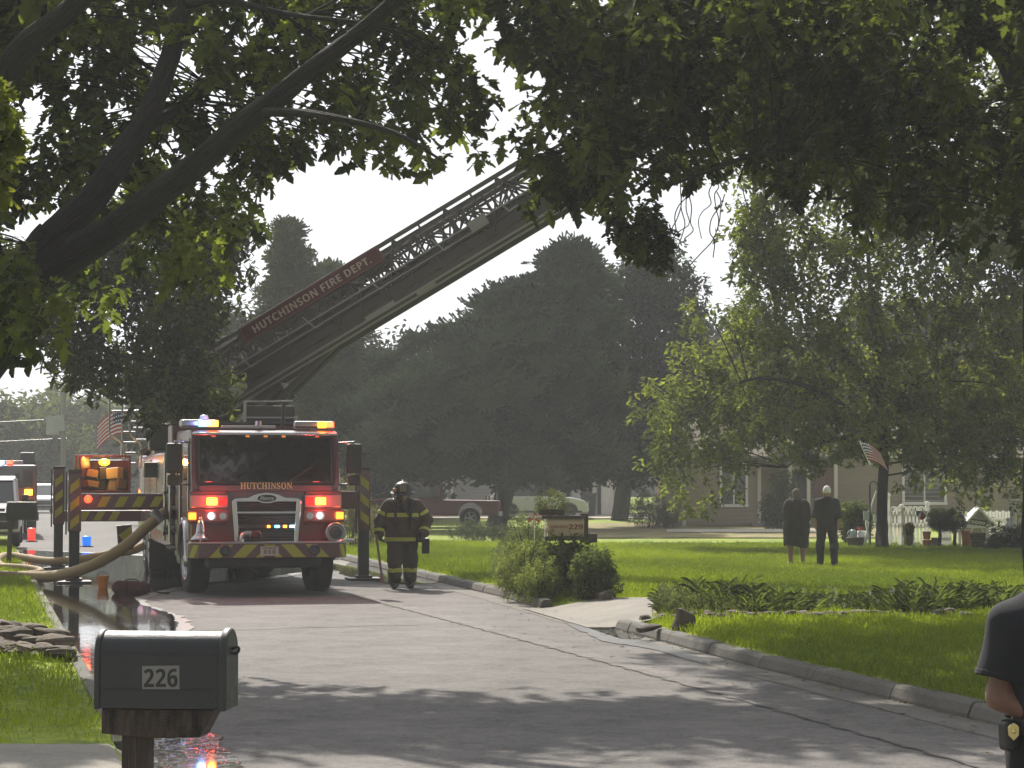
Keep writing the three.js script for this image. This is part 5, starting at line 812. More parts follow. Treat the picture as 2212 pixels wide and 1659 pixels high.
onlooker('woman in a long dark knee length top with bare legs on the lawn', foot(1721, 1222), Math.PI + 0.12, { h: 1.67, skin: [0.24, 0.14, 0.1], stance: 0.082, calf: 0.046, armR: [[0.115, 0.8, -0.005], [0.14, 0.65, 0.0], [0.07, 0.66, 0.1]], dress({ t, S, armL, armR }) {
  const dress = folds(cut(join(S(0.05), cap(S(-0.08), S(0.785), 0, S(0.06), S(0.08), S(0.785), 0, S(0.06)), cap(S(-0.055), S(0.72), 0, S(0.1), S(-0.06), S(0.5), 0, S(0.115)), cap(S(0.055), S(0.72), 0, S(0.1), S(0.06), S(0.5), 0, S(0.115)), cap(S(-0.055), S(0.5), 0, S(0.11), S(-0.065), S(0.3), 0, S(0.1)), cap(S(0.055), S(0.5), 0, S(0.11), S(0.08), S(0.3), 0, S(0.1)), cap(S(-0.08), S(0.795), 0, S(0.055), 0, S(0.845), 0, S(0.045)), cap(S(0.08), S(0.795), 0, S(0.055), 0, S(0.845), 0, S(0.045)), shortSleeve(S, armL, 0.05, 0.9), shortSleeve(S, armR, 0.05, 0.9)), (x, y) => S(0.245) + 0.03 * Math.sin(x * 9) - y), 0.009, 12, 11);
  addField('dress', dress, [S(-0.28), S(0.2), S(-0.2)], [S(0.3), S(0.9), S(0.2)], 0.014, cloth(0.04, 0.034, 0.027), t);
  addField('hair', join(0.03, ell(0, S(0.95), S(-0.008), S(0.058), S(0.06), S(0.06)), ell(0, S(0.9), S(-0.035), S(0.055), S(0.06), S(0.035))), [S(-0.09), S(0.8), S(-0.11)], [S(0.09), S(1.04), S(0.09)], 0.011, cloth(0.13, 0.11, 0.085), t);
  for (const x of [-0.082, 0.082]) addField('shoe', cut(cap(S(x), S(0.02), S(-0.02), S(0.03), S(x * 1.15), S(0.018), S(0.085), S(0.028)), above(0.002)), [S(x) - 0.12, 0, -0.15], [S(x) + 0.12, 0.1, 0.26], 0.012, MAT.black, t);
} });
{ // officer close by at the right edge, arm bent across the belt
  const t = thing('person', 'person in dark short sleeve shirt and belt at the right edge, arm bent', 'person', V(1.98, 0.0, -7.9), 0.12);
  const sk = skin(0.17, 0.085, 0.055), navy = cloth(0.014, 0.015, 0.019), trou = cloth(0.01, 0.01, 0.012);
  const sL = [-0.19, 1.38, 0], eL = [-0.245, 1.13, 0.0], wL = [-0.01, 1.0, 0.17], sR = [0.19, 1.38, 0], eR = [0.245, 1.13, 0.0], wR = [0.03, 1.02, 0.19];
  const hands = join(0.01, handField(V(...wL), V(0.9, -0.25, 0.35).normalize(), V(0.2, -0.3, -0.9).normalize(), V(0.1, 0.95, 0.1).normalize(), 1.1, 0.7), handField(V(...wR), V(-0.9, -0.25, 0.3).normalize(), V(-0.2, -0.3, -0.9).normalize(), V(0, 0.95, 0.1).normalize(), 1.1, 0.7));
  const body = join(0.03, headField([0, 1.72, 0.03], 1.05), cap(0, 1.48, 0, 0.062, 0, 1.64, 0.015, 0.058), cap(-0.15, 1.38, 0, 0.06, 0.15, 1.38, 0, 0.06), cap(0, 1.36, 0, 0.12, 0, 1.05, 0.01, 0.14), cap(...sL, 0.06, ...eL, 0.046), cap(...eL, 0.047, ...wL, 0.033), cap(...sR, 0.06, ...eR, 0.046), cap(...eR, 0.047, ...wR, 0.033), cap(-0.09, 0.98, 0, 0.1, -0.11, 0.52, 0.01, 0.065), cap(-0.11, 0.52, 0.0, 0.065, -0.12, 0.08, -0.01, 0.045), cap(0.09, 0.98, 0, 0.1, 0.11, 0.52, 0.01, 0.065), cap(0.11, 0.52, 0.0, 0.065, 0.12, 0.08, -0.01, 0.045));
  mesh('body', mergeGeometries([field(body, [-0.36, 0.03, -0.22], [0.36, 1.9, 0.32], 0.013), field(hands, [-0.2, 0.82, 0.0], [0.25, 1.18, 0.36], 0.006)]), sk, t);
  const up = (s, e, k) => s.map((v, i) => v + (e[i] - v) * k), slv = (s, e) => cut(join(0.03, cap(...s, 0.092, ...up(s, e, 0.8), 0.098)), (() => { const d = V(e[0] - s[0], e[1] - s[1], e[2] - s[2]).normalize(), c = up(s, e, 0.74); const k = d.x * c[0] + d.y * c[1] + d.z * c[2]; return (x, y, z) => d.x * x + d.y * y + d.z * z - k; })());
  const shirt = folds(join(0.025, cut(join(0.07, cap(-0.16, 1.37, 0, 0.085, -0.02, 1.53, 0, 0.07), cap(0.16, 1.37, 0, 0.085, 0.02, 1.53, 0, 0.07), cap(-0.08, 1.34, 0.01, 0.15, -0.06, 1.06, 0.02, 0.145), cap(0.08, 1.34, 0.01, 0.15, 0.06, 1.06, 0.02, 0.145), cap(0, 1.5, 0, 0.085, 0, 1.57, 0.01, 0.075)), above(1.03)), slv(sL, eL), slv(sR, eR)), 0.009, 15, 9);
  addField('shirt', shirt, [-0.4, 1.0, -0.24], [0.4, 1.66, 0.28], 0.011, navy, t);
  const leg = (o) => join(0.03, cap(o * 0.1, 0.98, 0, 0.125, o * 0.12, 0.52, 0.01, 0.09), cap(o * 0.12, 0.52, 0.01, 0.09, o * 0.13, 0.08, 0, 0.075));
  addField('trousers', folds(cut(cut(join(0.03, leg(-1), leg(1)), above(0.06)), above(1.06, -1)), 0.005, 22, 11), [-0.3, 0.03, -0.22], [0.3, 1.1, 0.22], 0.013, trou, t);
  for (const [s, e] of [[sL, eL], [sR, eR]]) { const d = V(e[0] - s[0], e[1] - s[1], e[2] - s[2]).normalize(), c = up(s, e, 0.72), k = d.x * c[0] + d.y * c[1] + d.z * c[2]; addField('sleeve_hem', cut(grow(folds(slv(s, e), 0.009, 15, 9), 0.0035), slab(d.x, d.y, d.z, k, 0.012)), [Math.min(s[0], e[0]) - 0.15, 1.05, -0.18], [Math.max(s[0], e[0]) + 0.15, 1.3, 0.2], 0.008, navy, t); }
  const belt = B(), ring = (y, h) => { const g = new THREE.CylinderGeometry(1, 1, h, 40, 1, true); g.scale(0.225, 1, 0.175); belt.add(g, 0, y, 0.01); }; ring(1.03, 0.055);
  belt.box(0.06, 0.11, 0.07, -0.235, 1.0, 0.06, 0, 0.3, 0.05, 0.02).box(0.06, 0.1, 0.05, -0.16, 1.03, 0.15, 0, 0.6, 0, 0.015).box(0.08, 0.24, 0.1, 0.24, 0.95, 0.04, 0, 0, 0, 0.02).build('belt', MAT.black, t);
  B().extrude([[0, 0.03], [0.013, 0.023], [0.02, 0.014], [0.018, -0.014], [0, -0.032], [-0.018, -0.014], [-0.02, 0.014], [-0.013, 0.023]], 0.008, -0.238, 1.02, 0.118, 0, -0.1, 0, 0.002).ball(0.008, -0.238, 1.02, 0.123).build('belt_badge', std(0.75, 0.62, 0.28, 0.3, 0.9), t);
  for (const o of [-1, 1]) addField('boot', cut(join(0.03, cap(o * 0.13, 0.06, -0.02, 0.055, o * 0.14, 0.05, 0.13, 0.048), cap(o * 0.13, 0.16, -0.01, 0.06, o * 0.13, 0.06, 0, 0.06)), above(0.003)), [o * 0.13 - 0.12, 0, -0.15], [o * 0.13 + 0.12, 0.26, 0.26], 0.012, MAT.black, t);
  addField('hair', cut(ell(0, 1.75, 0.01, 0.088, 0.108, 0.108), (x, y, z) => 1.73 + Math.max(0, z) * 0.9 - y), [-0.12, 1.65, -0.14], [0.12, 1.9, 0.16], 0.01, cloth(0.02, 0.015, 0.012), t);
}
// ---------------------------------------------------------------- the two mailboxes
function mailboxShape(r, wall) { const s = new THREE.Shape(); s.moveTo(-r, 0); s.lineTo(r, 0); s.lineTo(r, wall); s.absarc(0, wall, r, 0, Math.PI, false); s.closePath(); return s; }
{ // near one: long side to the camera, door to the right over the kerb
  const t = thing('mailbox', 'grey metal mailbox numbered 226 on a square post, close in front', 'mailbox', V(-1.19, groundY(-1.19, 7.65), -7.65), -0.1);
  const grey = std(0.04, 0.042, 0.044, 0.5, 0.3, { map: again(tWear, 1.3), bumpMap: again(tGrain, 2), bumpScale: 0.0006, roughnessMap: again(tRough, 2) }), y0 = 1.118 - t.position.y, W = 0.42, r = 0.082, wall = 0.178;
  const body = B().extrude(mailboxShape(r, wall), W, -0.01, y0, 0, 0, Math.PI / 2, 0, 0.004).build('body', grey, t);
  B().extrude(mailboxShape(r + 0.006, wall + 0.003), 0.022, -0.228, y0 - 0.004, 0, 0, Math.PI / 2, 0, 0.006).build('back_panel', grey, body);
  B().box(W - 0.03, 0.004, 0.006, -0.01, y0 + 0.19, 0.0825, 0, 0, 0, 0.001).box(W - 0.03, 0.004, 0.006, -0.01, y0 + 0.065, 0.0825, 0, 0, 0, 0.001).build('pressed_rib', grey, body);
  const door = B().extrude(mailboxShape(r + 0.012, wall + 0.006), 0.03, 0.212, y0 - 0.006, 0, 0, Math.PI / 2, 0, 0.008).build('door', grey, t);
  B().tube([V(0.224, y0 + 0.2, 0.012), V(0.248, y0 + 0.207, 0.012), V(0.252, y0 + 0.197, 0.012), V(0.241, y0 + 0.185, 0.012), V(0.224, y0 + 0.188, 0.012)], 0.005, 24, 8).build('latch', grey, door);
  const plate = B().box(0.13, 0.083, 0.002, 0.018, y0 + 0.105, 0.083, 0, 0, 0, 0.0006).build('number_plate', std(0.2, 0.197, 0.187, 0.6), t); plate.rotation.z = 0.02; plate.position.y = 0.0;
  const d = textGeo('226', 0.062, 0.001, fontSans, 0.118); mesh('number', d.translate(0.018, y0 + 0.105, 0.0846), std(0.016, 0.016, 0.018, 0.5), plate);
  const wd = std(0.085, 0.062, 0.05, 0.8, 0, { map: again(tBark, 0.7, 1.6) });
  B().extrude([[-0.215, 0], [0.18, 0], [0.13, -0.095], [-0.06, -0.1], [-0.215, -0.085]], 0.14, 0, y0 - 0.003, 0, 0, 0, 0, 0.004).build('support_board', wd, t);
  B().box(0.092, y0 - 0.085, 0.092, -0.105, (y0 - 0.085) / 2, 0, 0, 0, 0, 0.006).build('post', wd, t);
}
{ // far one: tan, on a timber stand with a pot of flowers on top
  const p = foot(1228, 1296), t = thing('mailbox', 'tan mailbox numbered 229 on a wooden stand among shrubs', 'mailbox', p, 0.06);
  const k = 1 / 140, X = (u) => (u - 1228) * k, Y = (v) => (1296 - v) * k, tan = std(0.42, 0.33, 0.2, 0.5, 0, { map: again(tWear, 1.5) }), m = MAT.greyWood;
  const body = B().extrude(mailboxShape(0.1, 0.19), 0.56, X(1222), Y(1158), 0, 0, Math.PI / 2, 0, 0.006).build('body', tan, t);
  B().extrude(mailboxShape(0.112, 0.195), 0.03, X(1184), Y(1158.5), 0, 0, Math.PI / 2, 0, 0.008).build('door', tan, body);
  mesh('number', textGeo('229', 0.075, 0.004, fontSans, 0.22).translate(X(1243), Y(1137), 0.1), std(0.2, 0.035, 0.02, 0.6), body);
  const lt = B(); for (let i = 0; i < 9; i++) lt.box(0.022, rr(0.03, 0.05), 0.004, X(1190 + i * 4.2), Y(1137) + rr(-0.004, 0.004), 0.101, 0, 0, rr(-0.2, 0.2), 0.001); lt.build('faded_lettering', std(0.32, 0.16, 0.09, 0.6), body);
  B().box(0.13, Y(1108), 0.13, X(1262), Y(1108) / 2, -0.02, 0, 0, 0, 0.008).build('post', m, t);
  B().box(0.72, 0.07, 0.22, X(1226), Y(1162), 0).box(0.2, 0.14, 0.1, X(1277), Y(1162), -0.02).build('shelf', m, t);
  B().beam(V(X(1262), Y(1200), 0.03), V(X(1238), Y(1168), 0.03), 0.06, 0.05).box(0.05, Y(1168), 0.05, X(1178), Y(1168) / 2, 0).build('brace', m, t);
  B().box(0.62, 0.05, 0.24, X(1214), Y(1116), -0.02).build('top_board', m, t);
  B().ball(0.045, X(1181), Y(1144), 0.12).build('round_ornament', std(0.5, 0.4, 0.28, 0.6), t);
  const pot = thing('flower_pot', 'dark trough of bushy green herbs on top of the tan mailbox', 'flower pot', p.clone().add(V(X(1180), Y(1112), -0.02)), 0.06);
  B().box(0.4, 0.09, 0.18, 0.08, 0.05, 0, 0, 0, 0, 0.02).build('trough', std(0.07, 0.055, 0.04, 0.9), pot);
  const sp = []; for (let i = 0; i < 90; i++) { const a = rr(-0.16, 0.34); sp.push([a, 0.06 + rnd() * 0.34 * (1 - Math.abs(a - 0.08) * 1.4), rr(-0.1, 0.1), rr(0.12, 0.2), rnd()]); }
  scatter('foliage', pot, SPRAY.fine, LEAF, sp, [0.06, 0.08, 0.02], [0.15, 0.17, 0.035]);
}
for (let i = 0; i < 2; i++) { // little red and white pinwheels in the bed
  const p = foot(1128 + i * 17, 1290 - i * 4), t = thing('garden_pinwheel', i ? 'right one of two little red and white pinwheels beside the tan mailbox' : 'left one of two little red and white pinwheels beside the tan mailbox', 'pinwheel', p.add(V(0.2 + i * 0.04, 0, -0.1)), 0.3 * i, 'pinwheels beside the tan mailbox');
  B().bar(V(0, 0, 0), V(0, 1.28 + i * 0.06, 0), 0.008).build('stick', MAT.white, t);
  for (let q = 0; q < 6; q++) { const a = q * 1.047; B().extrude([[0, 0], [0.11, 0.02], [0.09, 0.07]].map(([x, y]) => [x * Math.cos(a) - y * Math.sin(a), x * Math.sin(a) + y * Math.cos(a)]), 0.006, 0, 1.28 + i * 0.06, 0.02).build('vane', q % 2 ? std(0.45, 0.06, 0.05, 0.6) : std(0.6, 0.45, 0.42, 0.6), t); }
}
// ---------------------------------------------------------------- shrubs and beds
function shrub(name, label, category, parts, geo, mat, tint, stems = 8, group) { // parts: [point, rx, ry, rz, n, size]
  const base = parts[0][0].clone(); base.y = groundY(base.x, -base.z); const t = thing(name, label, category, base, 0, group), sp = [], b = B();
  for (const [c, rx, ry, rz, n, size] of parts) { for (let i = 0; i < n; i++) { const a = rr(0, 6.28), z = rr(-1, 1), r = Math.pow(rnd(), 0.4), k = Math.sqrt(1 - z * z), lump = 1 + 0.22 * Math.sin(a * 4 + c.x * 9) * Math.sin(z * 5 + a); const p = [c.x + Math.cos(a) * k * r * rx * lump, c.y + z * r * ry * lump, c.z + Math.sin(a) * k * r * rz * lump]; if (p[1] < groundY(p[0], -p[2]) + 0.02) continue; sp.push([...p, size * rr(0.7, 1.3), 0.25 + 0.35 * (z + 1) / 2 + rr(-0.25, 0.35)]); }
    for (let i = 0; i < stems; i++) { const a = rr(0, 6.28); b.add(branchGeo([[V(c.x + rr(-0.2, 0.2) * rx, groundY(c.x, -c.z), c.z + rr(-0.2, 0.2) * rz), 0.012], [V(c.x + Math.cos(a) * rx * 0.4, c.y, c.z + Math.sin(a) * rz * 0.4), 0.008], [V(c.x + Math.cos(a) * rx * 0.8, c.y + ry * rr(0.3, 0.9), c.z + Math.sin(a) * rz * 0.8), 0.003]], 3, 5).translate(-base.x, -base.y, -base.z)); } }
  b.build('stem', MAT.bark, t).userData.kind = 'stuff'; scatter('foliage', t, geo, mat, sp, ...tint, base, 1.1); return t;
}
const on = (u, v, h = 0) => { const p = foot(u, v); p.y += h; return p; };
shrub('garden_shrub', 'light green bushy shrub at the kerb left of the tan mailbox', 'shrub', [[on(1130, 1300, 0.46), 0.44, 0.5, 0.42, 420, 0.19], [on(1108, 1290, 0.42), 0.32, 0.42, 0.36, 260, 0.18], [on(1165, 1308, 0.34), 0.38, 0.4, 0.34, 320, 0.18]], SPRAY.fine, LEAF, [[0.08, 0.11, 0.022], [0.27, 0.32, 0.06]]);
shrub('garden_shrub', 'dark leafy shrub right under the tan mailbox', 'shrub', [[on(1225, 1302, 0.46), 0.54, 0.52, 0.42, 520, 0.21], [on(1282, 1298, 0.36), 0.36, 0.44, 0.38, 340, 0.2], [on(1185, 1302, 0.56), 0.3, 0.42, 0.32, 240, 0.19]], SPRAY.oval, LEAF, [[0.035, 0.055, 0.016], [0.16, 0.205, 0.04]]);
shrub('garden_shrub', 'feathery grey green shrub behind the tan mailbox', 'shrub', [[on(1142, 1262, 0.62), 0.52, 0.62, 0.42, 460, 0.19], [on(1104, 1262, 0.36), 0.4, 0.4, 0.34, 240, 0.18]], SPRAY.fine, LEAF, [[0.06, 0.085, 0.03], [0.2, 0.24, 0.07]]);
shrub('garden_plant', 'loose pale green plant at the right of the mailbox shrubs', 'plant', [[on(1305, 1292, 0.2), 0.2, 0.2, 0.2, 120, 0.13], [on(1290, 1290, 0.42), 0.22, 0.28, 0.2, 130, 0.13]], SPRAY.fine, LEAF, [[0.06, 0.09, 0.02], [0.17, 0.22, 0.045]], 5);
{ // timber edging of the mailbox bed
  const a = foot(1192, 1303), b = foot(1302, 1298), t = B().beam(a.clone().add(V(0, 0.05, 0)), b.clone().add(V(0, 0.05, 0)), 0.12, 0.12).build('bed_timber', std(0.2, 0.09, 0.055, 0.85, 0, { map: again(tBark, 0.7, 1.6) })); tag(t, 'reddish timber beam edging the mailbox bed beside the apron', 'timber edging');
  const st = tag(mesh('edging_block', rockGeo(0.2, 0.2, 0.18), stoneMats[1]), 'grey round block at the right end of the reddish timber', 'stone'); st.position.copy(foot(1310, 1300)).add(V(0, 0.06, 0));
}
{ // long bed of strap leaved plants by the right kerb
  const spot = [], br = []; for (let i = 0; i < 1300; i++) { const u = rr(1425, 2180), f = rnd(), p = foot(u, 1333 - f * 24 - (u - 1425) * 0.006 + 5 * Math.sin(u * 0.02)); spot.push([p.x, p.y, p.z, rr(0.2, 0.36) * (rnd() < 0.12 ? 1.4 : 1) * (0.8 + 0.25 * Math.sin(u * 0.013)), rr(0, 1) * (u < 1600 ? 1.1 : 0.7)]); }
  const strap = leafShape([[0.01, 0], [0.018, 0.25], [0.019, 0.5], [0.013, 0.78], [0, 1]], 0.5), sp = strap.attributes.position; for (let i = 0; i < sp.count; i++) { const y = sp.getY(i); sp.setZ(i, sp.getZ(i) + 0.55 * y * y); sp.setY(i, y - 0.22 * y * y * y); } strap.computeVertexNormals();
  const clump = (() => { const gs = []; for (let i = 0; i < 15; i++) place(gs, strap, V(rr(-0.1, 0.1), 0, rr(-0.1, 0.1)), euler(rr(0.05, 0.7), rr(0, 6.3), rr(-0.25, 0.25)), rr(0.6, 1.25)); return mergeGeometries(gs); })();
  const t = new THREE.Group(); t.name = 'flower_bed'; t.userData.kind = 'stuff'; scene.add(t); tag(t, 'long bed of green strap leaved plants beside the right kerb', 'flower bed');
  scatter('blades', t, [clump], BLADE, spot, [0.06, 0.085, 0.018], [0.24, 0.3, 0.05], V(0, 0, 0), 0.25);
  for (let i = 0; i < 420; i++) { const u = 1425 + 190 * Math.pow(rnd(), 1.3), p = foot(u, 1338 - rnd() * 22); br.push([p.x, p.y + rr(0.05, 0.42) * (1 - (u - 1425) / 320), p.z, rr(0.12, 0.2), rnd()]); }
  scatter('foliage', t, SPRAY.fine, LEAF, br, [0.05, 0.07, 0.02], [0.17, 0.2, 0.05]);
  for (let i = 0; i < 26; i++) br.length = 0; for (let i = 0; i < 36; i++) { const p = foot(rr(1660, 1990), rr(1318, 1330)); br.push([p.x, p.y + rr(0.12, 0.35), p.z, rr(0.05, 0.09), rnd()]); }
  scatter('pale_leaf', t, SPRAY.oval, LEAF, br, [0.2, 0.25, 0.19], [0.3, 0.36, 0.28]);
}
struct('bed_soil', patch([foot(1405, 1343), foot(1700, 1337), foot(2150, 1332), foot(2150, 1304), foot(1700, 1308), foot(1440, 1310)], (x, d) => groundY(x, d) + 0.012), MAT.soil);
// fallen leaves and grit along the gutter
{ const sp = []; for (let i = 0; i < 200; i++) { const d = rr(14, 34), x = rightGutter(d) - Math.pow(rnd(), 2.5) * 0.9; sp.push([x, 0.012, -d, rr(0.025, 0.06), rnd()]); } for (let i = 0; i < 40; i++) { const d = rr(16, 30), x = leftGutter(d) + rnd() * 1.5; sp.push([x, 0.018, -d, rr(0.03, 0.07), rnd()]); }
  const flat = mapleLeaf.clone().rotateX(-Math.PI / 2 + 0.15), t = new THREE.Group(); t.name = 'fallen_leaves'; t.userData.kind = 'stuff'; scene.add(t); tag(t, 'brown fallen leaves scattered along the gutters', 'leaves'); scatter('leaf_litter', t, [flat], std(1, 1, 1, 0.9), sp, [0.05, 0.035, 0.02], [0.22, 0.17, 0.08], V(0, 0, 0), 0.25); }

// ---------------------------------------------------------------- hoses, bag, small markers on the wet road
const hoseMat = std(0.25, 0.175, 0.075, 0.75, 0, { map: again(tWear, 3), bumpMap: again(tGrain, 8), bumpScale: 0.002 });
function hose(label, pts, r) { const m = B().tube(pts, r, 140, 12).build('fire_hose', hoseMat); return tag(m, label, 'hose'); }
const hp = (u, v, d) => at(u, v, d);
hose('thick tan supply hose sagging from the truck side to the left lawn', [truck.localToWorld(V(-1.42, 1.31, -3.65)), hp(318, 1138, 38.3), hp(270, 1180, 38), hp(215, 1214, 38), hp(150, 1238, 38.6), hp(95, 1246, 39.4), hp(40, 1246, 39.6), hp(-20, 1243, 39.4), hp(-90, 1238, 39)], 0.1);
hose('thinner tan hose looping on the wet road behind the outrigger legs', [hp(312, 1178, 46), hp(290, 1188, 46), hp(240, 1196, 46.2), hp(200, 1204, 46.4), hp(120, 1212, 47), hp(60, 1206, 48), hp(20, 1200, 48.5), hp(-4, 1208, 47.5), hp(2, 1222, 45.5), hp(30, 1232, 44)], 0.085);
hose('short tan hose end lying on the left lawn edge', [hp(-40, 1224, 43.5), hp(10, 1225, 43), hp(60, 1228, 42.6), hp(88, 1234, 42.2), hp(70, 1240, 41.6), hp(10, 1244, 41.2)], 0.075);
mesh('hose_coupling', B().cyl(0.125, 0.125, 0.22, 0, 0, 0, 0, 0, Math.PI / 2 - 0.9).geo(), MAT.alu).position.copy(hp(336, 1118, 38.6));
tag(scene.children[scene.children.length - 1], 'metal coupling on the supply hose at the truck side', 'hose coupling');
{
  const p = onGround(285, 1283), t = thing('duffel_bag', 'dark red duffel bag lying on the wet road', 'bag', p, 0.1), m = cloth(0.06, 0.016, 0.018);
  addField('body', folds(join(0.06, cap(-0.22, 0.11, 0, 0.11, 0.2, 0.11, 0.02, 0.1), cap(-0.2, 0.08, 0.06, 0.08, 0.2, 0.08, 0.06, 0.08)), 0.01, 30, 18), [-0.4, -0.03, -0.18], [0.4, 0.3, 0.24], 0.014, m, t);
  B().tube([V(-0.14, 0.2, 0.04), V(-0.08, 0.24, 0.07), V(0.08, 0.24, 0.07), V(0.14, 0.19, 0.05)], 0.014, 20, 6).tube([V(0.26, 0.1, 0.04), V(0.4, 0.04, 0.08), V(0.5, 0.02, 0.06), V(0.62, 0.015, 0.02)], 0.015, 20, 6).build('strap', MAT.black, t);
}
{
  const mk = (name, label, u, v, w, h, mat) => { const p = onGround(u, v), t = thing(name, label, 'road marker', p, 0); B().lathe([[0, h], [w * 0.4, h], [w * 0.5, h * 0.94], [w * 0.46, h * 0.1], [w * 0.52, 0.01], [0, 0]], 0, 0, 0).build('body', mat, t); B().cyl(w * 0.7, w * 0.75, 0.03, 0, 0.018, 0).build('foot', MAT.black, t); };
  mk('glow_marker', 'small glowing blue marker standing on the wet road', 187, 1181, 0.26, 0.3, glow(0.0, 0.12, 0.75, [0.01, 0.2, 0.7]));  // blue and red bodies glow by emissive colour, with no lamp inside
  mk('glow_marker', 'small glowing red marker standing on the wet road far left', 68, 1170, 0.26, 0.42, glow(0.6, 0.03, 0.02, [0.6, 0.06, 0.05]));
  const p = onGround(222, 1271), t = thing('orange_bucket', 'small orange bucket on the wet road left of the duffel bag', 'bucket', p, 0.2);
  B().lathe([[0.075, 0], [0.078, 0.01], [0.105, 0.2], [0.112, 0.205], [0.112, 0.22], [0.1, 0.22], [0.07, 0.012], [0, 0.012], [0, 0]], 0, 0, 0).build('body', std(0.8, 0.27, 0.02, 0.45), t); B().torus(0.1, 0.006, 0, 0.2, 0, -0.5, 0, 0, Math.PI).build('handle', MAT.steel, t);
}
{ // neighbour's mailbox at the far left
  const p = foot(22, 1220), t = thing('mailbox', 'dark mailbox on thin leaning post at the left lawn edge', 'mailbox', p, 0.05), k = p.z / -FOCAL;
  B().extrude(mailboxShape(17 * k, 20 * k), 62 * k, 24 * k, 97 * k, 0, 0, Math.PI / 2, 0, 0.01).build('body', std(0.035, 0.034, 0.036, 0.5, 0.3), t);
  B().box(64 * k, 2.4 * k, 20 * k, 24 * k, 134 * k, 0).build('lid_edge', MAT.alu, t); B().beam(V(-3 * k, 0, 0), V(0, 96 * k, 0), 0.09, 0.09, V(1, 0, 0)).box(40 * k, 3 * k, 0.16, -4 * k, 92 * k, 0).build('post', MAT.greyWood, t);
}
// ---------------------------------------------------------------- other vehicles
function wheelAt(parent, x, y, z, r, w) {
  const g = mesh('wheel', new THREE.LatheGeometry([[r * 0.6, -w / 2], [r * 0.92, -w / 2], [r, -w * 0.3], [r, w * 0.3], [r * 0.92, w / 2], [r * 0.6, w / 2]].map((p) => new THREE.Vector2(...p)), 28).rotateX(Math.PI / 2), MAT.rubber, parent); g.position.set(x, y, z);
  const o = Math.sign(z) || 1, b = B().torus(r * 0.58, r * 0.06, 0, 0, o * w * 0.42).cyl(r * 0.14, r * 0.14, 0.03, 0, 0, o * w * 0.4, Math.PI / 2); for (let k = 0; k < 5; k++) b.box(r * 0.5, r * 0.13, 0.03, Math.cos(k * 1.257) * r * 0.33, Math.sin(k * 1.257) * r * 0.33, o * w * 0.4, 0, 0, k * 1.257); b.build('rim', MAT.alu, g); B().cyl(r * 0.6, r * 0.6, 0.02, 0, 0, o * w * 0.2, Math.PI / 2).build('wheel_disc', MAT.black, g); return g;
}
// side outline in x (forward +) and y, pushed across z
function carShape(pts, wheels, r) { const s = new THREE.Shape(); s.moveTo(...pts[0]); for (let i = 1; i < pts.length; i++) s.lineTo(...pts[i]); const y0 = pts[0][1]; for (const wx of wheels) { s.lineTo(wx + r, y0); s.absarc(wx, y0 + 0.04, r, 0, Math.PI, false); s.lineTo(wx - r, y0); } s.closePath(); return s; }
function suv(label, p, turn) {
  const t = thing('parked_car', label, 'car', p, turn), W = 1.84;
  B().extrude(carShape([[-2.2, 0.3], [-2.28, 0.55], [-2.25, 0.98], [-2.14, 1.06], [0.9, 1.03], [1.5, 0.99], [2.05, 0.86], [2.25, 0.7], [2.28, 0.4], [2.2, 0.3]], [1.35, -1.35], 0.41), W, 0, 0, 0, 0, 0, 0, 0.05).build('body', MAT.whiteCar, t);
  B().extrude([[-2.12, 1.03], [-1.75, 1.55], [-1.35, 1.66], [-0.2, 1.66], [0.25, 1.58], [1.05, 1.03]], 1.56, 0, 0, 0, 0, 0, 0, 0.06).build('cabin', MAT.glass, t);
  B().extrude([[-2.0, 1.45], [-1.72, 1.58], [-1.3, 1.7], [-0.2, 1.7], [0.28, 1.6], [-0.2, 1.645], [-1.3, 1.645], [-1.7, 1.53]], 1.5, 0, 0, 0, 0, 0, 0, 0.01).build('roof', MAT.whiteCar, t);
  for (const s of [-1, 1]) { B().beam(V(1.08, 1.03, s * 0.79), V(0.25, 1.6, s * 0.74), 0.06, 0.05).beam(V(-2.14, 1.04, s * 0.79), V(-1.7, 1.56, s * 0.74), 0.12, 0.06).each('roof_pillar', MAT.whiteCar, t); B().box(0.05, 0.55, 0.03, -0.35, 1.3, s * 0.79, s * -0.09).build('door_pillar', MAT.black, t); B().box(0.2, 0.14, 0.1, 0.72, 1.1, s * 1.0).build('mirror', MAT.whiteCar, t); B().box(3.9, 0.1, 0.03, 0, 0.34, s * 0.93).build('sill', MAT.black, t); B().box(0.36, 0.12, 0.16, 2.12, 0.78, s * 0.72, 0, s * -0.5).build('headlight', MAT.glass, t); B().box(0.08, 0.22, 0.3, -2.26, 0.95, s * 0.72).build('tail_lamp', MAT.darkRed, t); B().box(0.2, 0.03, 0.03, -0.55, 0.92, s * 0.93).box(0.2, 0.03, 0.03, 0.5, 0.92, s * 0.93).each('handle', MAT.chrome, t); for (const x of [1.35, -1.35]) wheelAt(t, x, 0.35, s * 0.78, 0.35, 0.22); }
  B().box(0.06, 0.26, 1.2, 2.29, 0.62, 0).build('grille', MAT.black, t); B().box(0.06, 0.12, 1.6, 2.28, 0.38, 0).build('bumper', MAT.black, t); return t;
}
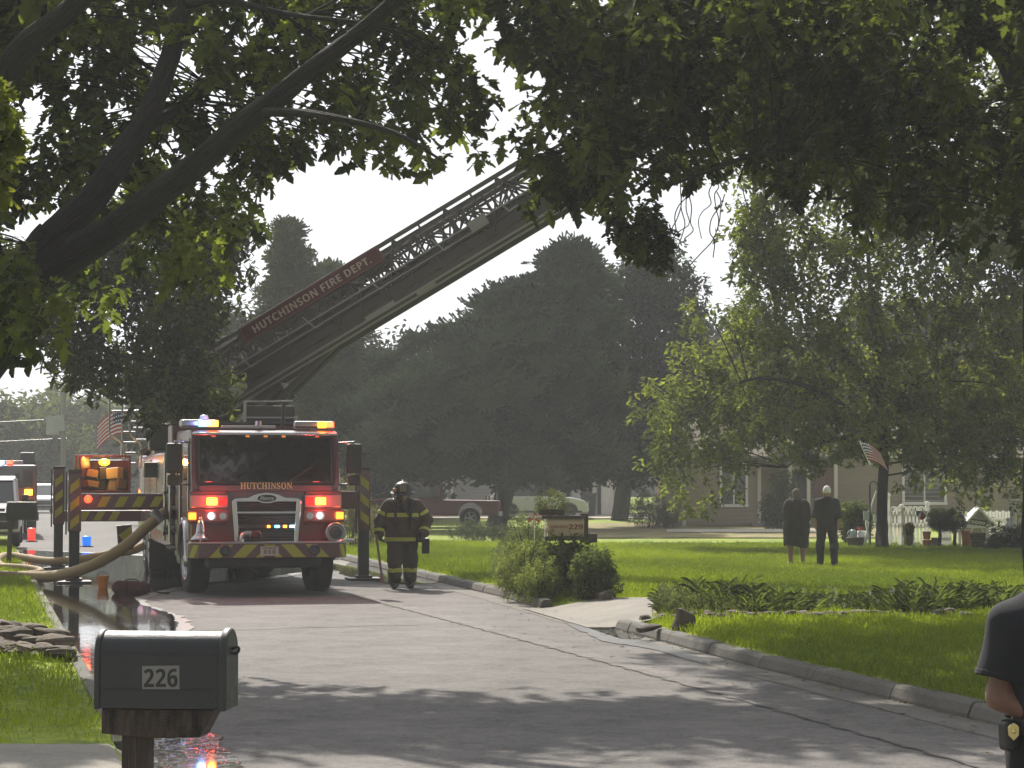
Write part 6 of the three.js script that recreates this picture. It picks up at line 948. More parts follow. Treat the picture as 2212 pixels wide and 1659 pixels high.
function pickup(label, p, turn, paint, rack) {
  const t = thing('pickup_truck', label, 'pickup truck', p, turn), W = 1.95;
  B().extrude(carShape([[-2.8, 0.48], [-2.85, 1.06], [-0.62, 1.1], [-0.6, 1.18], [0.95, 1.18], [1.25, 1.17], [2.55, 1.06], [2.75, 0.92], [2.78, 0.45], [2.7, 0.4]], [1.8, -1.7], 0.47), W, 0, 0, 0, 0, 0, 0, 0.05).build('body', paint, t);
  B().extrude([[-0.58, 1.15], [-0.5, 1.72], [-0.3, 1.84], [0.55, 1.84], [0.75, 1.76], [1.35, 1.15]], 1.66, 0, 0, 0, 0, 0, 0, 0.05).build('cabin', MAT.glass, t);
  B().extrude([[-0.56, 1.78], [-0.4, 1.88], [0.6, 1.88], [0.8, 1.77], [0.55, 1.82], [-0.4, 1.82]], 1.62, 0, 0, 0, 0, 0, 0, 0.01).build('roof', paint, t);
  for (const s of [-1, 1]) { B().beam(V(1.38, 1.15, s * 0.84), V(0.76, 1.8, s * 0.78), 0.07, 0.05).beam(V(-0.58, 1.16, s * 0.84), V(-0.48, 1.8, s * 0.79), 0.1, 0.06).beam(V(0.28, 1.16, s * 0.85), V(0.26, 1.82, s * 0.8), 0.06, 0.05).each('roof_pillar', paint, t); B().box(0.14, 0.2, 0.18, 1.05, 1.28, s * 1.08).build('mirror', MAT.black, t); B().box(0.1, 0.22, 0.34, 2.76, 0.86, s * 0.74).build('headlight', std(0.6, 0.6, 0.6, 0.2), t); B().box(0.06, 0.34, 0.14, -2.85, 0.86, s * 0.88).build('tail_lamp', phys(0.4, 0.02, 0.02, 0.2), t); B().box(0.2, 0.04, 0.03, -0.3, 1.02, s * 0.98).build('handle', MAT.black, t); for (const x of [1.8, -1.7]) wheelAt(t, x, 0.39, s * 0.84, 0.39, 0.26); B().box(0.012, 0.7, 0.012, -0.62, 0.82, s * 0.978).build('bed_gap', MAT.black, t); }
  B().box(0.05, 0.34, 1.2, 2.78, 0.86, 0).build('grille', MAT.black, t); B().box(0.16, 0.22, 1.9, 2.8, 0.52, 0).box(0.16, 0.2, 1.9, -2.88, 0.55, 0).each('bumper', MAT.chrome, t);
  if (rack) B().box(2.2, 0.06, 0.06, -1.75, 1.76, 0.88).box(2.2, 0.06, 0.06, -1.75, 1.76, -0.88).box(0.05, 0.7, 0.05, -2.75, 1.42, 0.88).box(0.05, 0.7, 0.05, -2.75, 1.42, -0.88).box(0.05, 0.05, 1.76, -2.75, 1.76, 0).build('ladder_rack', std(0.5, 0.49, 0.42, 0.5), t);
  return t;
}
suv('white car parked before the pale garage', on(1160, 1121), 0.1);
const redTruck = pickup('dark red pickup truck with bed rack parked behind the firefighter', on(922, 1139), Math.PI + 0.05, phys(0.17, 0.015, 0.013, 0.4, { clearcoat: 0.5 }), true);
{ const t = pickup('pale pickup truck facing the camera at the left edge', V(-14.35, groundY(-14.35, 60), -60), -Math.PI / 2 + 0.2, phys(0.62, 0.55, 0.57, 0.3, { clearcoat: 0.7 })); B().box(0.5, 0.45, 1.9, 2.75, 0.72, 0).build('front_guard', MAT.black, t); }
{ // second engine with its light bar on, far left
  const t = thing('fire_engine', 'red fire engine with lit roof bar parked behind the pale pickup', 'fire engine', V(-16.75, 0, -72), 0.2383), b = MAT.red;
  B().box(2.4, 1.7, 2.6, 0, 1.55, -1.3, 0, 0, 0, 0.1).build('cab', b, t); B().box(2.45, 1.9, 5.5, 0, 1.6, -5.5, 0, 0, 0, 0.06).build('body', b, t); B().box(2.1, 0.72, 0.05, 0, 2.0, 0.0).build('windshield', MAT.glass, t); B().box(1.2, 0.5, 0.06, 0, 1.15, 0.01).build('grille', MAT.chrome, t); B().box(2.5, 0.3, 0.5, 0, 0.72, 0.15).build('bumper', MAT.steel, t); B().box(1.5, 0.12, 0.3, 0, 2.48, -0.4).build('light_bar', MAT.alu, t);
  lamp(t, 'red_lamp', rbox(0.22, 0.13, 0.1), V(-0.35, 2.48, -0.24), REDL, 3, 0.4, V(0, 0, 0.2)); lamp(t, 'blue_lamp', rbox(0.26, 0.13, 0.1), V(0.0, 2.48, -0.24), [0.15, 0.75, 1], 5, 0.6, V(0, 0, 0.2), [0.3, 0.35, 1]); lamp(t, 'red_lamp', rbox(0.2, 0.13, 0.1), V(0.32, 2.48, -0.24), REDL, 2.5, 0.3, V(0, 0, 0.2));
  lamp(t, 'amber_lamp', rbox(0.26, 0.2, 0.08), V(0.92, 1.5, 0.05), [1, 0.35, 0.02], 4, 0.7, V(0, 0, 0.2)); B().box(0.3, 0.3, 0.04, 0.92, 1.12, 0.03).box(0.3, 0.3, 0.04, -0.92, 1.12, 0.03).each('headlamp', MAT.glass, t); B().box(0.5, 0.4, 0.5, 0.9, 2.62, -1.2).build('roof_box', MAT.steel, t);
  for (const s of [-1, 1]) for (const z of [-1.2, -6.4]) { const w = wheelAt(t, s * 1.05, 0.5, z, 0.5, 0.3); w.rotation.y = Math.PI / 2; }
}
{ const t = suv('small white car far down the street', V(-27.5, 0, -128), -Math.PI / 2 + 0.24); t.children.forEach((c) => { if (c.name === 'tail_lamp') c.userData.label = undefined; }); }
{ // utility pole with transformer and wires
  const p = V(at(136, 1037, 112).x, groundY(-22, 112), -112), t = thing('utility_pole', 'pale utility pole with a grey transformer at the left', 'utility pole', p), k = 112 / FOCAL;
  B().cyl(0.11, 0.15, 6.5, 0, 3.25, 0).box(2.2, 0.12, 0.12, 0.1, 5.0, 0).build('pole', std(0.2, 0.19, 0.17, 0.9), t); B().cyl(0.32, 0.32, 0.75, -0.55, 4.6, 0).build('transformer', std(0.33, 0.34, 0.33, 0.6), t); B().box(0.9, 0.8, 0.05, -0.35, 4.75, 0.25, 0, 0, 0.15).build('panel', std(0.3, 0.32, 0.31, 0.6), t);
  for (const [y, z] of [[5.0, 0.06], [4.0, 0.06]]) { const w = tag(B().tube([p.clone().add(V(0.2, y, z)), p.clone().add(V(-12, y - 0.4, -2)), p.clone().add(V(-26, y + 0.2, -4))], 0.035, 20, 5).build('overhead_wire', MAT.steel), y > 4.5 ? 'upper overhead wire running left from the utility pole' : 'lower overhead wire running left from the utility pole', 'wire'); }
}
function flagGeo(w, h, sway, droop) { return sheet(16, 10, (i, j) => V(i * w, -j * h - droop * i * i, 0)); }
function flag(label, p, pole, w, h, turn, droop) { // striped flag: stripes and canton are cloth pieces
  const t = thing('flag', label, 'flag', p, turn); B().bar(V(0, 0, 0), pole, 0.025, 8).build('pole', MAT.white, t);
  const S = (i, j) => { const q = pole.clone().multiplyScalar(1 - 0.02 - j * h / pole.length()); return V(q.x + i * w, q.y - droop * i * i - 0.02 * j, q.z + 0.06 * Math.sin(i * 7 + j * 2)); };
  for (let k = 0; k < 13; k++) mesh('stripe', sheet(12, 1, (i, j) => S(k < 7 ? 0.4 + i * 0.6 : i, (k + j) / 13)), k % 2 ? std(0.62, 0.6, 0.57, 0.9) : std(0.42, 0.045, 0.05, 0.9), t);
  mesh('canton', sheet(8, 4, (i, j) => S(i * 0.4, j * 7 / 13)), std(0.05, 0.06, 0.14, 0.9), t);
  for (let r = 0; r < 3; r++) for (let c = 0; c < 4; c++) { const q = S(0.06 + c * 0.1, 0.1 + r * 0.17); B().ball(0.025, q.x, q.y, q.z + 0.01, 6).build('star', MAT.white, t); }
  return t;
}
flag('striped flag with blue canton hanging beside the turntable rails', at(262, 985, 66), V(-0.05, 1.45, 0), 0.75, 0.75, Math.PI + 0.3, 0.5);
flag('striped flag on a slanting pole before the house at the right', at(1880, 1004, 56), V(-0.26, 0.6, 0.08), 0.5, 0.5, -0.1, 0.28);
// ---------------------------------------------------------------- houses
function siding(parent, x0, x1, y0, y1, z, step, mat, turn) { const b = B(); for (let y = y0; y < y1; y += step) b.box(x1 - x0, step * 0.98, 0.04, (x0 + x1) / 2, y + step / 2, z, 0.3, 0, 0, 0); const m = b.build('siding', mat, parent); m.userData.kind = 'stuff'; return m; }
function windowUnit(parent, x, y, z, w, h, cols = 2) {
  const f = B().box(w + 0.2, 0.1, 0.1, x, y + h / 2 + 0.05, z).box(w + 0.24, 0.12, 0.14, x, y - h / 2 - 0.06, z).box(0.1, h, 0.1, x - w / 2 - 0.05, y, z).box(0.1, h, 0.1, x + w / 2 + 0.05, y, z).build('window', MAT.white, parent);
  for (let k = 0; k < cols; k++) B().box(w / cols - 0.03, h, 0.02, x - w / 2 + (k + 0.5) * w / cols, y, z - 0.01).build('pane', MAT.glass, f); for (let k = 1; k < cols; k++) B().box(0.06, h, 0.06, x - w / 2 + k * w / cols, y, z).build('mullion', MAT.white, f); return f;
}
function gableRoof(parent, x0, x1, z0, z1, y, rise, mat, over = 0.45) { // ridge along x
  const zc = (z0 + z1) / 2, half = (z0 - z1) / 2 + over, L = Math.hypot(half, rise), a = Math.atan2(rise, half); const roof = sub('roof', parent);
  for (const s of [1, -1]) { const b = B(); const n = 12; for (let k = 0; k < n; k++) { const f = (k + 0.5) / n; b.box(x1 - x0 + 2 * over, 0.05, L / n * 1.1, (x0 + x1) / 2, y + rise * (1 - f) + 0.05 + 0.02, zc + s * half * f, s * a + s * 0.02, 0, 0, 0); } const m = b.build('shingle_course', mat, roof); m.userData.kind = 'stuff'; }
  return roof;
}
{ // tan sided house with porch at the right
  const d = 88, k = d / FOCAL, O = V(at(1640, 1037, d).x, groundY(at(1640, 1037, d).x, d), -d), t = thing('house', 'tan house with lap siding and a covered porch at the right', 'house', O, -0.04), X = (u) => (u - 1640) * k, Y = (v) => EYE - O.y - (v - 1037) * k;
  const tanM = std(0.36, 0.3, 0.225, 0.8, 0, { map: tWear }), roofM = std(0.21, 0.18, 0.15, 0.95, 0, { map: tConcrete }), trim = std(0.62, 0.58, 0.5, 0.6), dark = std(0.05, 0.04, 0.035, 0.8);
  const wall = B().box(X(1640) - X(1425), 2.75, 6, (X(1425) + X(1640)) / 2, 1.35, -3, 0, 0, 0, 0.01).box(X(2330) - X(1640), 2.75, 5, (X(1640) + X(2330)) / 2, 1.35, -4.6, 0, 0, 0, 0.01).build('wall', tanM, t);
  siding(t, X(1425), X(1640), 0.05, 2.7, 0.03, 0.17, tanM); siding(t, X(1760), X(2330), 0.05, 2.7, -2.07, 0.17, tanM);
  B().box(0.14, 2.7, 0.1, X(1478), 1.35, 0.06).box(0.14, 2.7, 0.1, X(1640), 1.35, 0.06).box(0.14, 2.7, 0.1, X(1427), 1.35, 0.06).build('corner_board', trim, t);
  windowUnit(wall, X(1585), Y(1047), 0.08, X(1612) - X(1562), 1.55, 2);
  windowUnit(wall, X(2010), Y(1050), -2.04, 1.6, 1.3, 2);
  gableRoof(t, X(1425), X(1640), 0, -6, 2.7, 1.9, roofM); gableRoof(t, X(1640), X(2330), -2.1, -7.1, 2.7, 1.7, roofM);
  // porch: flat roof edge, posts, brick and door
  const porch = sub('porch', t); B().box(X(1815) - X(1610), 0.22, 3.2, (X(1815) + X(1610)) / 2, 2.72, -0.7).build('porch_roof', std(0.2, 0.17, 0.14, 0.9), porch); B().box(X(1815) - X(1612), 0.2, 0.12, (X(1815) + X(1612)) / 2, 2.66, 0.92).build('gutter', dark, porch);
  for (const u of [1703, 1742, 1800]) B().box(0.14, 2.6, 0.14, X(u), 1.3, 0.75).build('post', trim, porch);
  B().box(X(1815) - X(1620), 0.18, 3.2, (X(1815) + X(1620)) / 2, 0.07, -0.7).build('porch_floor', MAT.concrete, porch);
  const door = B().box(1.0, 2.15, 0.08, X(1724), 1.2, -2.02).build('door', dark, t); B().ball(0.045, X(1724) + 0.4, 1.1, -1.96).build('handle', MAT.chrome, door); B().box(0.14, 2.3, 0.12, X(1724) - 0.58, 1.2, -2.02).box(0.14, 2.3, 0.12, X(1724) + 0.58, 1.2, -2.02).box(1.3, 0.14, 0.12, X(1724), 2.35, -2.02).build('door_frame', trim, door);
  const bm = std(0.19, 0.1, 0.075, 0.9, 0, { map: tConcrete }); B().box(0.8, 2.5, 0.16, X(1790), 1.35, -1.98, 0, 0, 0, 0).build('brick_pier', bm, t);
}
{ // pale house with garage behind the trees in the middle
  const d = 106, k = d / FOCAL, O = V(at(1180, 1037, d).x, groundY(at(1180, 1037, d).x, d), -d), t = thing('house', 'pale grey house with white garage doors behind the parked cars', 'house', O, 0.02), X = (u) => (u - 1180) * k, pale = std(0.42, 0.42, 0.44, 0.75, 0, { map: tWear }), roofM = std(0.1, 0.095, 0.09, 0.95, 0, { map: tConcrete }), dark = std(0.04, 0.04, 0.042, 0.8);
  const wall = B().box(X(1270) - X(820), 2.9, 8, (X(1270) + X(820)) / 2, 1.4, -4, 0, 0, 0, 0.01).box(X(1340) - X(1270), 2.7, 5, (X(1340) + X(1270)) / 2, 1.3, -5.5, 0, 0, 0, 0.01).build('wall', pale, t);
  siding(t, X(820), X(1270), 0.05, 2.8, 0.03, 0.16, pale);
  gableRoof(t, X(820), X(1340), 0, -8, 2.85, 2.2, roofM);
  for (const u of [1207, 1246]) { const g = B().box(X(1236) - X(1212), 2.1, 0.06, X(u), 1.1, 0.08).build('garage_door', std(0.55, 0.55, 0.58, 0.6), t); for (let r = 0; r < 4; r++) B().box(X(1236) - X(1216), 0.42, 0.03, X(u), 0.33 + r * 0.52, 0.12).build('door_panel', std(0.58, 0.58, 0.6, 0.6), g); }
  for (const u of [1226, 1274, 1294]) B().box(0.16, 2.8, 0.16, X(u), 1.4, 0.3).build('downpipe', dark, t);
  for (const [u0, u1] of [[1279, 1290], [1300, 1328]]) B().box(X(u1) - X(u0), 2.6, 0.14, X((u0 + u1) / 2), 1.3, -1.0).build('white_panel', MAT.white, t);
  windowUnit(wall, X(872), 1.6, 0.08, 1.0, 1.2, 2); windowUnit(wall, X(930), 1.6, 0.08, 0.9, 1.2, 2); for (const u of [955, 966, 977]) B().box(0.1, 2.4, 0.1, X(u), 1.25, 0.4).build('porch_post', MAT.white, t);
  const bin = thing('trash_bin', 'dark wheeled bin beside the white car', 'trash bin', O.clone().add(V(X(1268), 0.02, 2)), 0.1); B().extrude([[-0.28, 0], [0.28, 0], [0.34, 1.0], [-0.34, 1.0]], 0.6, 0, 0, 0, 0, 0, 0, 0.03).build('body', dark, bin); B().box(0.76, 0.07, 0.68, 0, 1.04, 0).build('lid', MAT.steel, bin);
}
// ---------------------------------------------------------------- the yard with the white fence at the right
const YD = 61.5, yk = YD / FOCAL, yp = (u, v, dd = YD) => { const p = at(u, v, dd); return p; };
const yg = (u, dd = YD) => { const x = at(u, 1037, dd).x; return V(x, groundY(x, dd), -dd); };
const YH = (v, dd = YD, u = 1980) => EYE - (v - 1037) * dd / FOCAL - yg(u, dd).y;
{
  const O = yg(1935), X = (u) => (u - 1935) * yk, t = thing('garden_fence', 'white wooden garden fence with arched top ornaments at the right', 'fence', O);
  for (const [u, v] of [[1918, 1074], [1947, 1098], [2003, 1092]]) { B().box(0.1, YH(v), 0.1, X(u), YH(v) / 2, 0).build('post', MAT.vinyl, t); B().ball(0.075, X(u), YH(v) + 0.05, 0, 10).build('finial', MAT.vinyl, t); }
  for (const v of [1108, 1134, 1180]) B().box(X(2003) - X(1918), 0.09, 0.05, (X(2003) + X(1918)) / 2, YH(v), 0.02).build('rail', MAT.vinyl, t);
  for (let u = 1924; u < 2002; u += 8) B().box(0.06, YH(1092) - 0.1 - 0.06, 0.03, X(u), (YH(1092) + 0.1) / 2 - (u % 3) * 0.02, 0.06).build('picket', MAT.vinyl, t);
  for (let u = 1926; u < 2000; u += 12) B().torus(0.07, 0.014, X(u + 3), YH(1100), 0.03, 0, 0, 0, Math.PI * 1.6).build('scroll', MAT.vinyl, t);
  const bn = thing('bunting', 'fan shaped dark red and blue bunting on the white fence', 'bunting', O.clone().add(V(X(1988), YH(1111), 0.13))); for (let k = 0; k < 5; k++) { const a0 = Math.PI + k * Math.PI / 5, a1 = a0 + Math.PI / 5; B().extrude([[0, 0.1], [0.16 * Math.cos(a0), 0.1 + 0.26 * Math.sin(a0)], [0.16 * Math.cos(a1), 0.1 + 0.26 * Math.sin(a1)]], 0.02, 0, 0, 0.01).build('fold', [std(0.03, 0.035, 0.09, 0.9), std(0.5, 0.48, 0.46, 0.9), std(0.3, 0.03, 0.03, 0.9)][k % 3], bn); }
  const t2 = thing('garden_fence', 'white picket fence behind the little booth at the far right', 'fence', yg(2120, 62.5)), X2 = (u) => (u - 2120) * yk; for (let u = 2062; u < 2190; u += 7) B().box(0.07, 0.95 + 0.06 * (u % 2), 0.03, X2(u), 0.5, 0).build('picket', MAT.vinyl, t2); B().box(X2(2190) - X2(2062), 0.07, 0.04, (X2(2190) + X2(2062)) / 2, 0.75, -0.03).box(X2(2190) - X2(2062), 0.07, 0.04, (X2(2190) + X2(2062)) / 2, 0.25, -0.03).build('rail', MAT.vinyl, t2);
}
shrub('clipped_bush', 'rounded clipped green bush left of the white yard stand', 'bush', [[yg(1846, 63.5).add(V(0, 0.62, 0)), 0.48, 0.66, 0.45, 900, 0.2]], SPRAY.oval, LEAF, [[0.014, 0.026, 0.008], [0.15, 0.2, 0.035]], 5);
shrub('porch_bush', 'tall green bush by the porch left of the onlookers', 'bush', [[yg(1672, 82).add(V(0, 0.7, 0)), 0.6, 0.75, 0.5, 420, 0.24], [yg(1690, 82).add(V(0, 1.6, 0)), 0.5, 0.8, 0.5, 300, 0.24]], SPRAY.oval, LEAF, [[0.035, 0.05, 0.015], [0.12, 0.145, 0.035]], 6);
shrub('house_bush', 'yellowish bush at the left corner of the tan house', 'bush', [[yg(1402, 84).add(V(0, 0.7, 0)), 0.85, 0.75, 0.6, 420, 0.26], [yg(1440, 84).add(V(0, 0.4, 0)), 0.6, 0.45, 0.5, 200, 0.24]], SPRAY.fine, LEAF, [[0.05, 0.065, 0.02], [0.13, 0.14, 0.05]], 6);
shrub('trunk_shrub', 'low dark shrubs round the foot of the tall evergreen', 'shrub', [[yg(1030, 67).add(V(0, 0.28, 0)), 1.0, 0.36, 0.7, 420, 0.2], [yg(1090, 67).add(V(0, 0.22, 0)), 0.5, 0.3, 0.5, 200, 0.2]], SPRAY.fine, LEAF, [[0.02, 0.03, 0.012], [0.07, 0.09, 0.03]], 5);
shrub('roadside_shrub', 'brownish shrub behind the right outrigger leg', 'shrub', [[yg(762, 58).add(V(0, 1.0, 0)), 0.45, 1.1, 0.5, 420, 0.22], [yg(800, 60).add(V(0, 0.5, 0)), 0.6, 0.6, 0.5, 260, 0.22]], SPRAY.fine, LEAF, [[0.07, 0.065, 0.02], [0.2, 0.18, 0.06]], 6);
{ // white stand with square panels
  const O = yg(1882, 61), k = 61 / FOCAL, X = (u) => (u - 1882) * k, Y = (v) => EYE - O.y - (v - 1037) * k, t = thing('yard_stand', 'white wooden yard stand with two square panels on splayed legs', 'yard ornament', O);
  B().beam(V(X(1866), 0, 0.05), V(X(1876), Y(1125), 0), 0.07, 0.05, V(1, 0, 0)).beam(V(X(1879), 0, 0.05), V(X(1870), Y(1130), 0), 0.07, 0.05, V(1, 0, 0)).beam(V(X(1888), Y(1130), 0), V(X(1896), Y(1145), 0), 0.06, 0.05).beam(V(X(1896), Y(1145), 0), V(X(1912), Y(1131), 0), 0.06, 0.05).beam(V(X(1870), Y(1130), 0), V(X(1894), Y(1060), -0.02), 0.06, 0.05, V(1, 0, 0)).build('leg', MAT.white, t);
  B().box(0.19, 0.24, 0.05, X(1871.5), Y(1114), 0.05, 0, 0, 0.06).build('square_panel', std(0.55, 0.63, 0.68, 0.5), t); B().box(0.2, 0.2, 0.05, X(1893), Y(1120), 0.05, 0, 0, -0.05).build('square_panel', MAT.white, t);
  const hk = thing('plant_hook', 'thin dark pole standing beside the white yard stand', 'pole', yg(1879, 60.6)); B().bar(V(0, 0, 0), V(0, YH(1048, 60.6), 0), 0.022, 8).torus(0.1, 0.014, 0.1, YH(1048, 60.6), 0, 0, 0, 0, Math.PI).build('pole', MAT.black, hk);
  const tb = thing('barrel_planter', 'dark half barrel planter with pale watering can at the lawn edge', 'planter', yg(1847, 60.8)); B().lathe([[0, 0], [0.19, 0], [0.25, 0.26], [0.24, 0.3], [0.2, 0.28], [0, 0.26]], 0, 0.0, 0).torus(0.225, 0.012, 0, 0.17, 0, Math.PI / 2).build('barrel', std(0.085, 0.065, 0.045, 0.9), tb);
  const cn = thing('watering_can', 'pale blue watering can standing in the half barrel planter', 'watering can', yg(1842, 60.8).add(V(0, 0.27, 0))); B().lathe([[0, 0], [0.09, 0], [0.085, 0.2], [0.06, 0.23], [0, 0.23]], 0, 0, 0).build('body', std(0.5, 0.6, 0.68, 0.4), cn); B().bar(V(0.06, 0.05, 0), V(0.2, 0.2, 0), 0.014).torus(0.08, 0.012, -0.07, 0.13, 0).build('spout', std(0.5, 0.6, 0.68, 0.4), cn);
  const rb = thing('white_crate', 'white and red flower crate behind the half barrel planter', 'crate', yg(1861, 61.2).add(V(0, 0.2, 0))); B().box(0.24, 0.26, 0.2, 0, 0.13, 0).build('crate', std(0.6, 0.62, 0.64, 0.6), rb); const sp = []; for (let i = 0; i < 14; i++) sp.push([rr(-0.12, 0.12), 0.28 + rr(0, 0.08), rr(-0.08, 0.08), 0.08, rnd()]); scatter('red_flower', rb, SPRAY.fine, LEAF, sp, [0.4, 0.06, 0.05], [0.5, 0.12, 0.1]);
}
{ // pots and topiary
  const g = thing('grass_pot', 'tall pot of upright ornamental grass before the white fence', 'planter', yg(1962, 60.5)); B().lathe([[0, 0], [0.1, 0], [0.14, 0.32], [0.15, 0.36], [0.12, 0.36], [0, 0.33]], 0, 0, 0).build('pot', std(0.12, 0.1, 0.07, 0.8), g); let sp = []; const thin = bladeLeaf.clone(); for (let i = 0; i < 260; i++) sp.push([rr(-0.11, 0.11), 0.3, rr(-0.11, 0.11), rr(0.2, 0.36), rnd()]); scatter('grass_blade', g, [thin], BLADE, sp, [0.09, 0.12, 0.02], [0.22, 0.2, 0.06], V(0, 0, 0), 0.1); const low = []; for (let i = 0; i < 60; i++) low.push([rr(-0.15, 0.15), rr(0.05, 0.5), rr(-0.15, 0.15), 0.14, rnd()]); scatter('foliage', g, SPRAY.fine, LEAF, low, [0.06, 0.08, 0.02], [0.13, 0.15, 0.04]);
  const pot = (label, u, dd, r, h, mat = MAT.terracotta) => { const t = thing('clay_pot', label, 'pot', yg(u, dd)); B().lathe([[0, 0], [r * 0.8, 0], [r, h * 0.8], [r * 1.12, h * 0.8], [r * 1.12, h], [r * 0.9, h], [0, h * 0.9]], 0, 0, 0).build('pot', mat, t); return t; };
  pot('stacked terracotta pot before the gap in the white fence', 2002, 60.2, 0.12, 0.24); pot('terracotta pot standing on another before the gap in the white fence', 2001, 60.2, 0.11, 0.22).position.y += 0.25; pot('grey brown pot right of the stacked terracotta pots', 2020, 60.2, 0.11, 0.3, MAT.stone); pot('terracotta pot left of the wicker basket', 2086, 60.2, 0.13, 0.5);
  const topi = (label, u, dd, r, vC, vF) => { const b = yg(u, dd), t = thing('topiary_tree', label, 'tree', b), c = YH(vC, dd); const s = []; limbs(t, [[[b.clone(), 0.05], [b.clone().add(V(0.02, c * 0.5, 0)), 0.045], [b.clone().add(V(0, c, 0)), 0.035]]]); for (let i = 0; i < 480; i++) { const a = rr(0, 6.28), z = rr(-1, 1), q = Math.pow(rnd(), 0.35), w = Math.sqrt(1 - z * z); s.push([Math.cos(a) * w * q * r, c + z * q * r * 0.95, Math.sin(a) * w * q * r, 0.17, 0.3 + z * 0.4]); } scatter('crown', t, SPRAY.fine, LEAF, s, [0.018, 0.028, 0.01], [0.07, 0.095, 0.025], V(0, 0, 0), 1); };
  topi('left one of two round dark topiary trees before the white fence', 2028, 59.6, 0.34, 1122); topi('right one of two round dark topiary trees before the white fence', 2060, 59.8, 0.36, 1124);
  const gt = thing('garden_gate', 'small white gate between the two round topiary trees', 'gate', yg(2043, 61)), X = (u) => (u - 2043) * 61 / FOCAL; for (let k = 0; k < 6; k++) B().box(0.05, 0.85 - Math.abs(k - 2.5) * 0.04, 0.03, X(2034 + k * 3.6), 0.47, 0).build('picket', MAT.vinyl, gt); B().box(0.3, 0.06, 0.03, 0, 0.72, -0.03).box(0.3, 0.06, 0.03, 0, 0.25, -0.03).build('rail', MAT.vinyl, gt);
  const bk = thing('wicker_basket', 'dark wicker basket planter with pale hoop handle', 'basket', yg(2110, 59.5)); B().lathe([[0, 0], [0.16, 0], [0.2, 0.42], [0.215, 0.45], [0.18, 0.45], [0, 0.4]], 0, 0, 0).build('basket', std(0.09, 0.075, 0.03, 0.9, 0, { map: tConcrete }), bk); for (let k = 0; k < 5; k++) B().torus(0.175 + k * 0.009, 0.014, 0, 0.06 + k * 0.085, 0, Math.PI / 2).build('weave', std(0.14, 0.11, 0.05, 0.9), bk); B().torus(0.19, 0.017, 0, 0.43, 0, 0, 0.3, 0, Math.PI).build('handle', MAT.white, bk);
}
{ // little booth with a gable and a sign band
  const O = yg(2108, 61.4), X = (u) => (u - 2108) * yk, t = thing('garden_booth', 'little white booth with gable roof and lettered band at the far right', 'booth', O);
  for (const u of [2080, 2131]) B().box(0.1, YH(1135), 0.1, X(u), YH(1135) / 2, 0).box(0.1, YH(1135), 0.1, X(u), YH(1135) / 2, -0.5).build('post', std(0.62, 0.6, 0.55, 0.6), t);
  B().box(X(2138) - X(2074), 0.1, 0.66, 0, YH(1136), -0.2).build('beam', MAT.white, t); B().extrude([[X(2076), 0], [X(2136), 0], [0, 0.42]], 0.6, 0, YH(1132), -0.2).build('gable', std(0.5, 0.5, 0.5, 0.6), t);
  for (const s of [-1, 1]) B().beam(V(s * 0.43, YH(1133), 0.14), V(0, YH(1133) + 0.46, 0.14), 0.66, 0.05).build('roof_board', MAT.white, t);
  B().box(0.44, 0.16, 0.03, 0.02, YH(1128), 0.2, 0, 0, -0.15).build('sign_band', std(0.05, 0.05, 0.06, 0.6), t); for (let k = 0; k < 4; k++) B().torus(0.035, 0.014, -0.14 + k * 0.1, YH(1128) + 0.02 - k * 0.015, 0.225).build('band_mark', MAT.white, t);
  B().bar(V(0, YH(1133) + 0.44, 0.14), V(0, YH(1098), 0.14), 0.02).ball(0.06, 0, YH(1098), 0.14).build('finial', std(0.55, 0.35, 0.3, 0.6), t); B().box(0.3, 0.2, 0.02, 0.1, YH(1158), 0.0).build('blue_panel', std(0.12, 0.18, 0.26, 0.5), t);
  B().box(0.7, 0.5, 0.03, 0, 0.3, -0.45).build('back_board', std(0.45, 0.42, 0.3, 0.7), t);
}
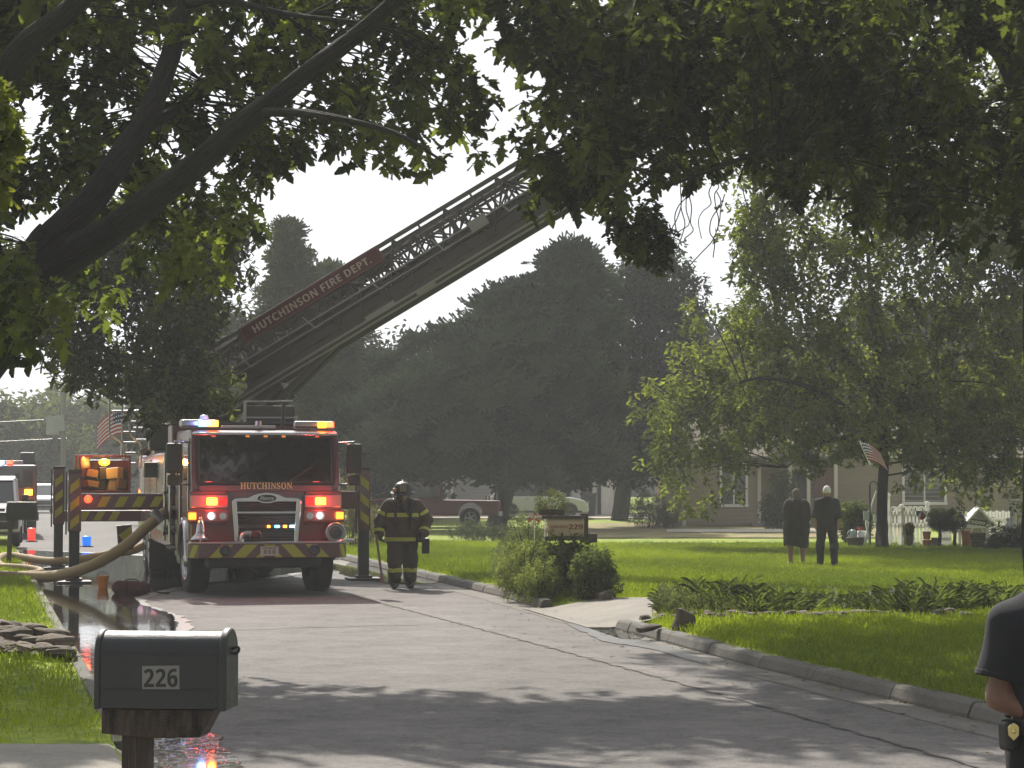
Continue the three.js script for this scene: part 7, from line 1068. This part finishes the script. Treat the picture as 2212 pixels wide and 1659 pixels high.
{ // white column with urn at the far right and flowers at its foot
  const O = yg(2188, 60), t = thing('garden_column', 'white column carrying a flower urn at the far right of the yard', 'column', O); B().lathe([[0, 0], [0.16, 0], [0.16, 0.08], [0.11, 0.12], [0.09, 0.6], [0.09, 1.0], [0.13, 1.05], [0.13, 1.1], [0, 1.1]], 0, 0, 0).build('column', std(0.62, 0.6, 0.54, 0.6), t); B().lathe([[0, 1.1], [0.08, 1.1], [0.06, 1.14], [0.17, 1.3], [0.19, 1.36], [0.15, 1.36], [0, 1.3]], 0, 0, 0).build('urn', MAT.white, t); const s = []; for (let i = 0; i < 50; i++) s.push([rr(-0.3, 0.18), 1.4 + rr(0, 0.16), rr(-0.18, 0.18), 0.13, rnd()]); scatter('flowers', t, SPRAY.fine, LEAF, s, [0.16, 0.12, 0.06], [0.45, 0.36, 0.3]);
  const f = thing('garden_figure', 'small pale blue figurine left of the white column', 'figurine', yg(2177, 60).add(V(0, 0.3, 0))); B().lathe([[0, 0], [0.11, 0], [0.08, 0.12], [0.07, 0.28], [0.03, 0.33], [0, 0.34]], 0, 0.1, 0).ball(0.06, 0, 0.49, 0).build('figure', std(0.5, 0.58, 0.66, 0.6), f); B().box(0.24, 0.42, 0.24, 0, -0.1, 0).build('plinth', MAT.white, f);
}
shrub('flowering_shrub', 'dark flowering shrubs with white blossoms at the far right of the yard', 'shrub', [[yg(2165, 58.8).add(V(0, 0.3, 0)), 0.5, 0.38, 0.4, 420, 0.15], [yg(2200, 58.6).add(V(0, 0.34, 0)), 0.4, 0.4, 0.4, 320, 0.15], [yg(2145, 58.4).add(V(0, 0.14, 0)), 0.25, 0.2, 0.3, 120, 0.14]], SPRAY.oval, LEAF, [[0.025, 0.035, 0.012], [0.07, 0.09, 0.03]], 5);
{ const t = scene.children[scene.children.length - 1], s = []; for (let i = 0; i < 34; i++) { const p = yg(rr(2150, 2210), 58.5).add(V(0, rr(0.35, 0.7), rr(0.1, 0.35))); s.push([p.x, p.y, p.z, rr(0.07, 0.11), rnd()]); } scatter('blossom', t, SPRAY.fine, LEAF, s, [0.42, 0.44, 0.34], [0.6, 0.6, 0.5], t.position); }
for (const [u, v, w, label] of [[1942, 1188, 0.3, 'flat pale stepping stone left of the grass pot'], [1982, 1190, 0.42, 'flat pale stepping stone right of the grass pot'], [2030, 1195, 0.3, 'flat pale stone before the left topiary tree'], [2122, 1212, 0.5, 'flat pale stone right of the wicker basket']]) { const m = tag(mesh('stepping_stone', rockGeo(w, 0.06, 0.3), std(0.5, 0.48, 0.4, 0.9)), label, 'stone'); m.position.copy(foot(u, v)).add(V(0, 0.02, 0)); }
renderer.setSize(1024, 768);
renderer.render(scene, camera);
